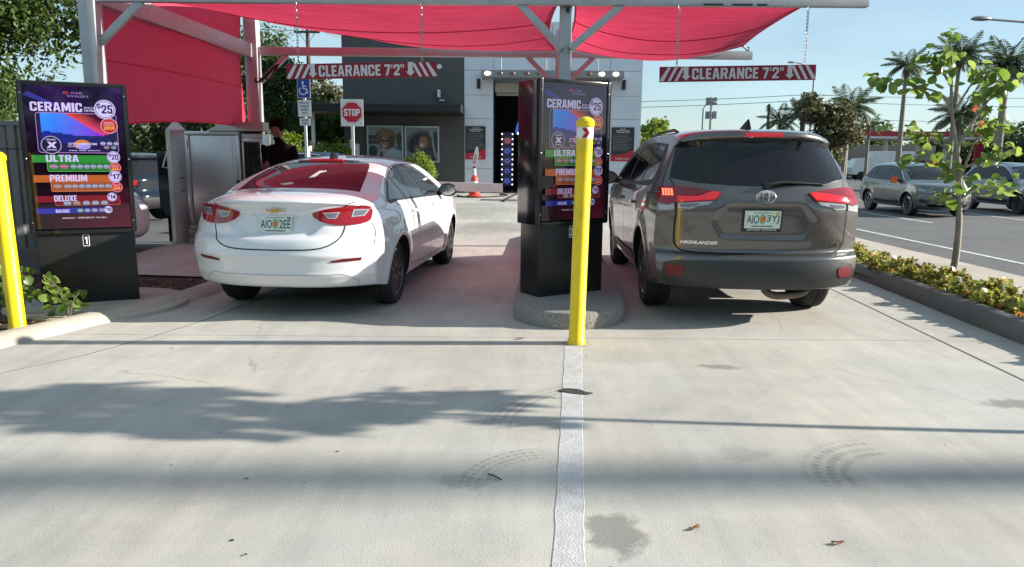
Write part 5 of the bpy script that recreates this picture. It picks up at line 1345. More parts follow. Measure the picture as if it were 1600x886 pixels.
for sx in (1, -1):
    m = lambda P: [(x * sx, z) for x, z in P]
    hl = c.decal('headlight', 'F', m([(0.44, 0.66), (0.60, 0.72), (0.80, 0.78), (0.83, 0.72), (0.76, 0.65), (0.50, 0.62)]), M_clr, 0.010)
    mb = MB(); c.shell(mb, 'F', c.flat(m([(0.52, 0.68), (0.70, 0.73), (0.72, 0.68), (0.54, 0.645)])), 0.014); mb.build('lamp_bulb', pm('dark_lens', (0.12, 0.13, 0.15), rough=0.1, coat=1), hl)
    c.decal('fog_light', 'F', m([(0.56, 0.42), (0.76, 0.46), (0.78, 0.38), (0.58, 0.36)]), M_blk, 0.008)
mb = MB()
for ax in ('S', 'L'): c.ribbon(mb, ax, [(3.66, 0.95), (3.6, 0.75), (3.5, 0.5), (3.48, 0.33)], 0.007); c.ribbon(mb, ax, [(2.66, 0.99), (2.67, 0.7), (2.60, 0.33)], 0.007)
o = c.part(mb, 'panel_gap', M_seam, smooth=False); o['kind'] = 'stuff'
c.mirror(3.45, 0.99, M_white)
# ------------------------------------------------------------------ menu kiosks
M_kblk = pm('kiosk_black', (0.008, 0.008, 0.009), rough=0.16, coat=0.25, var=0.1)
M_kmat = pm('kiosk_satin_black', (0.014, 0.014, 0.015), rough=0.38, var=0.3, vscale=5, rvar=0.1)
M_edge = pm('kiosk_trim', (0.025, 0.025, 0.03), rough=0.25, metal=0.6)
M_menu = printm('menu_screen', 0.60, rough=0.05, coat=0.35, base=0.06, ior=1.35)
M_menu2 = printm('dim_menu_screen', 0.24, rough=0.07, coat=0.55, base=0.08, ior=1.4)
def circ(cx, cy, r, n=22, ry=None): return [(cx + r * math.cos(2 * math.pi * k / n), cy + (ry or r) * math.sin(2 * math.pi * k / n)) for k in range(n)]
def rrect(x0, y0, x1, y1, r, n=4):
    out = []
    for cx, cy, a0 in ((x1 - r, y1 - r, 0), (x0 + r, y1 - r, 90), (x0 + r, y0 + r, 180), (x1 - r, y0 + r, 270)):
        out += [(cx + r * math.cos(R(a0 + 90 * k / n)), cy + r * math.sin(R(a0 + 90 * k / n))) for k in range(n + 1)]
    return out
def menu_art(p, w, h, F_):
    """the printed price list, laid out in fractions of the screen (0..1, 0..1, bottom up)"""
    Z = [0]
    S = w
    def poly(P, c):
        Z[0] += 0.00025
        p.add([(x * w - w / 2, y * h, Z[0]) for x, y in P], [tuple(range(len(P)))], 0, F_, c)
    asp = w / h
    def disc(cx, cy, r, c): poly([(cx + r * math.cos(2 * math.pi * k / 24), cy + r * asp * math.sin(2 * math.pi * k / 24)) for k in range(24)], c)
    def oval(cx, cy, rx, ry, c): poly([(cx + rx * math.cos(2 * math.pi * k / 16), cy + ry * math.sin(2 * math.pi * k / 16)) for k in range(16)], c)
    def txt(s, x, y, ww, hh, c, bold=0.03, shear=0.0):
        Z[0] += 0.00025
        if hh > 0.017 and all(q in GL for q in s): block_text(p, s, x * w - w / 2, y * h, ww * w, hh * h, Z[0], 0, F_, c, shear)
        else: put_text(p, s, x * w - w / 2, y * h, ww * w, hh * h, Z[0], 0, F_, bold=bold, shear=shear, col=c)
    def rrect2(x0, y0, x1, y1, r):
        out = []; ry = r * asp
        for cx, cy, a0 in ((x1 - r, y1 - ry, 0), (x0 + r, y1 - ry, 90), (x0 + r, y0 + ry, 180), (x1 - r, y0 + ry, 270)):
            out += [(cx + r * math.cos(R(a0 + 22.5 * k)), cy + ry * math.sin(R(a0 + 22.5 * k))) for k in range(5)]
        return out
    def grad(x0, y0, x1, y1, nx, ny, fn):
        Z[0] += 0.00025
        for i in range(nx):
            for j in range(ny):
                a, b = x0 + (x1 - x0) * i / nx, x0 + (x1 - x0) * (i + 1) / nx; c, d = y0 + (y1 - y0) * j / ny, y0 + (y1 - y0) * (j + 1) / ny
                p.add([(a * w - w / 2, c * h, Z[0]), (b * w - w / 2, c * h, Z[0]), (b * w - w / 2, d * h, Z[0]), (a * w - w / 2, d * h, Z[0])], [(0, 1, 2, 3)], 0, F_, fn((i + .5) / nx, (j + .5) / ny))
    lil = (0.50, 0.44, 0.74); navy = (0.012, 0.008, 0.05); red = (0.42, 0.015, 0.03)
    def bgc(u, v):
        t = max(0, min(1, (v - 0.55) / 0.3)); s_ = max(0, min(1, (0.35 - v) / 0.35)) * u
        b_ = 0.5 + 0.5 * math.sin(9 * u + 5 * v)
        return (0.006 + 0.014 * t * b_ + 0.07 * s_, 0.002 + 0.002 * t, 0.007 + 0.05 * t * (0.3 + 0.7 * b_) + 0.008 * s_)
    grad(0, 0, 1, 1, 16, 28, bgc)
    poly([(0.0, 0.93), (0.28, 0.86), (0.36, 0.86), (0.05, 0.955)], (0.03, 0.03, 0.22))
    # small crest at the top: red flag and grey bars
    txt('EL', 0.40, 0.945, 0.07, 0.016, (0.45, 0.03, 0.05)); txt('CAR', 0.48, 0.945, 0.12, 0.016, (0.20, 0.12, 0.30)); txt('WASH', 0.43, 0.922, 0.22, 0.016, (0.16, 0.12, 0.30))
    txt('CERAMIC', 0.06, 0.822, 0.52, 0.062, lil, 0.05); txt('BETTER THAN', 0.60, 0.848, 0.12, 0.010, lil); txt('ULTRA', 0.60, 0.826, 0.12, 0.016, lil)
    # picture panel
    poly(rrect2(0.10, 0.535, 0.93, 0.815, 0.04), (0.30, 0.16, 0.42)); poly(rrect2(0.107, 0.540, 0.923, 0.81, 0.036), (0.015, 0.010, 0.06))
    def aur(u, v):
        edge = 0.80 - 0.62 * u + 0.06 * math.sin(7 * u)
        if v < 0.30 + 0.10 * math.sin(5 * u + 1) * (1 - u): return (0.012, 0.016, 0.22 - 0.14 * u)
        if u < 0.36 + 0.75 * (1 - v): return (0.03 + 0.22 * max(0, u - 0.2), 0.14 * (1 - u) + 0.10 * v * (1 - u), 0.75 - 0.25 * u)
        t = min(1, (u - 0.36 - 0.75 * (1 - v)) / 0.35)
        return (0.55 * (1 - t) + 0.04, 0.05 * (1 - t), 0.25 * (1 - t) * (1 - v) + 0.02)
    grad(0.15, 0.60, 0.84, 0.81, 40, 22, aur)
    disc(0.235, 0.590, 0.105, (0.26, 0.24, 0.36)); disc(0.235, 0.590, 0.094, (0.012, 0.01, 0.04)); txt('X', 0.185, 0.570, 0.10, 0.042, lil, 0.06, 0.15)
    txt('CERAMIC', 0.185, 0.622, 0.10, 0.010, lil); txt('COATING', 0.185, 0.552, 0.10, 0.010, lil)
    oval(0.55, 0.595, 0.085, 0.035, (0.50, 0.16, 0.03)); oval(0.56, 0.582, 0.075, 0.022, (0.25, 0.22, 0.62))
    txt('DYNAMICOM', 0.41, 0.592, 0.29, 0.016, lil, 0.03); txt('PROTECTION', 0.40, 0.578, 0.14, 0.009, lil); txt('SHINE  SLICK  SMOOTH', 0.41, 0.550, 0.32, 0.007, lil)
    for k, (x, y, c) in enumerate(((0.765, 0.605, lil), (0.835, 0.605, lil), (0.905, 0.605, lil), (0.80, 0.577, (0.4, 0.25, 0.32)), (0.875, 0.577, (0.25, 0.36, 0.42)))):
        oval(x, y, 0.030, 0.014, tuple(v * 0.45 for v in c)); txt('WASH', x - 0.026, y - 0.004, 0.052, 0.008, c)
    def price(cx, cy, r, s, c2=navy):
        disc(cx, cy, r, lil); disc(cx, cy, r * 0.90, (0.07, 0.04, 0.14)); disc(cx, cy, r * 0.83, lil)
        txt('$', cx - r * 0.72, cy + r * asp * 0.05, r * 0.34, r * asp * 0.55, c2); txt(s, cx - r * 0.32, cy - r * asp * 0.42, r * 1.02, r * asp * 0.88, c2, 0.05)
    def burst(cx, cy, r, s):
        disc(cx, cy, r, (0.48, 0.24, 0.30)); disc(cx, cy, r * 0.88, red); txt('MEMBER', cx - r * 0.55, cy + r * asp * 0.30, r * 1.1, r * asp * 0.2, (0.55, 0.3, 0.3)); txt('PRICE', cx - r * 0.6, cy + r * asp * 0.02, r * 1.2, r * asp * 0.2, (0.55, 0.3, 0.3)); txt(s, cx - r * 0.6, cy - r * asp * 0.55, r * 1.2, r * asp * 0.48, (0.55, 0.38, 0.06), 0.04)
    burst(0.845, 0.730, 0.092, '$39.99'); price(0.815, 0.845, 0.112, '25')
    def tier(y0, y1, ym, c, name, cx0, nw, s, b, icons):
        poly(rect2(0.03, ym, 0.90, y1), c)
        poly(rrect2(cx0, y0, 0.90, ym + 0.02, 0.02), tuple(v * 1.6 + 0.06 for v in c)); poly(rrect2(cx0 + 0.006, y0 + 0.004, 0.894, ym + 0.02, 0.018), tuple(v * 0.7 for v in c)); poly(rect2(cx0 + 0.006, ym, 0.894, y1), c)
        txt(name, cx0 - 0.005, ym + 0.006, nw, (y1 - ym) * 0.92, lil, 0.05)
        for x, rx, cc in icons:
            oval(x, (y0 + ym) / 2 + 0.004, rx, 0.017, tuple(v * 0.45 for v in cc)); txt('SHINE' if rx < 0.04 else 'CERAMIC', x - rx * 0.85, (y0 + ym) / 2, rx * 1.7, 0.010, cc)
        if b: burst(0.875, y0 + 0.028, 0.062, b)
        if s: price(0.865, y1 - 0.012, 0.070, s)
    def rect2(x0, y0, x1, y1): return [(x0, y0), (x1, y0), (x1, y1), (x0, y1)]
    pk, lb = (0.50, 0.28, 0.42), (0.38, 0.42, 0.62)
    six = [(0.44 + 0.068 * k, 0.031, lb) for k in range(6)]
    tier(0.405, 0.520, 0.468, (0.025, 0.20, 0.035), 'ULTRA', 0.175, 0.33, '20', '$34', [(0.24, 0.045, pk), (0.345, 0.048, (0.55, 0.2, 0.3))] + six)
    tier(0.265, 0.380, 0.330, (0.38, 0.09, 0.025), 'PREMIUM', 0.195, 0.38, '17', '$29', [(0.26, 0.045, (0.5, 0.32, 0.36)), (0.365, 0.045, (0.48, 0.36, 0.4))] + six)
    tier(0.165, 0.235, 0.190, (0.17, 0.012, 0.02), 'DELUXE', 0.22, 0.23, None, None, [(0.345, 0.042, lb), (0.44, 0.042, (0.45, 0.3, 0.25)), (0.54, 0.040, lb), (0.635, 0.040, lb), (0.73, 0.040, lb)])
    price(0.815, 0.222, 0.052, '14')
    poly(rect2(0.03, 0.110, 0.75, 0.148), (0.018, 0.02, 0.26)); txt('BASIC', 0.22, 0.116, 0.14, 0.022, lil, 0.04)
    for k, c in enumerate(((0.3, 0.5, 0.42), lb, lb, (0.42, 0.3, 0.4))): oval(0.47 + 0.075 * k, 0.129, 0.032, 0.014, tuple(v * 0.45 for v in c)); txt('WASH', 0.445 + 0.075 * k, 0.125, 0.05, 0.008, c)
    price(0.765, 0.131, 0.044, '10')
    txt('MONDAY - WEDNESDAY, 7am-8pm', 0.28, 0.068, 0.46, 0.014, (0.52, 0.42, 0.5), 0.02, 0.2)
def kiosk(x, y, yaw, z0, zs, zt, label, num, W=0.85):
    D = 0.37
    c_, s_ = math.cos(yaw), math.sin(yaw)
    cx = x + W / 2 * c_ - D / 2 * s_; cy = y + W / 2 * s_ + D / 2 * c_
    root = thing('menu_kiosk', (cx, cy, z0), yaw, label, 'menu kiosk', 'price menu kiosks')
    hs = zs - z0; H = zt - zs
    mb = MB(); mb.box((0.01, 0, hs / 2), (W - 0.05, D * 0.86, hs + 0.02), bev=0.012)
    b = mb.build('pedestal', M_kmat, root, smooth=True, sharp=30)
    mb = MB(); mb.box((0, 0.012, hs + H / 2), (W - 0.02, D - 0.03, H - 0.01), bev=0.01)
    cab = mb.build('cabinet', M_kblk, root, smooth=True, sharp=30)
    mb = MB(); t = 0.035
    for sx in (-1, 1): mb.box((sx * (W / 2 - t / 2), -D / 2 + 0.012, hs + H / 2), (t, 0.045, H), bev=0.006)
    mb.box((0, -D / 2 + 0.012, hs + H - t / 2), (W - 2 * t - 0.004, 0.043, t), bev=0.006); mb.box((0, -D / 2 + 0.012, hs + t / 2), (W - 2 * t - 0.004, 0.043, t), bev=0.006)
    f = mb.build('frame', M_kblk, root, smooth=True, sharp=30)
    for sx in (-1, 1):
        mb = MB(); mb.box((sx * (W / 2 + 0.004), -D / 2 + 0.012, hs + H / 2), (0.006, 0.050, H - 0.02)); mb.build('edge_trim', M_edge, f)
    for sx in (-1, 1):
        for zz in (0.08, 0.5, 0.92):
            mb = MB(); mb.lathe([(0, 0.006), (0.006, 0.004), (0.008, 0)], 8, 0, Matrix.Translation((sx * (W / 2 - t / 2), -D / 2 - 0.0105, hs + H * zz)) @ Matrix.Rotation(R(90), 4, 'X')); mb.build('screw', M_chr, f)
    p = MB(); F_ = Matrix.Translation((0, -D / 2 - 0.0006, hs + 0.05)) @ Matrix.Rotation(R(90), 4, 'X')
    menu_art(p, W - 2 * t - 0.006, H - 0.085, F_)
    p.build('menu_screen', M_menu if num == '1' else M_menu2, root)
    q = MB(); T = Matrix.Translation((0.0, -D * 0.43 - 0.0025, hs - 0.07)) @ Matrix.Rotation(R(90), 4, 'X')
    wht, blk = (0.75, 0.75, 0.75), (0.01, 0.01, 0.01)
    for i, (P, c) in enumerate(((rrect(-0.028, -0.055, 0.028, 0.055, 0.008), wht), (rrect(-0.022, -0.049, 0.022, 0.049, 0.006), blk if num == '1' else blk))): q.add([(a, b2, i * 0.0012) for a, b2 in P], [tuple(range(len(P)))], 0, T, c)
    block_text(q, num, -0.010 if num == '1' else -0.014, -0.036, 0.020 if num == '1' else 0.028, 0.072, 0.0026, 0, T, wht)
    q.build('number_sticker', printm('sticker_print'), b)
    return root
kiosk(-4.42, 6.74, R(27), 0.035, 0.715, 2.10, 'tall black kiosk with a bright wash price screen beside the left yellow bollard', '1', W=0.86)
kiosk(0.235, 6.80, R(33), 0.15, 0.825, 2.160, 'tall black kiosk with a hazy wash price screen on the middle island', '2', W=0.82)
# ------------------------------------------------------------------ bollards
M_yel = pm('yellow_paint', (0.88, 0.62, 0.007), rough=0.42, var=0.05, vscale=5, bump=0.10, bscale=24, dirt=(0.34, 0.27, 0.07, 0.75))
def bollard(x, y, z0, h, lean, label, band):
    root = thing('bollard', (x, y, z0), 0, label, 'bollard', 'yellow bollards'); root.rotation_euler = (0, lean, 0)
    mb = MB(); r = 0.062
    mb.lathe([(r + 0.012, -0.02), (r + 0.008, 0.03), (r, 0.04), (r, h - 0.075)], 28); mb.build('post', M_yel, root, smooth=True)
    mb = MB(); mb.lathe([(r + 0.004, h - 0.075), (r + 0.008, h - 0.065), (r + 0.008, h - 0.035), (r + 0.002, h - 0.028), (r - 0.012, h - 0.012), (0.02, h), (0, h)], 28); mb.build('cap', M_yel, root, smooth=True)
    if band:
        rr = r + 0.0025
        mb = MB(); mb.lathe([(r, h - 0.165), (rr, h - 0.164), (rr, h - 0.081), (r, h - 0.08)], 28); bd = mb.build('reflective_band', pm('band_white', (0.78, 0.76, 0.76), rough=0.35), root, smooth=True)
        for k in range(2):
            p = MB()
            a0 = -2.02 + k * math.pi
            for lo in (True, False):
                vs = []; n = 6
                for i in range(n + 1):
                    t = i / n
                    za = h - 0.160 if lo else h - 0.0855; zm = h - 0.1227
                    for q in (0.0, 0.52):
                        an = a0 + q + 0.40 * t
                        vs.append(((rr + 0.003) * math.cos(an), (rr + 0.003) * math.sin(an), za + (zm - za) * t))
                p.add(vs, [(2 * i, 2 * i + 1, 2 * i + 3, 2 * i + 2) for i in range(n)], 0, None, (0.40, 0.010, 0.022))
            p.build('chevron', printm('band_print'), bd)
    return root
bollard(0.515, 5.69, 0.0, 1.76, R(1.0), 'yellow steel bollard with a red chevron band in front of the middle kiosk', True)
bollard(-4.06, 5.90, 0.02, 1.45, R(-1.2), 'plain yellow bollard beside the planting bed at the left edge', False)
# ------------------------------------------------------------------ vegetation
NR = np.random.RandomState(11)
def leaf_cloud(centers, n, size, squash=1.0, shell=0.55, droop=0.3, aspect=0.55):
    """n folded diamond leaves in tufts spread through a set of blobs (x, y, z, r)"""
    C_ = np.array(centers, float); w = C_[:, 3] ** 2; w /= w.sum()
    nt = max(1, n // 14)
    ci = NR.choice(len(C_), nt, p=w)
    d = NR.normal(size=(nt, 3)); d /= np.linalg.norm(d, axis=1)[:, None]
    rad = (shell + (1 - shell) * NR.rand(nt)) ** 0.7
    tc_ = C_[ci, :3] + d * (rad * C_[ci, 3])[:, None] * np.array([1, 1, squash])
    keep = NR.rand(nt) < 0.9
    ti = NR.randint(0, nt, n)
    pos = tc_[ti] + NR.normal(size=(n, 3)) * (C_[ci, 3][ti] * 0.13)[:, None]
    nor = NR.normal(size=(n, 3)) * 0.75 + d[ti] * 0.8 + np.array([0, 0, 0.45]); nor /= np.linalg.norm(nor, axis=1)[:, None]
    a = np.cross(nor, NR.normal(size=(n, 3))); a /= np.linalg.norm(a, axis=1)[:, None]
    a[:, 2] -= droop; a /= np.linalg.norm(a, axis=1)[:, None]
    b = np.cross(nor, a)
    s = size * (0.6 + 0.8 * NR.rand(n))[:, None]
    tip = pos + a * s; mid = pos + a * s * 0.45 + nor * s * 0.10
    v = np.stack([pos, mid + b * s * aspect * 0.5 - nor * s * 0.08, tip, mid - b * s * aspect * 0.5 - nor * s * 0.08], 1).reshape(-1, 3)
    i0 = np.arange(n) * 4
    f = np.stack([i0, i0 + 1, i0 + 2, i0 + 3], 1)
    return v, f
M_bark = pm('bark', (0.13, 0.10, 0.075), rough=0.9, var=0.3, vscale=12, bump=0.8, bscale=30)
M_barkl = pm('pale_bark', (0.30, 0.26, 0.21), rough=0.85, var=0.25, vscale=14, bump=0.4, bscale=40, stretch=(1, 1, 0.3))
ML_mid = leafm('leaf_mid_green', (0.030, 0.062, 0.010), (0.085, 0.135, 0.025), 0.35)
ML_olive = leafm('leaf_olive', (0.045, 0.05, 0.018), (0.12, 0.115, 0.05), 0.3, c3=(0.30, 0.27, 0.20))
ML_dark = leafm('leaf_dark', (0.02, 0.04, 0.012), (0.055, 0.085, 0.025), 0.3)
ML_lime = leafm('leaf_lime', (0.09, 0.15, 0.015), (0.20, 0.27, 0.035), 0.4)
ML_cover = leafm('leaf_cover', (0.10, 0.15, 0.025), (0.30, 0.28, 0.06), 0.35, c3=(0.36, 0.10, 0.04), rough=0.4)
ML_young = leafm('leaf_young', (0.07, 0.14, 0.02), (0.19, 0.27, 0.06), 0.5, rough=0.4)
ML_frond = leafm('leaf_frond', (0.03, 0.05, 0.02), (0.075, 0.105, 0.04), 0.25)
ML_dead = leafm('leaf_dead_frond', (0.12, 0.09, 0.05), (0.22, 0.17, 0.10), 0.2)
def tree(name, x, y, z0, blobs, n, size, mat, label, cat='tree', trunk=0.15, th=None, group=None, bark=None, limbs=5, **k):
    root = thing(name, (x, y, z0), 0, label, cat, group)
    v, f = leaf_cloud(blobs, n, size, **k); raw_mesh('crown', v, f, mat, root)
    zc = sum(b[2] for b in blobs) / len(blobs); th = th or zc * 0.7
    if trunk:
        mb = MB(); lean = rnd.uniform(-0.04, 0.04)
        mb.tube(crom([(0, 0, -0.1), (lean * th * 0.5, 0, th * 0.5), (lean * th * 1.4, 0.03 * th, th)], 5), [trunk * (1.25 - 0.6 * i / 10) for i in range(11)], 9)
        mb.build('trunk', bark or M_bark, root, smooth=True)
        mb = MB()
        for i in range(limbs):
            b = blobs[i % len(blobs)]; s0 = th * rnd.uniform(0.65, 0.98)
            e = Vector((b[0] + rnd.uniform(-.4, .4) * b[3], b[1] + rnd.uniform(-.4, .4) * b[3], b[2] + rnd.uniform(-0.1, .5) * b[3]))
            p0 = Vector((lean * s0, 0, s0)); pm_ = (p0 + e) / 2 + Vector((0, 0, 0.1 * b[3]))
            pts = crom([p0, pm_, e], 4); mb.tube(pts, [trunk * (0.55 - 0.45 * j / (len(pts) - 1)) for j in range(len(pts))], 6)
        l = mb.build('limbs', bark or M_bark, root, smooth=True); l['kind'] = 'stuff'
    return root
def blobs(n, cx, cy, cz, rx, ry, rz, r0, r1):
    return [(cx + rnd.uniform(-rx, rx), cy + rnd.uniform(-ry, ry), cz + rnd.uniform(-rz, rz), rnd.uniform(r0, r1)) for _ in range(n)]
# left side
tree('broadleaf_tree', -12.2, 17.0, 0, blobs(16, 0, 0, 4.9, 2.6, 2.0, 2.3, 0.7, 1.4), 62000, 0.12, ML_mid, 'big dense green tree rising behind the left kiosk', trunk=0.25, th=4.5, limbs=9, shell=0.4)
tree('broadleaf_tree', -16.0, 18.5, 0, blobs(12, 0, 0, 4.2, 2.4, 2.0, 2.0, 0.9, 1.5), 36000, 0.14, ML_mid, 'wide green tree at the left edge of the picture behind the metal fence', trunk=0.22, th=4, limbs=7, shell=0.4)
tree('broadleaf_tree', -10.9, 26.0, 0, blobs(7, 0, 0, 2.6, 1.7, 1.0, 0.7, 0.6, 1.1), 9000, 0.16, ML_dark, 'dark tree seen under the red side curtain behind parked cars', trunk=0.18, th=2.4)
tree('broadleaf_tree', -15.4, 28.0, 0, blobs(7, 0, 0, 2.8, 1.9, 1.0, 0.8, 0.7, 1.2), 8000, 0.18, ML_dark, 'dark bushy tree in the gap between kiosk and curtain post', trunk=0.2, th=2.4)
tree('broadleaf_tree', -10.6, 33.0, 0, [(-0.9, 0, 4.9, 1.5), (-0.2, 0, 5.9, 1.2), (0.3, 0, 4.6, 1.1), (-1.2, 0, 3.6, 1.2), (0.5, 0, 3.6, 0.9), (-0.2, 0, 2.8, 1.2), (0.9, 0, 5.0, 0.6)], 20000, 0.14, ML_mid, 'tall green tree behind the rear left canopy post', trunk=0.16, th=4.5, shell=0.3)
tree('broadleaf_tree', -10.9, 41.0, 0, blobs(9, 0.2, 0, 3.6, 2.2, 1.0, 1.3, 0.7, 1.2), 9000, 0.22, ML_olive, 'olive green tree behind the parking signs left of the building', trunk=0.16, th=3)
tree('broadleaf_tree', -8.9, 38.0, 0, blobs(8, 0, 0, 2.6, 1.4, 1.0, 1.2, 0.6, 1.0), 8000, 0.2, ML_mid, 'mid green tree under the awning left of the building', trunk=0.12, th=2.2)
tree('shrub', -8.75, 28.5, 0, blobs(5, 0, 0, 1.5, 0.75, 0.4, 0.45, 0.4, 0.6), 5000, 0.13, ML_lime, 'bright yellow green shrub beside the man in black', 'shrub', trunk=0.05, th=0.9)
tree('shrub', -7.2, 29.4, 0, blobs(4, 0, 0, 1.2, 0.5, 0.3, 0.4, 0.3, 0.5), 3500, 0.12, ML_lime, 'light green shrub left of the stop sign', 'shrub', trunk=0.05, th=0.7)
tree('round_bush', -3.62, 28.4, 0, [(0, 0, 0.78, 0.62), (0.05, 0, 1.02, 0.55), (-0.1, 0, 0.5, 0.6)], 6500, 0.10, ML_lime, 'round clipped lime green bush below the two framed pictures', 'bush', trunk=0.04, th=0.5, shell=0.75, droop=-0.2)
tree('broadleaf_tree', 7.9, 40.0, -0.3, blobs(6, 0, 0, 2.6, 0.9, 0.7, 0.9, 0.45, 0.75), 2600, 0.26, ML_lime, 'thin light green tree right of the silver building corner', trunk=0.08, th=2.6, shell=0.3)
tree('grape_tree', 19.7, 48.0, -0.3, blobs(10, 0, 0, 3.6, 1.4, 1.0, 1.5, 0.7, 1.0), 8500, 0.26, ML_olive, 'brownish silver leaved tree above the rear of the grey car', trunk=0.16, th=3, shell=0.4)
tree('broadleaf_tree', 33.6, 80.0, -0.3, blobs(5, 0, 0, 1.9, 1.2, 0.7, 0.6, 0.5, 0.8), 3600, 0.22, ML_mid, 'low bushy green tree beside the grey car rear corner', trunk=0.1, th=1.8)
tree('grape_tree', 31.6, 44.0, -0.3, blobs(7, 0, 0, 4.4, 0.9, 0.9, 1.3, 0.5, 0.9), 4200, 0.26, ML_olive, 'brown leaved tree cut by the right edge of the picture', trunk=0.14, th=3.6, shell=0.3)
def treeline(label, pts, n, size, mat, r=(1.2, 2.2)):
    bl_ = []
    for (x, y), (x2, y2) in zip(pts[:-1], pts[1:]):
        m = int(math.hypot(x2 - x, y2 - y) / 1.6)
        for k in range(m): t = k / m; rr = rnd.uniform(*r); bl_.append((x + (x2 - x) * t + rnd.uniform(-1, 1), y + (y2 - y) * t + rnd.uniform(-1.5, 1.5), rr * rnd.uniform(0.5, 1.15), rr))
    v, f = leaf_cloud(bl_, n, size, shell=0.7)
    o = raw_mesh('far_tree_belt', v, f, mat); tag(o, label, None, None, 'stuff')
treeline('far green tree belt behind the fuel station', [(38, 104), (58, 102), (84, 96)], 26000, 0.55, ML_mid, (2.0, 3.4))
treeline('far hedge and trees left of the fuel station', [(24, 96), (46, 99)], 12000, 0.45, ML_mid, (1.4, 2.3))
treeline('far trees at the right beyond the fuel station', [(46.5, 70), (62, 66)], 16000, 0.4, ML_dark, (1.6, 2.7))
treeline('trees along the street behind the camera', [(-30, -30), (34, -28)], 22000, 0.5, ML_mid, (2.4, 4.2))
treeline('far trees behind the building on the left', [(-40, 62), (-16, 60), (-7, 62)], 16000, 0.45, ML_dark, (1.6, 2.6))
# ---- palms: every frond a leaf of its own
def frond_mesh(L, droop, mat, nl=34, wid=0.36, dead=False):
    vs = []; fs = []
    pts = []
    for i in range(9):
        t = i / 8; pts.append(Vector((L * (t - 0.10 * droop * t * t), 0, L * (0.32 * t - droop * t * t * 0.75))))
    for i in range(8):
        for q in (pts[i], pts[i + 1]): pass
    mb = MB(); mb.tube(pts, [0.028 * L * (1 - 0.85 * i / 8) * 0.5 for i in range(9)], 4)
    for k in range(nl):
        t = 0.12 + 0.88 * k / (nl - 1); i = min(int(t * 8), 7); p = pts[i].lerp(pts[i + 1], t * 8 - i); tg = (pts[i + 1] - pts[i]).normalized()
        ll = L * wid * (math.sin(math.pi * (0.15 + 0.8 * t)) * 0.9 + 0.1)
        for s in (-1, 1):
            d = (Vector((0.55, s * 0.8, -0.35 - 0.25 * rnd.random() - (0.5 if dead else 0)))).normalized()
            e = p + tg * d.x * ll + Vector((0, d.y * ll, d.z * ll)); w = tg * 0.024 * L
            m_ = p.lerp(e, 0.5)
            mb.add([p - w * 0.5, m_ - w * 0.8 + Vector((0, 0, 0.01)), e, m_ + w * 0.8], [(0, 1, 2, 3)])
    me = bpy.data.meshes.new('frond'); me.from_pydata([tuple(v) for v in mb.v], [], mb.f); me.materials.append(mat); me.update()
    return me
FR = [frond_mesh(1.0, d, ML_frond) for d in (0.35, 0.6, 0.9)]; FD = frond_mesh(1.0, 1.1, ML_dead, 16, 0.26, True)
M_palm = pm('palm_trunk', (0.23, 0.20, 0.17), rough=0.9, var=0.25, vscale=5, bump=0.7, bscale=12, stretch=(0.4, 0.4, 3))
def palm(x, y, zb, h, tr, fl, nf, label, dead=0, lean=0.0, nuts=False):
    root = thing('palm_tree', (x, y, zb), 0, label, 'palm tree', 'palms along the far side of the road')
    mb = MB(); pts = crom([(0, 0, 0), (lean * 0.35, 0, h * 0.5), (lean, 0, h)], 6)
    mb.tube(pts, [tr * (1.25 - 0.55 * i / (len(pts) - 1)) for i in range(len(pts))], 10); mb.build('trunk', M_palm, root, smooth=True)
    for k in range(nf + dead):
        dd = k >= nf
        me = FD if dd else FR[2 if k < nf * 0.45 else (1 if k < nf * 0.75 else 0)]
        o = link_mesh('frond', me, root); o.location = (lean, 0, h)
        el = -0.75 - 0.3 * rnd.random() if dd else (-0.35 + 1.25 * (k / nf))
        o.rotation_euler = (0, -el, k * 2.399 + rnd.uniform(-0.2, 0.2)); s = fl * rnd.uniform(0.85, 1.12) * (0.65 if dd else 1); o.scale = (s, s, s)
    if nuts:
        for k in range(6):
            b_ = MB(); b_.lathe([(0, -0.13), (0.09, -0.08), (0.11, 0.02), (0.06, 0.11), (0, 0.13)], 10, 0, Matrix.Translation((lean + 0.22 * math.cos(k), 0.22 * math.sin(k * 1.7) - 0.15, h - 0.28 - 0.05 * (k % 3)))); b_.build('coconut', pm('coconut', (0.20, 0.14, 0.05), rough=0.6), root, smooth=True)
    return root
palm(23.2, 45, -0.3, 7.3, 0.14, 1.35, 20, 'slim tall palm with a brown skirt behind the young tree at left', 12)
palm(29.2, 50, -0.3, 8.6, 0.15, 1.85, 26, 'tallest palm with dark crown directly behind the young tree', 8)
palm(25.9, 40, -0.3, 6.7, 0.19, 1.75, 26, 'thick palm with brown skirt near the right edge', 14)
palm(24.9, 42, -0.3, 4.3, 0.16, 1.85, 24, 'low dark palm in front of the fuel station canopy', 4)
palm(24.3, 55, -0.3, 5.6, 0.14, 2.1, 20, 'coconut palm with drooping fronds right of the silver leaved tree', 6, 0.35, True)
palm(28.4, 60, -0.3, 4.6, 0.12, 1.15, 14, 'small young palm between the coconut palm and the fuel station canopy', 0)
palm(17.7, 50, -0.3, 4.3, 0.13, 1.5, 16, 'short palm with spread fronds left of the silver leaved tree', 2)
palm(21.6, 56, -0.3, 5.2, 0.13, 1.7, 16, 'palm half hidden behind the silver leaved tree', 2)
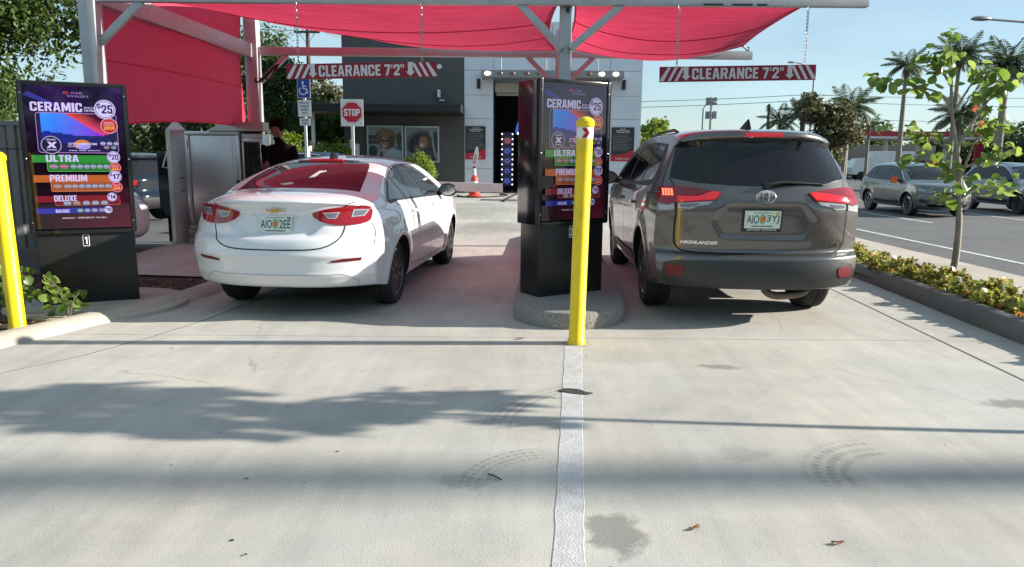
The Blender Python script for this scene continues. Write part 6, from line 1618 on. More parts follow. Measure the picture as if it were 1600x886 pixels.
# ---- young street trees with big round leaves
def big_leaf(cup=0.10, droop=0.10):
    n = 8; vs = [(0, 0, 0)]; 
    prof = [(0.0, 0.0), (0.10, 0.26), (0.30, 0.44), (0.55, 0.47), (0.78, 0.33), (1.0, 0.0)]
    vs = [(x, w, cup * w * (1 + 2 * w) - droop * x * x + 0.03 * math.sin(9 * x + 4 * w)) for x, w in prof] + [(x, 0, -droop * x * x) for x, w in prof[1:-1]] + [(x, -w, cup * w * (1 + 2 * w) - droop * x * x + 0.03 * math.sin(8 * x - 5 * w)) for x, w in prof[1:-1]]
    f = [(0, 6, 1), (1, 6, 7, 2), (2, 7, 8, 3), (3, 8, 9, 4), (4, 9, 5), (0, 10, 6), (6, 10, 11, 7), (7, 11, 12, 8), (8, 12, 13, 9), (9, 13, 5)]
    me = bpy.data.meshes.new('leaf'); me.from_pydata(vs, [], f); me.materials.append(ML_young); me.polygons.foreach_set('use_smooth', [True] * len(f)); me.update(); return me
LEAVES = [big_leaf(c_, d_) for c_, d_ in ((0.12, 0.12), (0.40, 0.25), (-0.25, 0.45), (0.25, 0.05))]
def scatter_leaves(root, spots, per, size, spread, mesh=None, rg=None, up=0.2):
    rg = rg or rnd
    for p in spots:
        for k in range(per):
            o = link_mesh('leaf', mesh or rg.choice(LEAVES), root)
            o.location = Vector(p) + Vector((rg.gauss(0, spread), rg.gauss(0, spread), rg.gauss(0, spread * 0.8)))
            o.rotation_euler = (rg.uniform(-0.9, 0.9), rg.uniform(-0.2, 1.3) - up, rg.uniform(0, 6.28)); s = size * rg.uniform(0.7, 1.3); o.scale = (s, s, s)
def young_tree(x, y, label, seed, tags=True, yaw=0):
    rg = random.Random(seed)
    root = thing('young_tree', (x, y, 0.08), yaw, label, 'young tree', 'young trees in the planting strip')
    mb = MB(); path = crom([(0, 0, 0), (0.01, 0, 0.55), (-0.03, 0.02, 1.10), (-0.10, 0, 1.45), (-0.22, 0, 1.95), (-0.27, 0, 2.45), (-0.33, 0, 2.78)], 5)
    mb.tube(path, [0.042 - 0.036 * i / (len(path) - 1) for i in range(len(path))], 9)
    for k in range(7): a = path[2 + 2 * k]; mb.lathe([(0, -0.03), (0.012, -0.01), (0.012, 0.01), (0, 0.03)], 6, 0, Matrix.Translation((a[0] + 0.036 * rg.choice((-1, 1)), a[1], a[2])))
    mb.build('trunk', M_barkl, root, smooth=True)
    br = [[(-0.03, 0, 1.02), (-0.14, -0.05, 1.22), (-0.42, -0.1, 1.42), (-0.72, -0.1, 1.40)], [(0.0, 0, 0.95), (0.15, 0, 1.05), (0.38, 0.05, 1.12), (0.62, 0.05, 1.06)],
          [(-0.04, 0, 1.15), (0.10, 0.05, 1.55), (0.25, 0.1, 1.75), (0.42, 0.1, 1.80)], [(-0.18, 0, 1.80), (-0.32, 0, 2.08), (-0.58, 0, 2.18), (-0.86, 0, 2.22), (-1.05, 0, 2.26)],
          [(-0.12, 0, 1.5), (0.10, 0, 1.92), (0.26, 0, 2.15), (0.35, 0, 2.38)], [(-0.25, 0, 2.2), (-0.42, 0, 2.42), (-0.55, 0, 2.52)], [(-0.10, 0, 1.42), (-0.35, 0.1, 1.62), (-0.60, 0.1, 1.68)], [(0.0, 0, 1.3), (0.3, -0.1, 1.45), (0.50, -0.1, 1.52)],
          [(-0.2, 0, 1.9), (0.05, 0.05, 2.3), (0.18, 0.05, 2.42)], [(-0.05, 0, 0.98), (-0.2, -0.1, 1.02), (-0.32, -0.1, 1.0)]]
    for b in br:
        mb = MB(); q = crom(b, 4); mb.tube(q, [0.016 - 0.012 * i / (len(q) - 1) for i in range(len(q))], 6); mb.build('branch', M_barkl, root, smooth=True)
    spots = []
    for b, n in zip(br, (11, 7, 11, 9, 12, 8, 7, 8, 7, 4)):
        q = crom(b, 6); m = len(q)
        for k in range(n): spots.append(q[m // 2 - 2 + int((m - m // 2) * k / n)] if k else q[-1])
    for k in range(7): spots.append(path[-1 - k])
    scatter_leaves(root, spots, 3, 0.116, 0.072, rg=rg)
    if tags:
        for i, p in enumerate(((-0.42, -0.13, 1.38), (-0.84, -0.1, 1.16), (0.10, -0.05, 1.78), (-0.02, -0.1, 1.95))):
            mb = MB(); mb.box((0, 0, 0), (0.10 if i == 1 else 0.055, 0.006, 0.075), bev=0.004); o = mb.build('ribbon_tag', pm('orange_tag', (0.75, 0.12, 0.02), rough=0.5), root); o.location = p; o.rotation_euler = (0.2, 0.15 * i, 0.4)
    return root
young_tree(5.15, 8.50, 'young street tree with large bright green leaves and orange tags in the right planting strip', 3)
lt = tree('street_tree', 5.10, 3.72, 0.08, [(0.02, 0, 1.95, 0.12), (0.0, 0.14, 2.25, 0.26), (0.05, -0.12, 2.6, 0.30), (-0.05, 0.30, 2.15, 0.2), (0, 0.12, 2.95, 0.32), (0.0, -0.15, 3.25, 0.26), (0, 0.05, 3.6, 0.32), (0, -0.28, 2.8, 0.16)], 1150, 0.14, ML_mid, 'street tree with a narrow dense crown just outside the picture on the right', trunk=0.028, th=2.6, limbs=7, shell=0.2, aspect=0.8)
lt.rotation_euler = (-0.19, 0, 0)
# ---- ground cover in the right planting strip
pts = []
y = -6.0
while y < 15:
    for k in range(3): pts.append((4.43 + 0.16 * k + rnd.uniform(-0.06, 0.06) + (y - 6) * 0.04, y + rnd.uniform(-0.12, 0.12), 0.10 + rnd.uniform(0, 0.07) * (1 if k < 2 else 0.6), rnd.uniform(0.09, 0.15)))
    y += 0.24
v, f = leaf_cloud(pts, 36000, 0.058, shell=0.6, droop=-0.5, aspect=0.8)
tag(raw_mesh('ground_cover', v, f, ML_cover), 'low leafy ground cover with red tinged leaves in the right planting strip', None, None, 'stuff')
# ---- bushy plants beside the left bollard
def shrub(x, y, z, r, h, n, label, seed):
    rg = random.Random(seed); root = thing('leafy_shrub', (x, y, z), 0, label, 'shrub', 'leafy shrubs beside the left bollard')
    for k in range(7):
        a = rg.uniform(0, 6.28); rr = r * rg.uniform(0.3, 1); e = (rr * math.cos(a), rr * math.sin(a), h * rg.uniform(0.5, 1.0))
        mb = MB(); mb.tube(crom([(0, 0, 0), (e[0] * 0.3, e[1] * 0.3, e[2] * 0.6), e], 3), [0.009, 0.008, 0.007, 0.006, 0.005, 0.004, 0.003], 5); mb.build('stem', M_bark, root)
        scatter_leaves(root, [e, (e[0] * 0.7, e[1] * 0.7, e[2] * 0.85), (e[0] * 0.5, e[1] * 0.5, e[2] * 0.6)], n, 0.085, 0.05, rg=rg)
shrub(-4.32, 6.30, 0.02, 0.30, 0.48, 4, 'leafy green shrub right behind the left bollard', 4)
shrub(-3.86, 6.28, 0.02, 0.20, 0.42, 2, 'small leafy sprig in front of the left kiosk pedestal', 5)
shrub(-4.62, 5.90, 0.02, 0.28, 0.42, 4, 'leafy green shrub cut by the left edge beside the bollard', 6)
# mulch and dry leaves
n = 1500; rg = np.random.RandomState(5)
c_ = np.c_[rg.uniform(-5.3, -3.5, n), rg.uniform(5.0, 8.4, n), rg.uniform(0.024, 0.045, n)]
ok = np.array([pip(p[0], p[1], [q for q in inner if q[1] < 8.6] + [(-5.0, 9.0), (-7.5, 9.2), (-7.5, 3.5)]) for p in c_]); c_ = c_[ok]; n = len(c_)
a = rg.uniform(0, 6.28, n); d = np.c_[np.cos(a), np.sin(a), rg.uniform(-.3, .3, n)] * 0.025; e = np.c_[-np.sin(a), np.cos(a), rg.uniform(-.3, .3, n)] * 0.012
v = np.stack([c_ - d, c_ + e, c_ + d, c_ - e], 1).reshape(-1, 3); i0 = np.arange(n) * 4
tag(raw_mesh('mulch_chips', v, np.stack([i0, i0 + 1, i0 + 2, i0 + 3], 1), leafm('mulch_chip', (0.10, 0.045, 0.025), (0.28, 0.17, 0.10), 0.0, 0.8)), 'brown mulch chips and dry leaves round the left bollard', None, None, 'stuff')
# ------------------------------------------------------------------ pay station
M_ss = pm('brushed_stainless', (0.50, 0.49, 0.48), rough=0.33, metal=0.9, var=0.08, vscale=3, bump=0.03, bscale=200, stretch=(1, 1, 14))
M_scr = pm('dark_screen', (0.008, 0.009, 0.012), rough=0.06, coat=1)
ps = thing('pay_station', (-4.6, 11.95, 0.06), R(-2), 'stainless steel pay station with a dark screen bay left of the white sedan', 'pay station')
def sp(name, fn, mat=M_ss, parent=None):
    mb = MB(); fn(mb); return mb.build(name, mat, parent or ps, smooth=True, sharp=30)
sp('base', lambda m: m.box((0.05, 0.02, 0.11), (1.26, 0.50, 0.22), bev=0.01))
c1 = sp('cabinet', lambda m: m.box((-0.08, 0, 0.99), (0.86, 0.52, 1.54), bev=0.012))
sp('door_frame', lambda m: ([m.box((-0.08, -0.275, 0.25 + 1.48 * k), (0.86, 0.035, 0.06), bev=0.006) for k in (0, 1)], [m.box((-0.08 + 0.40 * k, -0.275, 0.99), (0.06, 0.033, 1.418), bev=0.006) for k in (-1, 1)]))
d_ = sp('door', lambda m: (m.box((-0.08, -0.262, 0.99), (0.72, 0.02, 1.40), bev=0.004), m.box((-0.08, -0.276, 0.99), (0.62, 0.012, 1.30), bev=0.005)))
sp('hinge', lambda m: [m.cyl((-0.475, -0.30, z), (-0.475, -0.30, z + 0.12), 0.014, 8) for z in (0.4, 1.5)], M_ss, d_)
sp('lock', lambda m: m.box((0.305, -0.30, 0.95), (0.05, 0.02, 0.12), bev=0.004), M_blk, d_)
sp('cabinet', lambda m: m.box((0.53, 0.03, 0.98), (0.34, 0.50, 1.50), bev=0.01))
s2 = sp('screen_bay', lambda m: ([m.box((0.53, -0.235, z), (0.32, 0.03, 0.05), bev=0.004) for z in (1.62, 0.75)], [m.box((0.53 + sx * 0.145, -0.235, 1.185), (0.03, 0.028, 0.818), bev=0.004) for sx in (-1, 1)], m.box((0.53, -0.235, 1.69), (0.32, 0.02, 0.05))))
sp('screen', lambda m: m.box((0.53, -0.226, 1.185), (0.255, 0.012, 0.815)), M_scr, s2)
sp('keypad', lambda m: [m.box((0.45 + 0.05 * (k % 3), -0.228, 0.55 + 0.045 * (k // 3)), (0.035, 0.014, 0.03)) for k in range(12)], M_blk)
sp('hood', lambda m: m.add([(-0.13, -0.36, 1.765), (0.76, -0.36, 1.765), (0.76, 0.3, 1.765), (-0.13, 0.3, 1.765), (0.14, -0.36, 1.90), (0.76, -0.36, 1.90), (0.76, 0.3, 1.90), (0.14, 0.3, 1.90)], [(3, 2, 1, 0), (4, 5, 6, 7), (0, 1, 5, 4), (1, 2, 6, 5), (2, 3, 7, 6), (3, 0, 4, 7)]))
gp = thing('steel_bollard', (-5.40, 12.0, 0.04), R(38), 'square stainless bollard with a pyramid cap beside the pay station', 'bollard')
mb = MB(); w = 0.125
mb.box((0, 0, 0.9), (2 * w, 2 * w, 1.80), bev=0.008); mb.build('post', M_ss, gp)
mb = MB(); mb.add([(-w, -w, 1.80), (w, -w, 1.80), (w, w, 1.80), (-w, w, 1.80), (0, 0, 1.98)], [(0, 1, 4), (1, 2, 4), (2, 3, 4), (3, 0, 4), (3, 2, 1, 0)]); mb.build('cap', M_ss, gp)
mb = MB(); mb.tube([(-w - 0.01, -0.1, 1.55), (-w - 0.13, -0.12, 1.22), (-w + 0.02, -0.14, 1.20)], 0.012, 6); mb.build('bracket', pm('white_fitting', (0.75, 0.75, 0.75), rough=0.4), gp)
mb = MB()
for z in (1.05, 0.85): mb.box((0.03, -w - 0.004, z), (0.07, 0.008, 0.015))
mb.build('label_plate', M_edge, gp)
bc = thing('black_cabinet', (-5.78, 12.5, 0.0), 0, 'narrow black cabinet left of the pyramid topped steel bollard', 'cabinet')
mb = MB(); mb.box((0, 0, 0.95), (0.24, 0.30, 1.1), bev=0.01); mb.box((0, 0, 0.2), (0.1, 0.1, 0.4)); mb.build('housing', M_blk, bc)
mb = MB(); mb.box((0, -0.156, 0.95), (0.19, 0.012, 1.0), bev=0.004); mb.build('door', M_scr, bc)
# ------------------------------------------------------------------ attendant
def skin_body(name, chain, mat, parent, sub=2):
    """chain: list of (point, radius, parent index); grown with a Skin modifier, applied"""
    me = bpy.data.meshes.new(name); me.from_pydata([c[0] for c in chain], [(c[2], i) for i, c in enumerate(chain) if c[2] is not None], [])
    o = bpy.data.objects.new(name, me); COL.objects.link(o)
    sk = o.modifiers.new('skin', 'SKIN'); sk.use_smooth_shade = True
    for i, c in enumerate(chain):
        r = c[1]; me.skin_vertices[0].data[i].radius = r if isinstance(r, tuple) else (r, r)
        me.skin_vertices[0].data[i].use_root = (c[2] is None)
    ss = o.modifiers.new('sub', 'SUBSURF'); ss.levels = sub; ss.render_levels = sub
    dg = bpy.context.evaluated_depsgraph_get(); dg.update()
    m2 = bpy.data.meshes.new_from_object(o.evaluated_get(dg)); bpy.data.objects.remove(o)
    m2.materials.clear(); m2.materials.append(mat); m2.polygons.foreach_set('use_smooth', [True] * len(m2.polygons))
    return link_mesh(name, m2, parent)
M_skin = pm('dark_skin', (0.17, 0.09, 0.062), rough=0.5, var=0.1)
M_hair = pm('black_hair', (0.006, 0.005, 0.005), rough=0.95, spec=0.1, bump=1.0, bscale=70)
M_shirt = pm('black_shirt', (0.006, 0.006, 0.007), rough=0.95, spec=0.1, var=0.2, bump=0.25, bscale=25)
M_trs = pm('dark_trousers', (0.02, 0.02, 0.024), rough=0.85, bump=0.2, bscale=30)
man = thing('person', (-3.42, 10.95, 0.04), R(-12), 'person in a black long sleeved shirt looking down at the hands beside the pay station', 'person'); man.scale = (1.07, 1.07, 1.075)
skin_body('body', [((0, 0, 0.98), (0.15, 0.11), None), ((0, 0, 1.18), (0.155, 0.11), 0), ((0, 0.01, 1.38), (0.18, 0.115), 1), ((0, 0.005, 1.47), (0.085, 0.075), 2), ((0, -0.02, 1.545), (0.058, 0.062), 3),
    ((0.09, 0, 0.90), 0.088, 0), ((0.10, 0, 0.50), 0.062, 5), ((0.105, 0.02, 0.10), 0.042, 6), ((0.12, -0.14, 0.04), (0.045, 0.03), 7),
    ((-0.09, 0, 0.90), 0.088, 0), ((-0.10, 0.02, 0.50), 0.062, 9), ((-0.105, 0.04, 0.10), 0.042, 10), ((-0.12, -0.12, 0.04), (0.045, 0.03), 11),
    ((0.195, 0.01, 1.415), 0.068, 2), ((0.245, 0.02, 1.15), 0.047, 13), ((0.12, -0.20, 1.10), 0.038, 14), ((0.03, -0.27, 1.14), 0.028, 15),
    ((-0.195, 0.01, 1.415), 0.068, 2), ((-0.25, 0.02, 1.15), 0.047, 17), ((-0.14, -0.22, 1.12), 0.038, 18), ((-0.05, -0.29, 1.17), 0.028, 19)], M_shirt, man)
def hand(px, py, pz, sx):
    ch = [((px, py, pz), 0.026, None), ((px + 0.03 * sx, py - 0.035, pz + 0.02), (0.036, 0.017), 0)]
    o = skin_body('hand', ch + [((px + 0.05 * sx, py - 0.06, pz + 0.03), (0.034, 0.015), 1)], M_skin, man)
    for k in range(4):
        a = (k - 1.5) * 0.019; b_ = Vector((px + 0.05 * sx, py - 0.062, pz + 0.03 + a)); l = (0.062, 0.072, 0.068, 0.054)[k]
        p1 = b_ + Vector((0.55 * sx, -0.75, 0)) * l * 0.45; p2 = p1 + Vector((0.9 * sx, -0.1, 0)) * l * 0.35; p3 = p2 + Vector((0.6 * sx, 0.5, 0)) * l * 0.28
        skin_body('finger', [(tuple(b_), 0.0095, None), (tuple(p1), 0.009, 0), (tuple(p2), 0.008, 1), (tuple(p3), 0.0065, 2)], M_skin, o, 1)
    t0 = Vector((px + 0.012 * sx, py - 0.015, pz + 0.04)); skin_body('thumb', [(tuple(t0), 0.011, None), (tuple(t0 + Vector((0.03 * sx, -0.03, 0.025))), 0.010, 0), (tuple(t0 + Vector((0.055 * sx, -0.045, 0.028))), 0.008, 1)], M_skin, o, 1)
hand(0.02, -0.28, 1.145, -1); hand(-0.05, -0.29, 1.17, 1)
# head, tilted down
HT = Matrix.Translation((0.0, -0.035, 1.645)) @ Matrix.Rotation(R(24), 4, 'X')
bm = bmesh.new(); bmesh.ops.create_uvsphere(bm, u_segments=32, v_segments=24, radius=1)
for v in bm.verts:
    x, y, z = v.co; f = max(0, -y)
    w = 0.076 * (1 - 0.22 * max(0, -z) ** 1.4); d = 0.098 * (1 - 0.12 * max(0, -z)) ; h = 0.122
    X, Y, Z = x * w, y * d, z * h
    if f > 0.2:
        nose = math.exp(-((x / 0.22) ** 2)) * math.exp(-(((z + 0.12) / 0.22) ** 2)); Y -= 0.022 * nose * f
        eye = math.exp(-(((abs(x) - 0.42) / 0.16) ** 2)) * math.exp(-(((z - 0.08) / 0.11) ** 2)); Y += 0.012 * eye
        brow = math.exp(-((x / 0.6) ** 2)) * math.exp(-(((z - 0.25) / 0.1) ** 2)); Y -= 0.006 * brow
        lip = math.exp(-((x / 0.28) ** 2)) * math.exp(-(((z + 0.48) / 0.09) ** 2)); Y -= 0.010 * lip
        chin = math.exp(-((x / 0.3) ** 2)) * math.exp(-(((z + 0.82) / 0.15) ** 2)); Y -= 0.014 * chin
    v.co = Vector((X, Y, Z))
mb = MB(); mb.addbm(bm, 0, HT); hd = mb.build('head', M_skin, man, smooth=True)
for sx in (-1, 1):
    mb = MB(); bm = bmesh.new(); bmesh.ops.create_uvsphere(bm, u_segments=10, v_segments=8, radius=1); mb.addbm(bm, 0, HT @ Matrix.Translation((sx * 0.076, 0.005, -0.005)) @ Matrix.Diagonal((0.011, 0.02, 0.032, 1))); mb.build('ear', M_skin, hd, smooth=True)
    mb = MB(); bm = bmesh.new(); bmesh.ops.create_uvsphere(bm, u_segments=10, v_segments=8, radius=1); mb.addbm(bm, 0, HT @ Matrix.Translation((sx * 0.031, -0.082, 0.010)) @ Matrix.Diagonal((0.014, 0.009, 0.008, 1))); mb.build('eye', pm('eye_dark', (0.05, 0.04, 0.04), rough=0.2), hd, smooth=True)
mb = MB(); bm = bmesh.new(); bmesh.ops.create_icosphere(bm, subdivisions=4, radius=1)
for v in bm.verts:
    x, y, z = v.co; k = 1 + 0.10 * math.sin(13 * x + 3) * math.sin(11 * y + 1) * math.sin(12 * z)
    v.co = Vector((x * 0.103, y * 0.11 + 0.022, z * 0.098 + 0.060)) * k if z > -0.75 else Vector((x * 0.08, y * 0.09 + 0.03, z * 0.08 + 0.05))
    if y < -0.35 and z < 0.28: v.co.y = max(v.co.y, -0.045)
mb.addbm(bm, 0, HT); mb.build('hair', M_hair, man, smooth=True)
mb = MB(); bm = bmesh.new(); bmesh.ops.create_uvsphere(bm, u_segments=16, v_segments=10, radius=1)
for v in bm.verts: v.co = Vector((v.co.x * 0.055, -0.068 - 0.016 * max(0, -v.co.y) + 0.02 * max(0, v.co.y), -0.083 + v.co.z * 0.030))
mb.addbm(bm, 0, HT); mb.build('beard', M_hair, man, smooth=True)
# ------------------------------------------------------------------ barrier, cone, signs
M_wht = pm('white_enamel', (0.72, 0.72, 0.72), rough=0.4, var=0.05)
M_sred = pm('barrier_red', (0.50, 0.02, 0.035), rough=0.45)
gb = thing('barrier_gate', (-3.6, 14.05, 0.0), 0, 'white barrier arm with a red slanted block lowered across the left lane', 'barrier gate')
mb = MB(); mb.box((0, 0.1, 0.55), (0.34, 0.34, 1.1), bev=0.02); mb.box((0, 0.1, 1.12), (0.38, 0.38, 0.05), bev=0.015); mb.build('housing', M_wht, gb)
mb = MB(); mb.beam((0.1, -0.12, 0.96), (3.40, -0.12, 0.885), 0.05, 0.165); ar_ = mb.build('arm', M_wht, gb)
for x in (0.7, 2.15):
    mb = MB(); z = 0.96 - 0.075 * (x - 0.1) / 3.3; mb.prism([(x, z - 0.035), (x + 0.16, z - 0.037), (x + 0.25, z + 0.035), (x + 0.09, z + 0.037)], 0, 0.004, 0, Matrix.Translation((0, -0.148, 0)) @ Matrix.Rotation(R(90), 4, 'X')); mb.build('red_block', M_sred, ar_)
mb = MB(); mb.box((3.40, -0.12, 0.885), (0.02, 0.056, 0.17)); mb.build('end_cap', M_wht, ar_)
M_org = pm('cone_orange', (0.75, 0.055, 0.035), rough=0.5)
cn = thing('traffic_cone', (-1.42, 27.5, 0), 0, 'orange and white traffic cone with a tall marker blade before the tunnel door', 'traffic cone')
mb = MB(); mb.lathe([(0.30, 0), (0.30, 0.05), (0.20, 0.08), (0.19, 0.28), (0.16, 0.30), (0.115, 0.52)], 20); mb.build('cone_base', M_org, cn, smooth=True, sharp=30)
mb = MB(); mb.lathe([(0.15, 0.36), (0.12, 0.56), (0.10, 0.62)], 20); mb.build('white_collar', M_wht, cn, smooth=True)
mb = MB(); mb.lathe([(0.145, 0.60), (0.115, 0.72), (0.075, 0.74), (0.07, 0.80)], 20); mb.build('orange_collar', M_org, cn, smooth=True)
mb = MB(); mb.lathe([(0.07, 0.78), (0.055, 1.05)], 14); mb.build('neck', M_wht, cn, smooth=True)
mb = MB(); P = [(-0.06, 1.02), (0.05, 1.02), (0.12, 1.35), (0.16, 1.62), (0.13, 1.80), (0.09, 1.86), (0.04, 1.78), (-0.02, 1.55), (-0.09, 1.22)]
mb.prism(P, -0.015, 0.015, 0, Matrix.Rotation(R(90), 4, 'X')); bl2 = mb.build('marker_blade', M_wht, cn)
p = MB(); T = Matrix.Translation((0, -0.018, 0)) @ Matrix.Rotation(R(90), 4, 'X')
put_text(p, 'EXIT', 0, 0, 0.34, 0.10, 0, 0, T @ Matrix.Translation((0.035, 1.22, 0)) @ Matrix.Rotation(R(74), 4, 'Z'), bold=0.03, col=(0.45, 0.02, 0.03))
p.add([(-0.055, 1.04, 0), (0.04, 1.04, 0), (0.055, 1.13, 0), (-0.068, 1.13, 0)], [(0, 1, 2, 3)], 0, T, (0.5, 0.02, 0.03))
p.build('lettering', printm('cone_print'), bl2)
mb = MB(); mb.tube(crom([(-2.1, 28.2, 0.03), (-1.9, 27.2, 0.03), (-1.3, 26.9, 0.03), (-0.6, 27.6, 0.03), (-0.2, 28.4, 0.03), (-0.5, 29.4, 0.03)], 6), 0.03, 6); tag(mb.build('hose', M_blk), 'black hose lying on the concrete round the orange cone', 'hose')
mb = MB(); mb.tube(crom([(0.2, 29.8, 0.03), (0.0, 28.0, 0.03), (-0.15, 26.5, 0.03), (-0.3, 24.6, 0.03)], 6), 0.03, 6); tag(mb.build('hose', M_blk), 'black hose running straight out of the tunnel door', 'hose')
mb = MB(); mb.box((0, 0, 0), (2.6, 0.25, 0.03)); o = mb.build('floor_grate', pm('grate', (0.10, 0.09, 0.085), rough=0.7)); o.location = (0.2, 25.4, 0.017); tag(o, kind='structure')
mb = MB(); mb.tube([(0.25, 29.9, 0.05), (0.95, 30.4, 0.55)], 0.05, 6); tag(mb.build('guide_rail', M_ss), 'short slanted steel guide rail at the tunnel door', 'rail')
st = thing('stop_sign', (-4.28, 20.0, 0), 0, 'red octagonal stop sign on a white square board and white post', 'stop sign')
mb = MB(); mb.box((0, 0.03, 1.2), (0.075, 0.05, 2.5)); mb.build('post', pm('white_post', (0.72, 0.72, 0.70), rough=0.5), st)
mb = MB(); mb.box((0, 0, 2.59), (0.60, 0.012, 0.70), bev=0.004); bb = mb.build('board', M_wht, st)
def octo(r): return [(r * math.cos(R(22.5 + 45 * k)), r * math.sin(R(22.5 + 45 * k))) for k in range(8)]
p = MB(); T = Matrix.Translation((0, -0.0075, 2.60)) @ Matrix.Rotation(R(90), 4, 'X'); rd = (0.55, 0.012, 0.04)
for i, (r_, c_) in enumerate(((0.305, rd), (0.298, (0.8, 0.8, 0.8)), (0.275, rd))): p.add([(x, y, i * 0.002) for x, y in octo(r_)], [tuple(range(8))], 0, T, c_)
block_text(p, 'STOP', -0.21, -0.09, 0.42, 0.18, 0.006, 0, T, (0.8, 0.8, 0.8)); p.build('print', printm('stop_print', rough=0.3), bb)
hc = thing('parking_sign', (-5.12, 18.5, 0), 0, 'blue wheelchair parking sign over two white plates on a white post', 'parking sign')
mb = MB(); mb.box((0, 0.03, 1.75), (0.06, 0.05, 3.3)); mb.build('post', pm('white_post', (0.72, 0.72, 0.70), rough=0.5), hc)
def plate_(name, z, w, h, items):
    mb = MB(); mb.box((0, 0, z), (w, 0.008, h)); pl = mb.build(name, M_wht, hc); p = MB(); T = Matrix.Translation((0, -0.0055, z)) @ Matrix.Rotation(R(90), 4, 'X'); items(p, T); p.build('print', printm('sign_print'), pl)
def wheel_(p, T):
    bl_ = (0.02, 0.06, 0.30); wt = (0.8, 0.8, 0.8)
    p.add([(x, y, 0) for x, y in rect(-0.15, -0.225, 0.15, 0.225)], [(0, 1, 2, 3)], 0, T, bl_)
    p.add([(-0.02 + 0.028 * math.cos(k * 0.524), 0.14 + 0.028 * math.sin(k * 0.524), 0.001) for k in range(12)], [tuple(range(12))], 0, T, wt)
    def bar(a, b, w=0.013):
        dx, dy = b[0] - a[0], b[1] - a[1]; l = math.hypot(dx, dy); nx, ny = -dy / l * w, dx / l * w; p.add([(a[0] + nx, a[1] + ny, 0.001), (a[0] - nx, a[1] - ny, 0.001), (b[0] - nx, b[1] - ny, 0.001), (b[0] + nx, b[1] + ny, 0.001)], [(0, 1, 2, 3)], 0, T, wt)
    bar((-0.02, 0.11), (-0.01, -0.01)); bar((-0.015, 0.05), (0.06, 0.05)); bar((-0.01, -0.01), (0.065, -0.01)); bar((0.065, -0.01), (0.095, -0.12))
    pts = [(-0.02 + 0.088 * math.cos(R(a)), -0.06 + 0.088 * math.sin(R(a))) for a in range(130, 341, 15)]
    for a, b in zip(pts[:-1], pts[1:]): bar(a, b, 0.011)
plate_('blue_plate', 3.08, 0.32, 0.47, wheel_)
def tx(lines):
    def f(p, T):
        for s_, y, w, h in lines: put_text(p, s_, -w / 2, y, w, h, 0.001, 0, T, bold=0.02, col=(0.05, 0.06, 0.08))
    return f
plate_('permit_plate', 2.60, 0.32, 0.40, tx([('PARKING BY', 0.11, 0.25, 0.045), ('DISABLED', 0.03, 0.22, 0.045), ('PERMIT', -0.05, 0.17, 0.045), ('ONLY', -0.13, 0.12, 0.045)]))
plate_('fine_plate', 2.28, 0.26, 0.18, tx([('$250', 0.01, 0.16, 0.05), ('FINE', -0.06, 0.14, 0.045)]))
bx = thing('meter_box', (-6.55, 30.3, 0), 0, 'small grey white equipment box behind the stop sign post', 'equipment box')
mb = MB(); mb.box((0, 0, 1.65), (0.62, 0.25, 0.62), bev=0.02); mb.box((0.03, 0, 2.02), (0.16, 0.2, 0.2), bev=0.02); mb.box((0, 0.02, 0.67), (0.1, 0.1, 1.34)); mb.build('box', pm('white_fitting', (0.75, 0.75, 0.75), rough=0.4), bx)
mb = MB(); mb.box((0.08, -0.13, 1.63), (0.26, 0.02, 0.12)); mb.build('label_plate', M_edge, bx)
pt_ = thing('pedestal', (-6.6, 24.0, 0), 0, 'slim grey call post with a dark head beside the parked blue car', 'post')
mb = MB(); mb.tube([(0, 0, 0), (0, 0, 1.75)], 0.10, 10); mb.build('post', M_ss, pt_); mb = MB(); mb.box((0, 0, 1.86), (0.3, 0.3, 0.14), bev=0.04); mb.build('head', M_blk, pt_)
# ------------------------------------------------------------------ metal fence at the left edge
mf = thing('corrugated_fence', (-6.05, 8.6, 0), R(28), 'weathered corrugated metal enclosure at the left edge behind the first kiosk', 'metal enclosure')
M_cor = pm('corrugated_grey', (0.22, 0.225, 0.23), rough=0.42, metal=0.55, var=0.12, vscale=3, dirt=(0.12, 0.11, 0.10, 0.4))
def corr(z0, z1, y0, name):
    vs = []; fs = []; n = 0; x = -1.6
    prof = [(0, 0), (0.07, 0), (0.095, -0.035), (0.165, -0.035), (0.19, 0)]
    xs = []
    while x < 0.75:
        for a, b in prof[:-1]: xs.append((x + a, b))
        x += 0.19
    for a, b in xs: vs += [(a, y0 + b, z0), (a, y0 + b, z1)]
    fs = [(2 * i, 2 * i + 2, 2 * i + 3, 2 * i + 1) for i in range(len(xs) - 1)]
    mb = MB(); mb.add(vs, fs); return mb.build(name, M_cor, mf)
corr(0.34, 1.50, 0, 'sheet'); corr(1.51, 1.78, 0.012, 'sheet')
mb = MB(); mb.box((-0.42, 0.10, 1.80), (2.4, 0.26, 0.05)); mb.build('cap_rail', M_cor, mf)
mb = MB(); mb.box((0.79, 0.02, 0.93), (0.07, 0.09, 1.74)); mb.build('post', M_cor, mf)
mb = MB(); mb.box((-0.4, 0.10, 0.16), (2.5, 0.28, 0.36), bev=0.01); mb.build('plinth', M_curbd, mf)
mb = MB(); mb.box((-0.42, 1.1, 0.9), (2.3, 1.9, 1.75)); mb.build('housing', M_cor, mf)
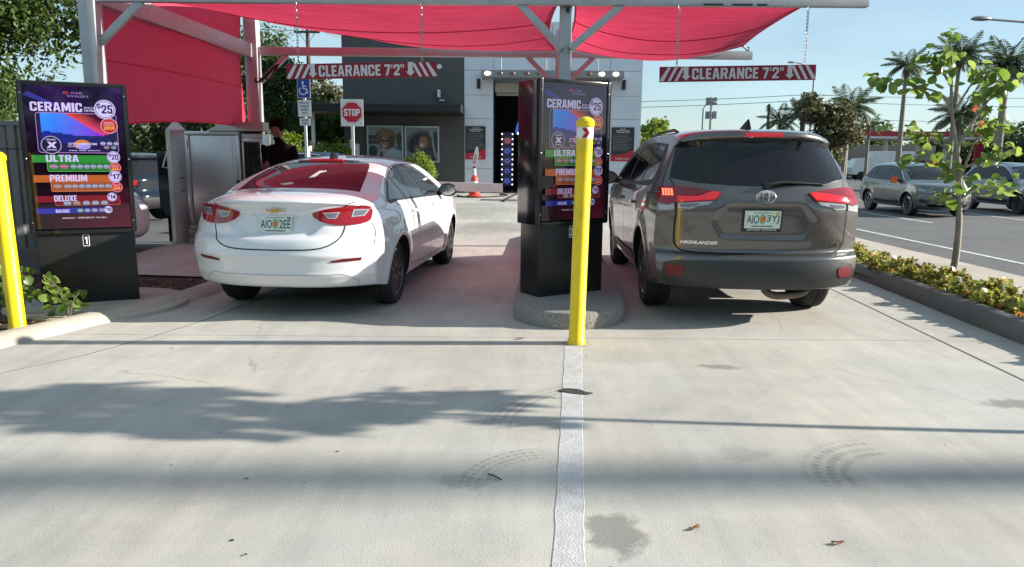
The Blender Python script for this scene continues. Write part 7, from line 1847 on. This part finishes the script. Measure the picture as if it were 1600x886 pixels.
# ------------------------------------------------------------------ poles, wires, street lamps
M_wood = pm('pole_wood', (0.10, 0.08, 0.065), rough=0.9, var=0.3, vscale=8)
M_cpole = pm('concrete_pole', (0.25, 0.25, 0.25), rough=0.8, var=0.1)
def upole(x, y, h, label, arm=1.1, r=0.14, mat=M_wood, zb=0):
    root = thing('utility_pole', (x, y, zb), 0, label, 'utility pole')
    mb = MB(); mb.tube([(0, 0, 0), (0, 0, h)], [r * 1.2, r * 0.8], 10); mb.build('post', mat, root, smooth=True)
    if arm:
        mb = MB(); mb.box((0, -r, h - 0.35), (2 * arm, 0.1, 0.12)); mb.tube([(-arm * 0.6, -r, h - 0.4), (0, -r, h - 1.1), (arm * 0.6, -r, h - 0.4)], 0.02, 5); c_ = mb.build('crossarm', mat, root)
        for k in (-1, -0.35, 0.35, 1):
            q = MB(); q.lathe([(0.05, 0), (0.06, 0.06), (0.03, 0.1), (0.05, 0.16), (0, 0.2)], 8, 0, Matrix.Translation((k * arm * 0.92, -r, h - 0.29))); q.build('insulator', M_cpole, c_)
    return root
upole(-12.1, 45, 8.95, 'wooden utility pole with a crossarm behind the left clearance sign', 0.75)
upole(20.3, 60, 5.8, 'plain wooden pole standing above the grey car roof', 0, 0.12, M_wood)
upole(21.5, 56, 6.4, 'dark pole top rising from the silver leaved tree', 0.3, 0.16, M_wood)
upole(27.6, 62, 4.9, 'short concrete pole right of the coconut palm trunk', 0, 0.14, M_cpole)
upole(42.0, 4.28, 18.5, 'thick utility pole beyond the road outside the picture on the right', 1.1, 0.2)
def wire(a, b, sag, label):
    a, b = Vector(a), Vector(b); mb = MB(); mb.tube([a.lerp(b, k / 12) - Vector((0, 0, sag * 4 * (k / 12) * (1 - k / 12))) for k in range(13)], 0.022, 4); tag(mb.build('power_line', M_cpole), label, 'power line', 'power lines over the road')
wire((21.5, 56, 6.2), (-12, 75, 7.2), 0.5, 'upper power line from the hidden pole towards the building')
wire((21.5, 56, 5.8), (-12, 75, 6.6), 0.5, 'lower power line from the hidden pole towards the building')
wire((21.5, 56, 6.2), (70, 62, 7.6), 0.5, 'uppermost power line above the fuel station')
wire((21.5, 56, 5.8), (70, 62, 6.8), 0.6, 'middle power line above the fuel station')
wire((27.6, 62, 4.8), (70, 68, 5.6), 0.4, 'lowest power line above the fuel station')
wire((-12.8, 45, 8.7), (-40, 30, 9.0), 0.5, 'power line running left from the wooden pole'); wire((-11.4, 45, 8.7), (6, 75, 8.4), 0.6, 'power line running right from the wooden pole')
M_lamp = pm('lamp_grey', (0.28, 0.29, 0.30), rough=0.45, metal=0.5)
def lamp(x, y, h, ax, ay, az, label, r=0.08, zb=-0.3, twin=False):
    root = thing('street_lamp', (x, y, zb), 0, label, 'street lamp')
    mb = MB(); mb.tube([(0, 0, 0), (0, 0, h)], [r, r * 0.7], 10); mb.build('post', M_lamp, root, smooth=True)
    mb = MB(); mb.tube(crom([(0, 0, h - 0.05), (ax * 0.45, ay * 0.45, h + az * 0.75), (ax, ay, h + az)], 6), r * 0.42, 6)
    if twin: mb.tube(crom([(0, 0, h - 0.5), (ax * 0.35, ay * 0.35, h + az * 0.4), (ax * 0.75, ay * 0.75, h + az * 0.97)], 6), r * 0.35, 6)
    mb.build('arm', M_lamp, root, smooth=True)
    d = Vector((ax, ay, 0)).normalized(); a = math.atan2(d.y, d.x)
    bm = bmesh.new(); bmesh.ops.create_uvsphere(bm, u_segments=14, v_segments=8, radius=1)
    for v in bm.verts: v.co.z = v.co.z * 0.10 if v.co.z > 0 else v.co.z * 0.06; v.co.x *= 0.34; v.co.y *= 0.14
    mb = MB(); mb.addbm(bm, 0, Matrix.Translation((ax + d.x * 0.25, ay + d.y * 0.25, h + az)) @ Matrix.Rotation(a, 4, 'Z')); mb.build('lamp_head', M_lamp, root, smooth=True)
lamp(20.1, 25.0, 5.2, -4.7, 0, 1.1, 'street lamp with a cobra head arm entering at the top right corner', 0.09, -0.3, True)
lamp(15.1, 60.0, 5.75, 0.5, 0, 0.45, 'slim street lamp just left of the mast above the grey car', 0.10)
lamp(23.7, 60.0, 8.4, -1.6, 0, 0.9, 'street lamp behind the right clearance sign', 0.10)
ct = thing('mobile_mast', (22.0, 84, -0.3), 0, 'thin mast with two antenna clusters above the grey car roof', 'mast')
mb = MB(); mb.tube([(0, 0, 0), (0, 0, 8.3)], [0.2, 0.1], 8); mb.build('post', M_cpole, ct)
for z in (6.6, 8.1):
    for k in range(6):
        a = k * math.pi / 3; mb = MB(); mb.box((0.5 * math.cos(a), 0.5 * math.sin(a), z), (0.22, 0.16, 0.8)); mb.tube([(0, 0, z), (0.5 * math.cos(a), 0.5 * math.sin(a), z)], 0.04, 4); mb.build('antenna', pm('antenna_grey', (0.35, 0.33, 0.34), rough=0.6), ct)
# ------------------------------------------------------------------ fuel station far right
gs = thing('fuel_station', (39, 72, -0.3), 0, 'fuel station with a long red and white canopy beyond the road', 'fuel station')
def gsp(name, fn, mat): mb = MB(); fn(mb); return mb.build(name, mat, gs)
M_gred = pm('canopy_red', (0.36, 0.02, 0.04), rough=0.5, var=0.1); M_gwh = pm('canopy_white', (0.62, 0.62, 0.62), rough=0.5)
gsp('canopy', lambda m: m.box((0.2, 3, 4.15), (12.4, 8, 0.65)), M_gwh)
gsp('red_fascia', lambda m: (m.box((0.2, -1.03, 4.26), (12.45, 0.06, 0.46)), m.box((-6.03, 3, 4.26), (0.06, 8.0, 0.46))), M_gred)
gsp('end_fascia', lambda m: m.box((6.75, -0.6, 4.15), (0.7, 0.9, 0.66)), pm('pink_sign', (0.62, 0.30, 0.33), rough=0.5))
for x in (-2.7, 0.4, 3.2): gsp('column', lambda m: m.box((x, 1, 1.95), (0.32, 0.32, 3.9)), M_gwh)
gsp('price_pillar', lambda m: m.box((5.6, -0.3, 1.8), (0.75, 0.3, 3.6)), M_gred)
gsp('shop', lambda m: m.box((1, 12, 1.7), (12, 5, 3.4)), pm('shop_beige', (0.35, 0.32, 0.28), rough=0.8))
for x in (-2.7, 0.4, 3.2): gsp('fuel_pump', lambda m: (m.box((x, 0.2, 0.9), (0.7, 0.5, 1.8), bev=0.03)), pm('pump_dark', (0.10, 0.03, 0.035), rough=0.4))
tk = thing('box_truck', (33.8, 67, -0.3), R(80), 'small white box truck parked under the fuel station canopy', 'truck')
mb = MB(); mb.box((0, 0, 1.6), (1.9, 3.4, 1.9), bev=0.04); mb.build('cargo_box', M_wht, tk)
mb = MB(); mb.prism([(-0.2, 0.5), (1.3, 0.5), (1.5, 1.1), (1.1, 1.9), (0.0, 2.0), (-0.2, 1.9)], -0.9, 0.9, 0, Matrix.Translation((0, 1.9, 0)) @ Matrix(((0, 0, 1, 0), (1, 0, 0, 0), (0, 1, 0, 0), (0, 0, 0, 1)))); mb.build('cab', M_wht, tk)
for sx in (-1, 1):
    for y in (-1.0, 2.5): mb = MB(); mb.lathe([(0, -0.12), (0.38, -0.12), (0.4, 0), (0.38, 0.12), (0, 0.12)], 16, 0, Matrix.Translation((sx * 0.82, y, 0.4)) @ Matrix.Rotation(R(90), 4, 'Y')); mb.build('wheel', M_rub, tk)
rf = thing('rail_fence', (40, 40, -0.3), 0, 'dark metal rail fence at the far right behind the silver cars', 'fence')
for k in range(14): mb = MB(); mb.box((-5.2 + k * 0.9, 0, 0.75), (0.08, 0.08, 1.5)); mb.build('post', M_blk, rf)
for z in (0.3, 0.8, 1.35): mb = MB(); mb.box((0.65, 0, z), (11.8, 0.06, 0.07)); mb.build('rail', M_blk, rf)
hb_ = thing('beige_house', (-15.5, 44, 0), 0, 'pale beige house wall glimpsed under the red side curtain', 'house')
mb = MB(); mb.box((0, 0, 1.6), (8, 5, 3.2)); mb.build('wall', pm('house_beige', (0.5, 0.44, 0.34), rough=0.9), hb_)
mb = MB(); mb.prism([(-4.4, -2.9), (4.4, -2.9), (4.4, 2.9), (-4.4, 2.9)], 3.2, 3.35); mb.add([(-4.4, -2.9, 3.36), (4.4, -2.9, 3.36), (4.4, 2.9, 3.36), (-4.4, 2.9, 3.36), (-2.5, 0, 4.3), (2.5, 0, 4.3)], [(0, 1, 5, 4), (1, 2, 5), (2, 3, 4, 5), (3, 0, 4)]); mb.build('roof', pm('roof_grey', (0.2, 0.18, 0.17), rough=0.9), hb_)
for x in (-2.2, 0.6): mb = MB(); mb.box((x, -2.53, 1.6), (1.0, 0.06, 1.1)); mb.build('window', M_glass, hb_)
# ------------------------------------------------------------------ small things lying on the concrete
def debris(name, x, y, s, rz, mat, label, cat, long=False):
    mb = MB()
    if long: mb.tube(crom([(-s, 0, 0.004), (0, s * 0.06, 0.006), (s, -s * 0.05, 0.004)], 3), 0.0035, 5)
    else:
        n = 10; top = [(0, 0, 0.012)]
        pts = [(s * math.cos(a) * (1 + 0.25 * math.sin(3 * a)), s * 0.42 * math.sin(a), 0.004 + 0.008 * math.sin(2 * a) ** 2) for a in [2 * math.pi * k / n for k in range(n)]]
        mb.add(top + pts, [(0, 1 + k, 1 + (k + 1) % n) for k in range(n)])
    o = mb.build(name, mat); o.location = (x, y, 0.003); o.rotation_euler = (0, 0, rz); tag(o, label, cat, None); return o
M_dleaf = pm('dry_leaf', (0.16, 0.055, 0.025), rough=0.8, var=0.4, vscale=60); M_twig = pm('twig', (0.03, 0.025, 0.02), rough=0.9)
debris('dry_leaf', 0.738, 2.72, 0.026, 0.7, M_dleaf, 'reddish brown dry leaf on concrete right of the centre line bottom', 'leaf')
debris('dry_leaf', 1.255, 2.61, 0.026, 0.1, M_dleaf, 'brown dry leaf farthest right on the foreground concrete', 'leaf')
debris('twig', -0.073, 3.18, 0.045, -0.75, M_twig, 'short black twig on concrete left of the centre line', 'twig', True)
debris('dry_leaf', 0.07, 5.80, 0.03, 0.3, M_twig, 'dark dry leaf on concrete left of the middle bollard', 'leaf')
sp_ = []
q = random.Random(3)
for k in range(24):
    x, y = q.uniform(-2.6, 2.8), q.uniform(2.4, 5.6); s = q.uniform(0.002, 0.0075); a = q.uniform(0, 6.28)
    sp_.append([(x + s * math.cos(a + t) * (1.5 if t in (0, 3.14) else 0.6), y + s * math.sin(a + t), 0.002 + q.uniform(0, 0.004)) for t in (0, 1.57, 3.14, 4.71)])
mb = MB()
for P in sp_: mb.add(P, [(0, 1, 2, 3)])
tag(mb.build('litter_specks', M_twig), 'small dark specks of leaf litter scattered on the concrete', None, None, 'stuff')
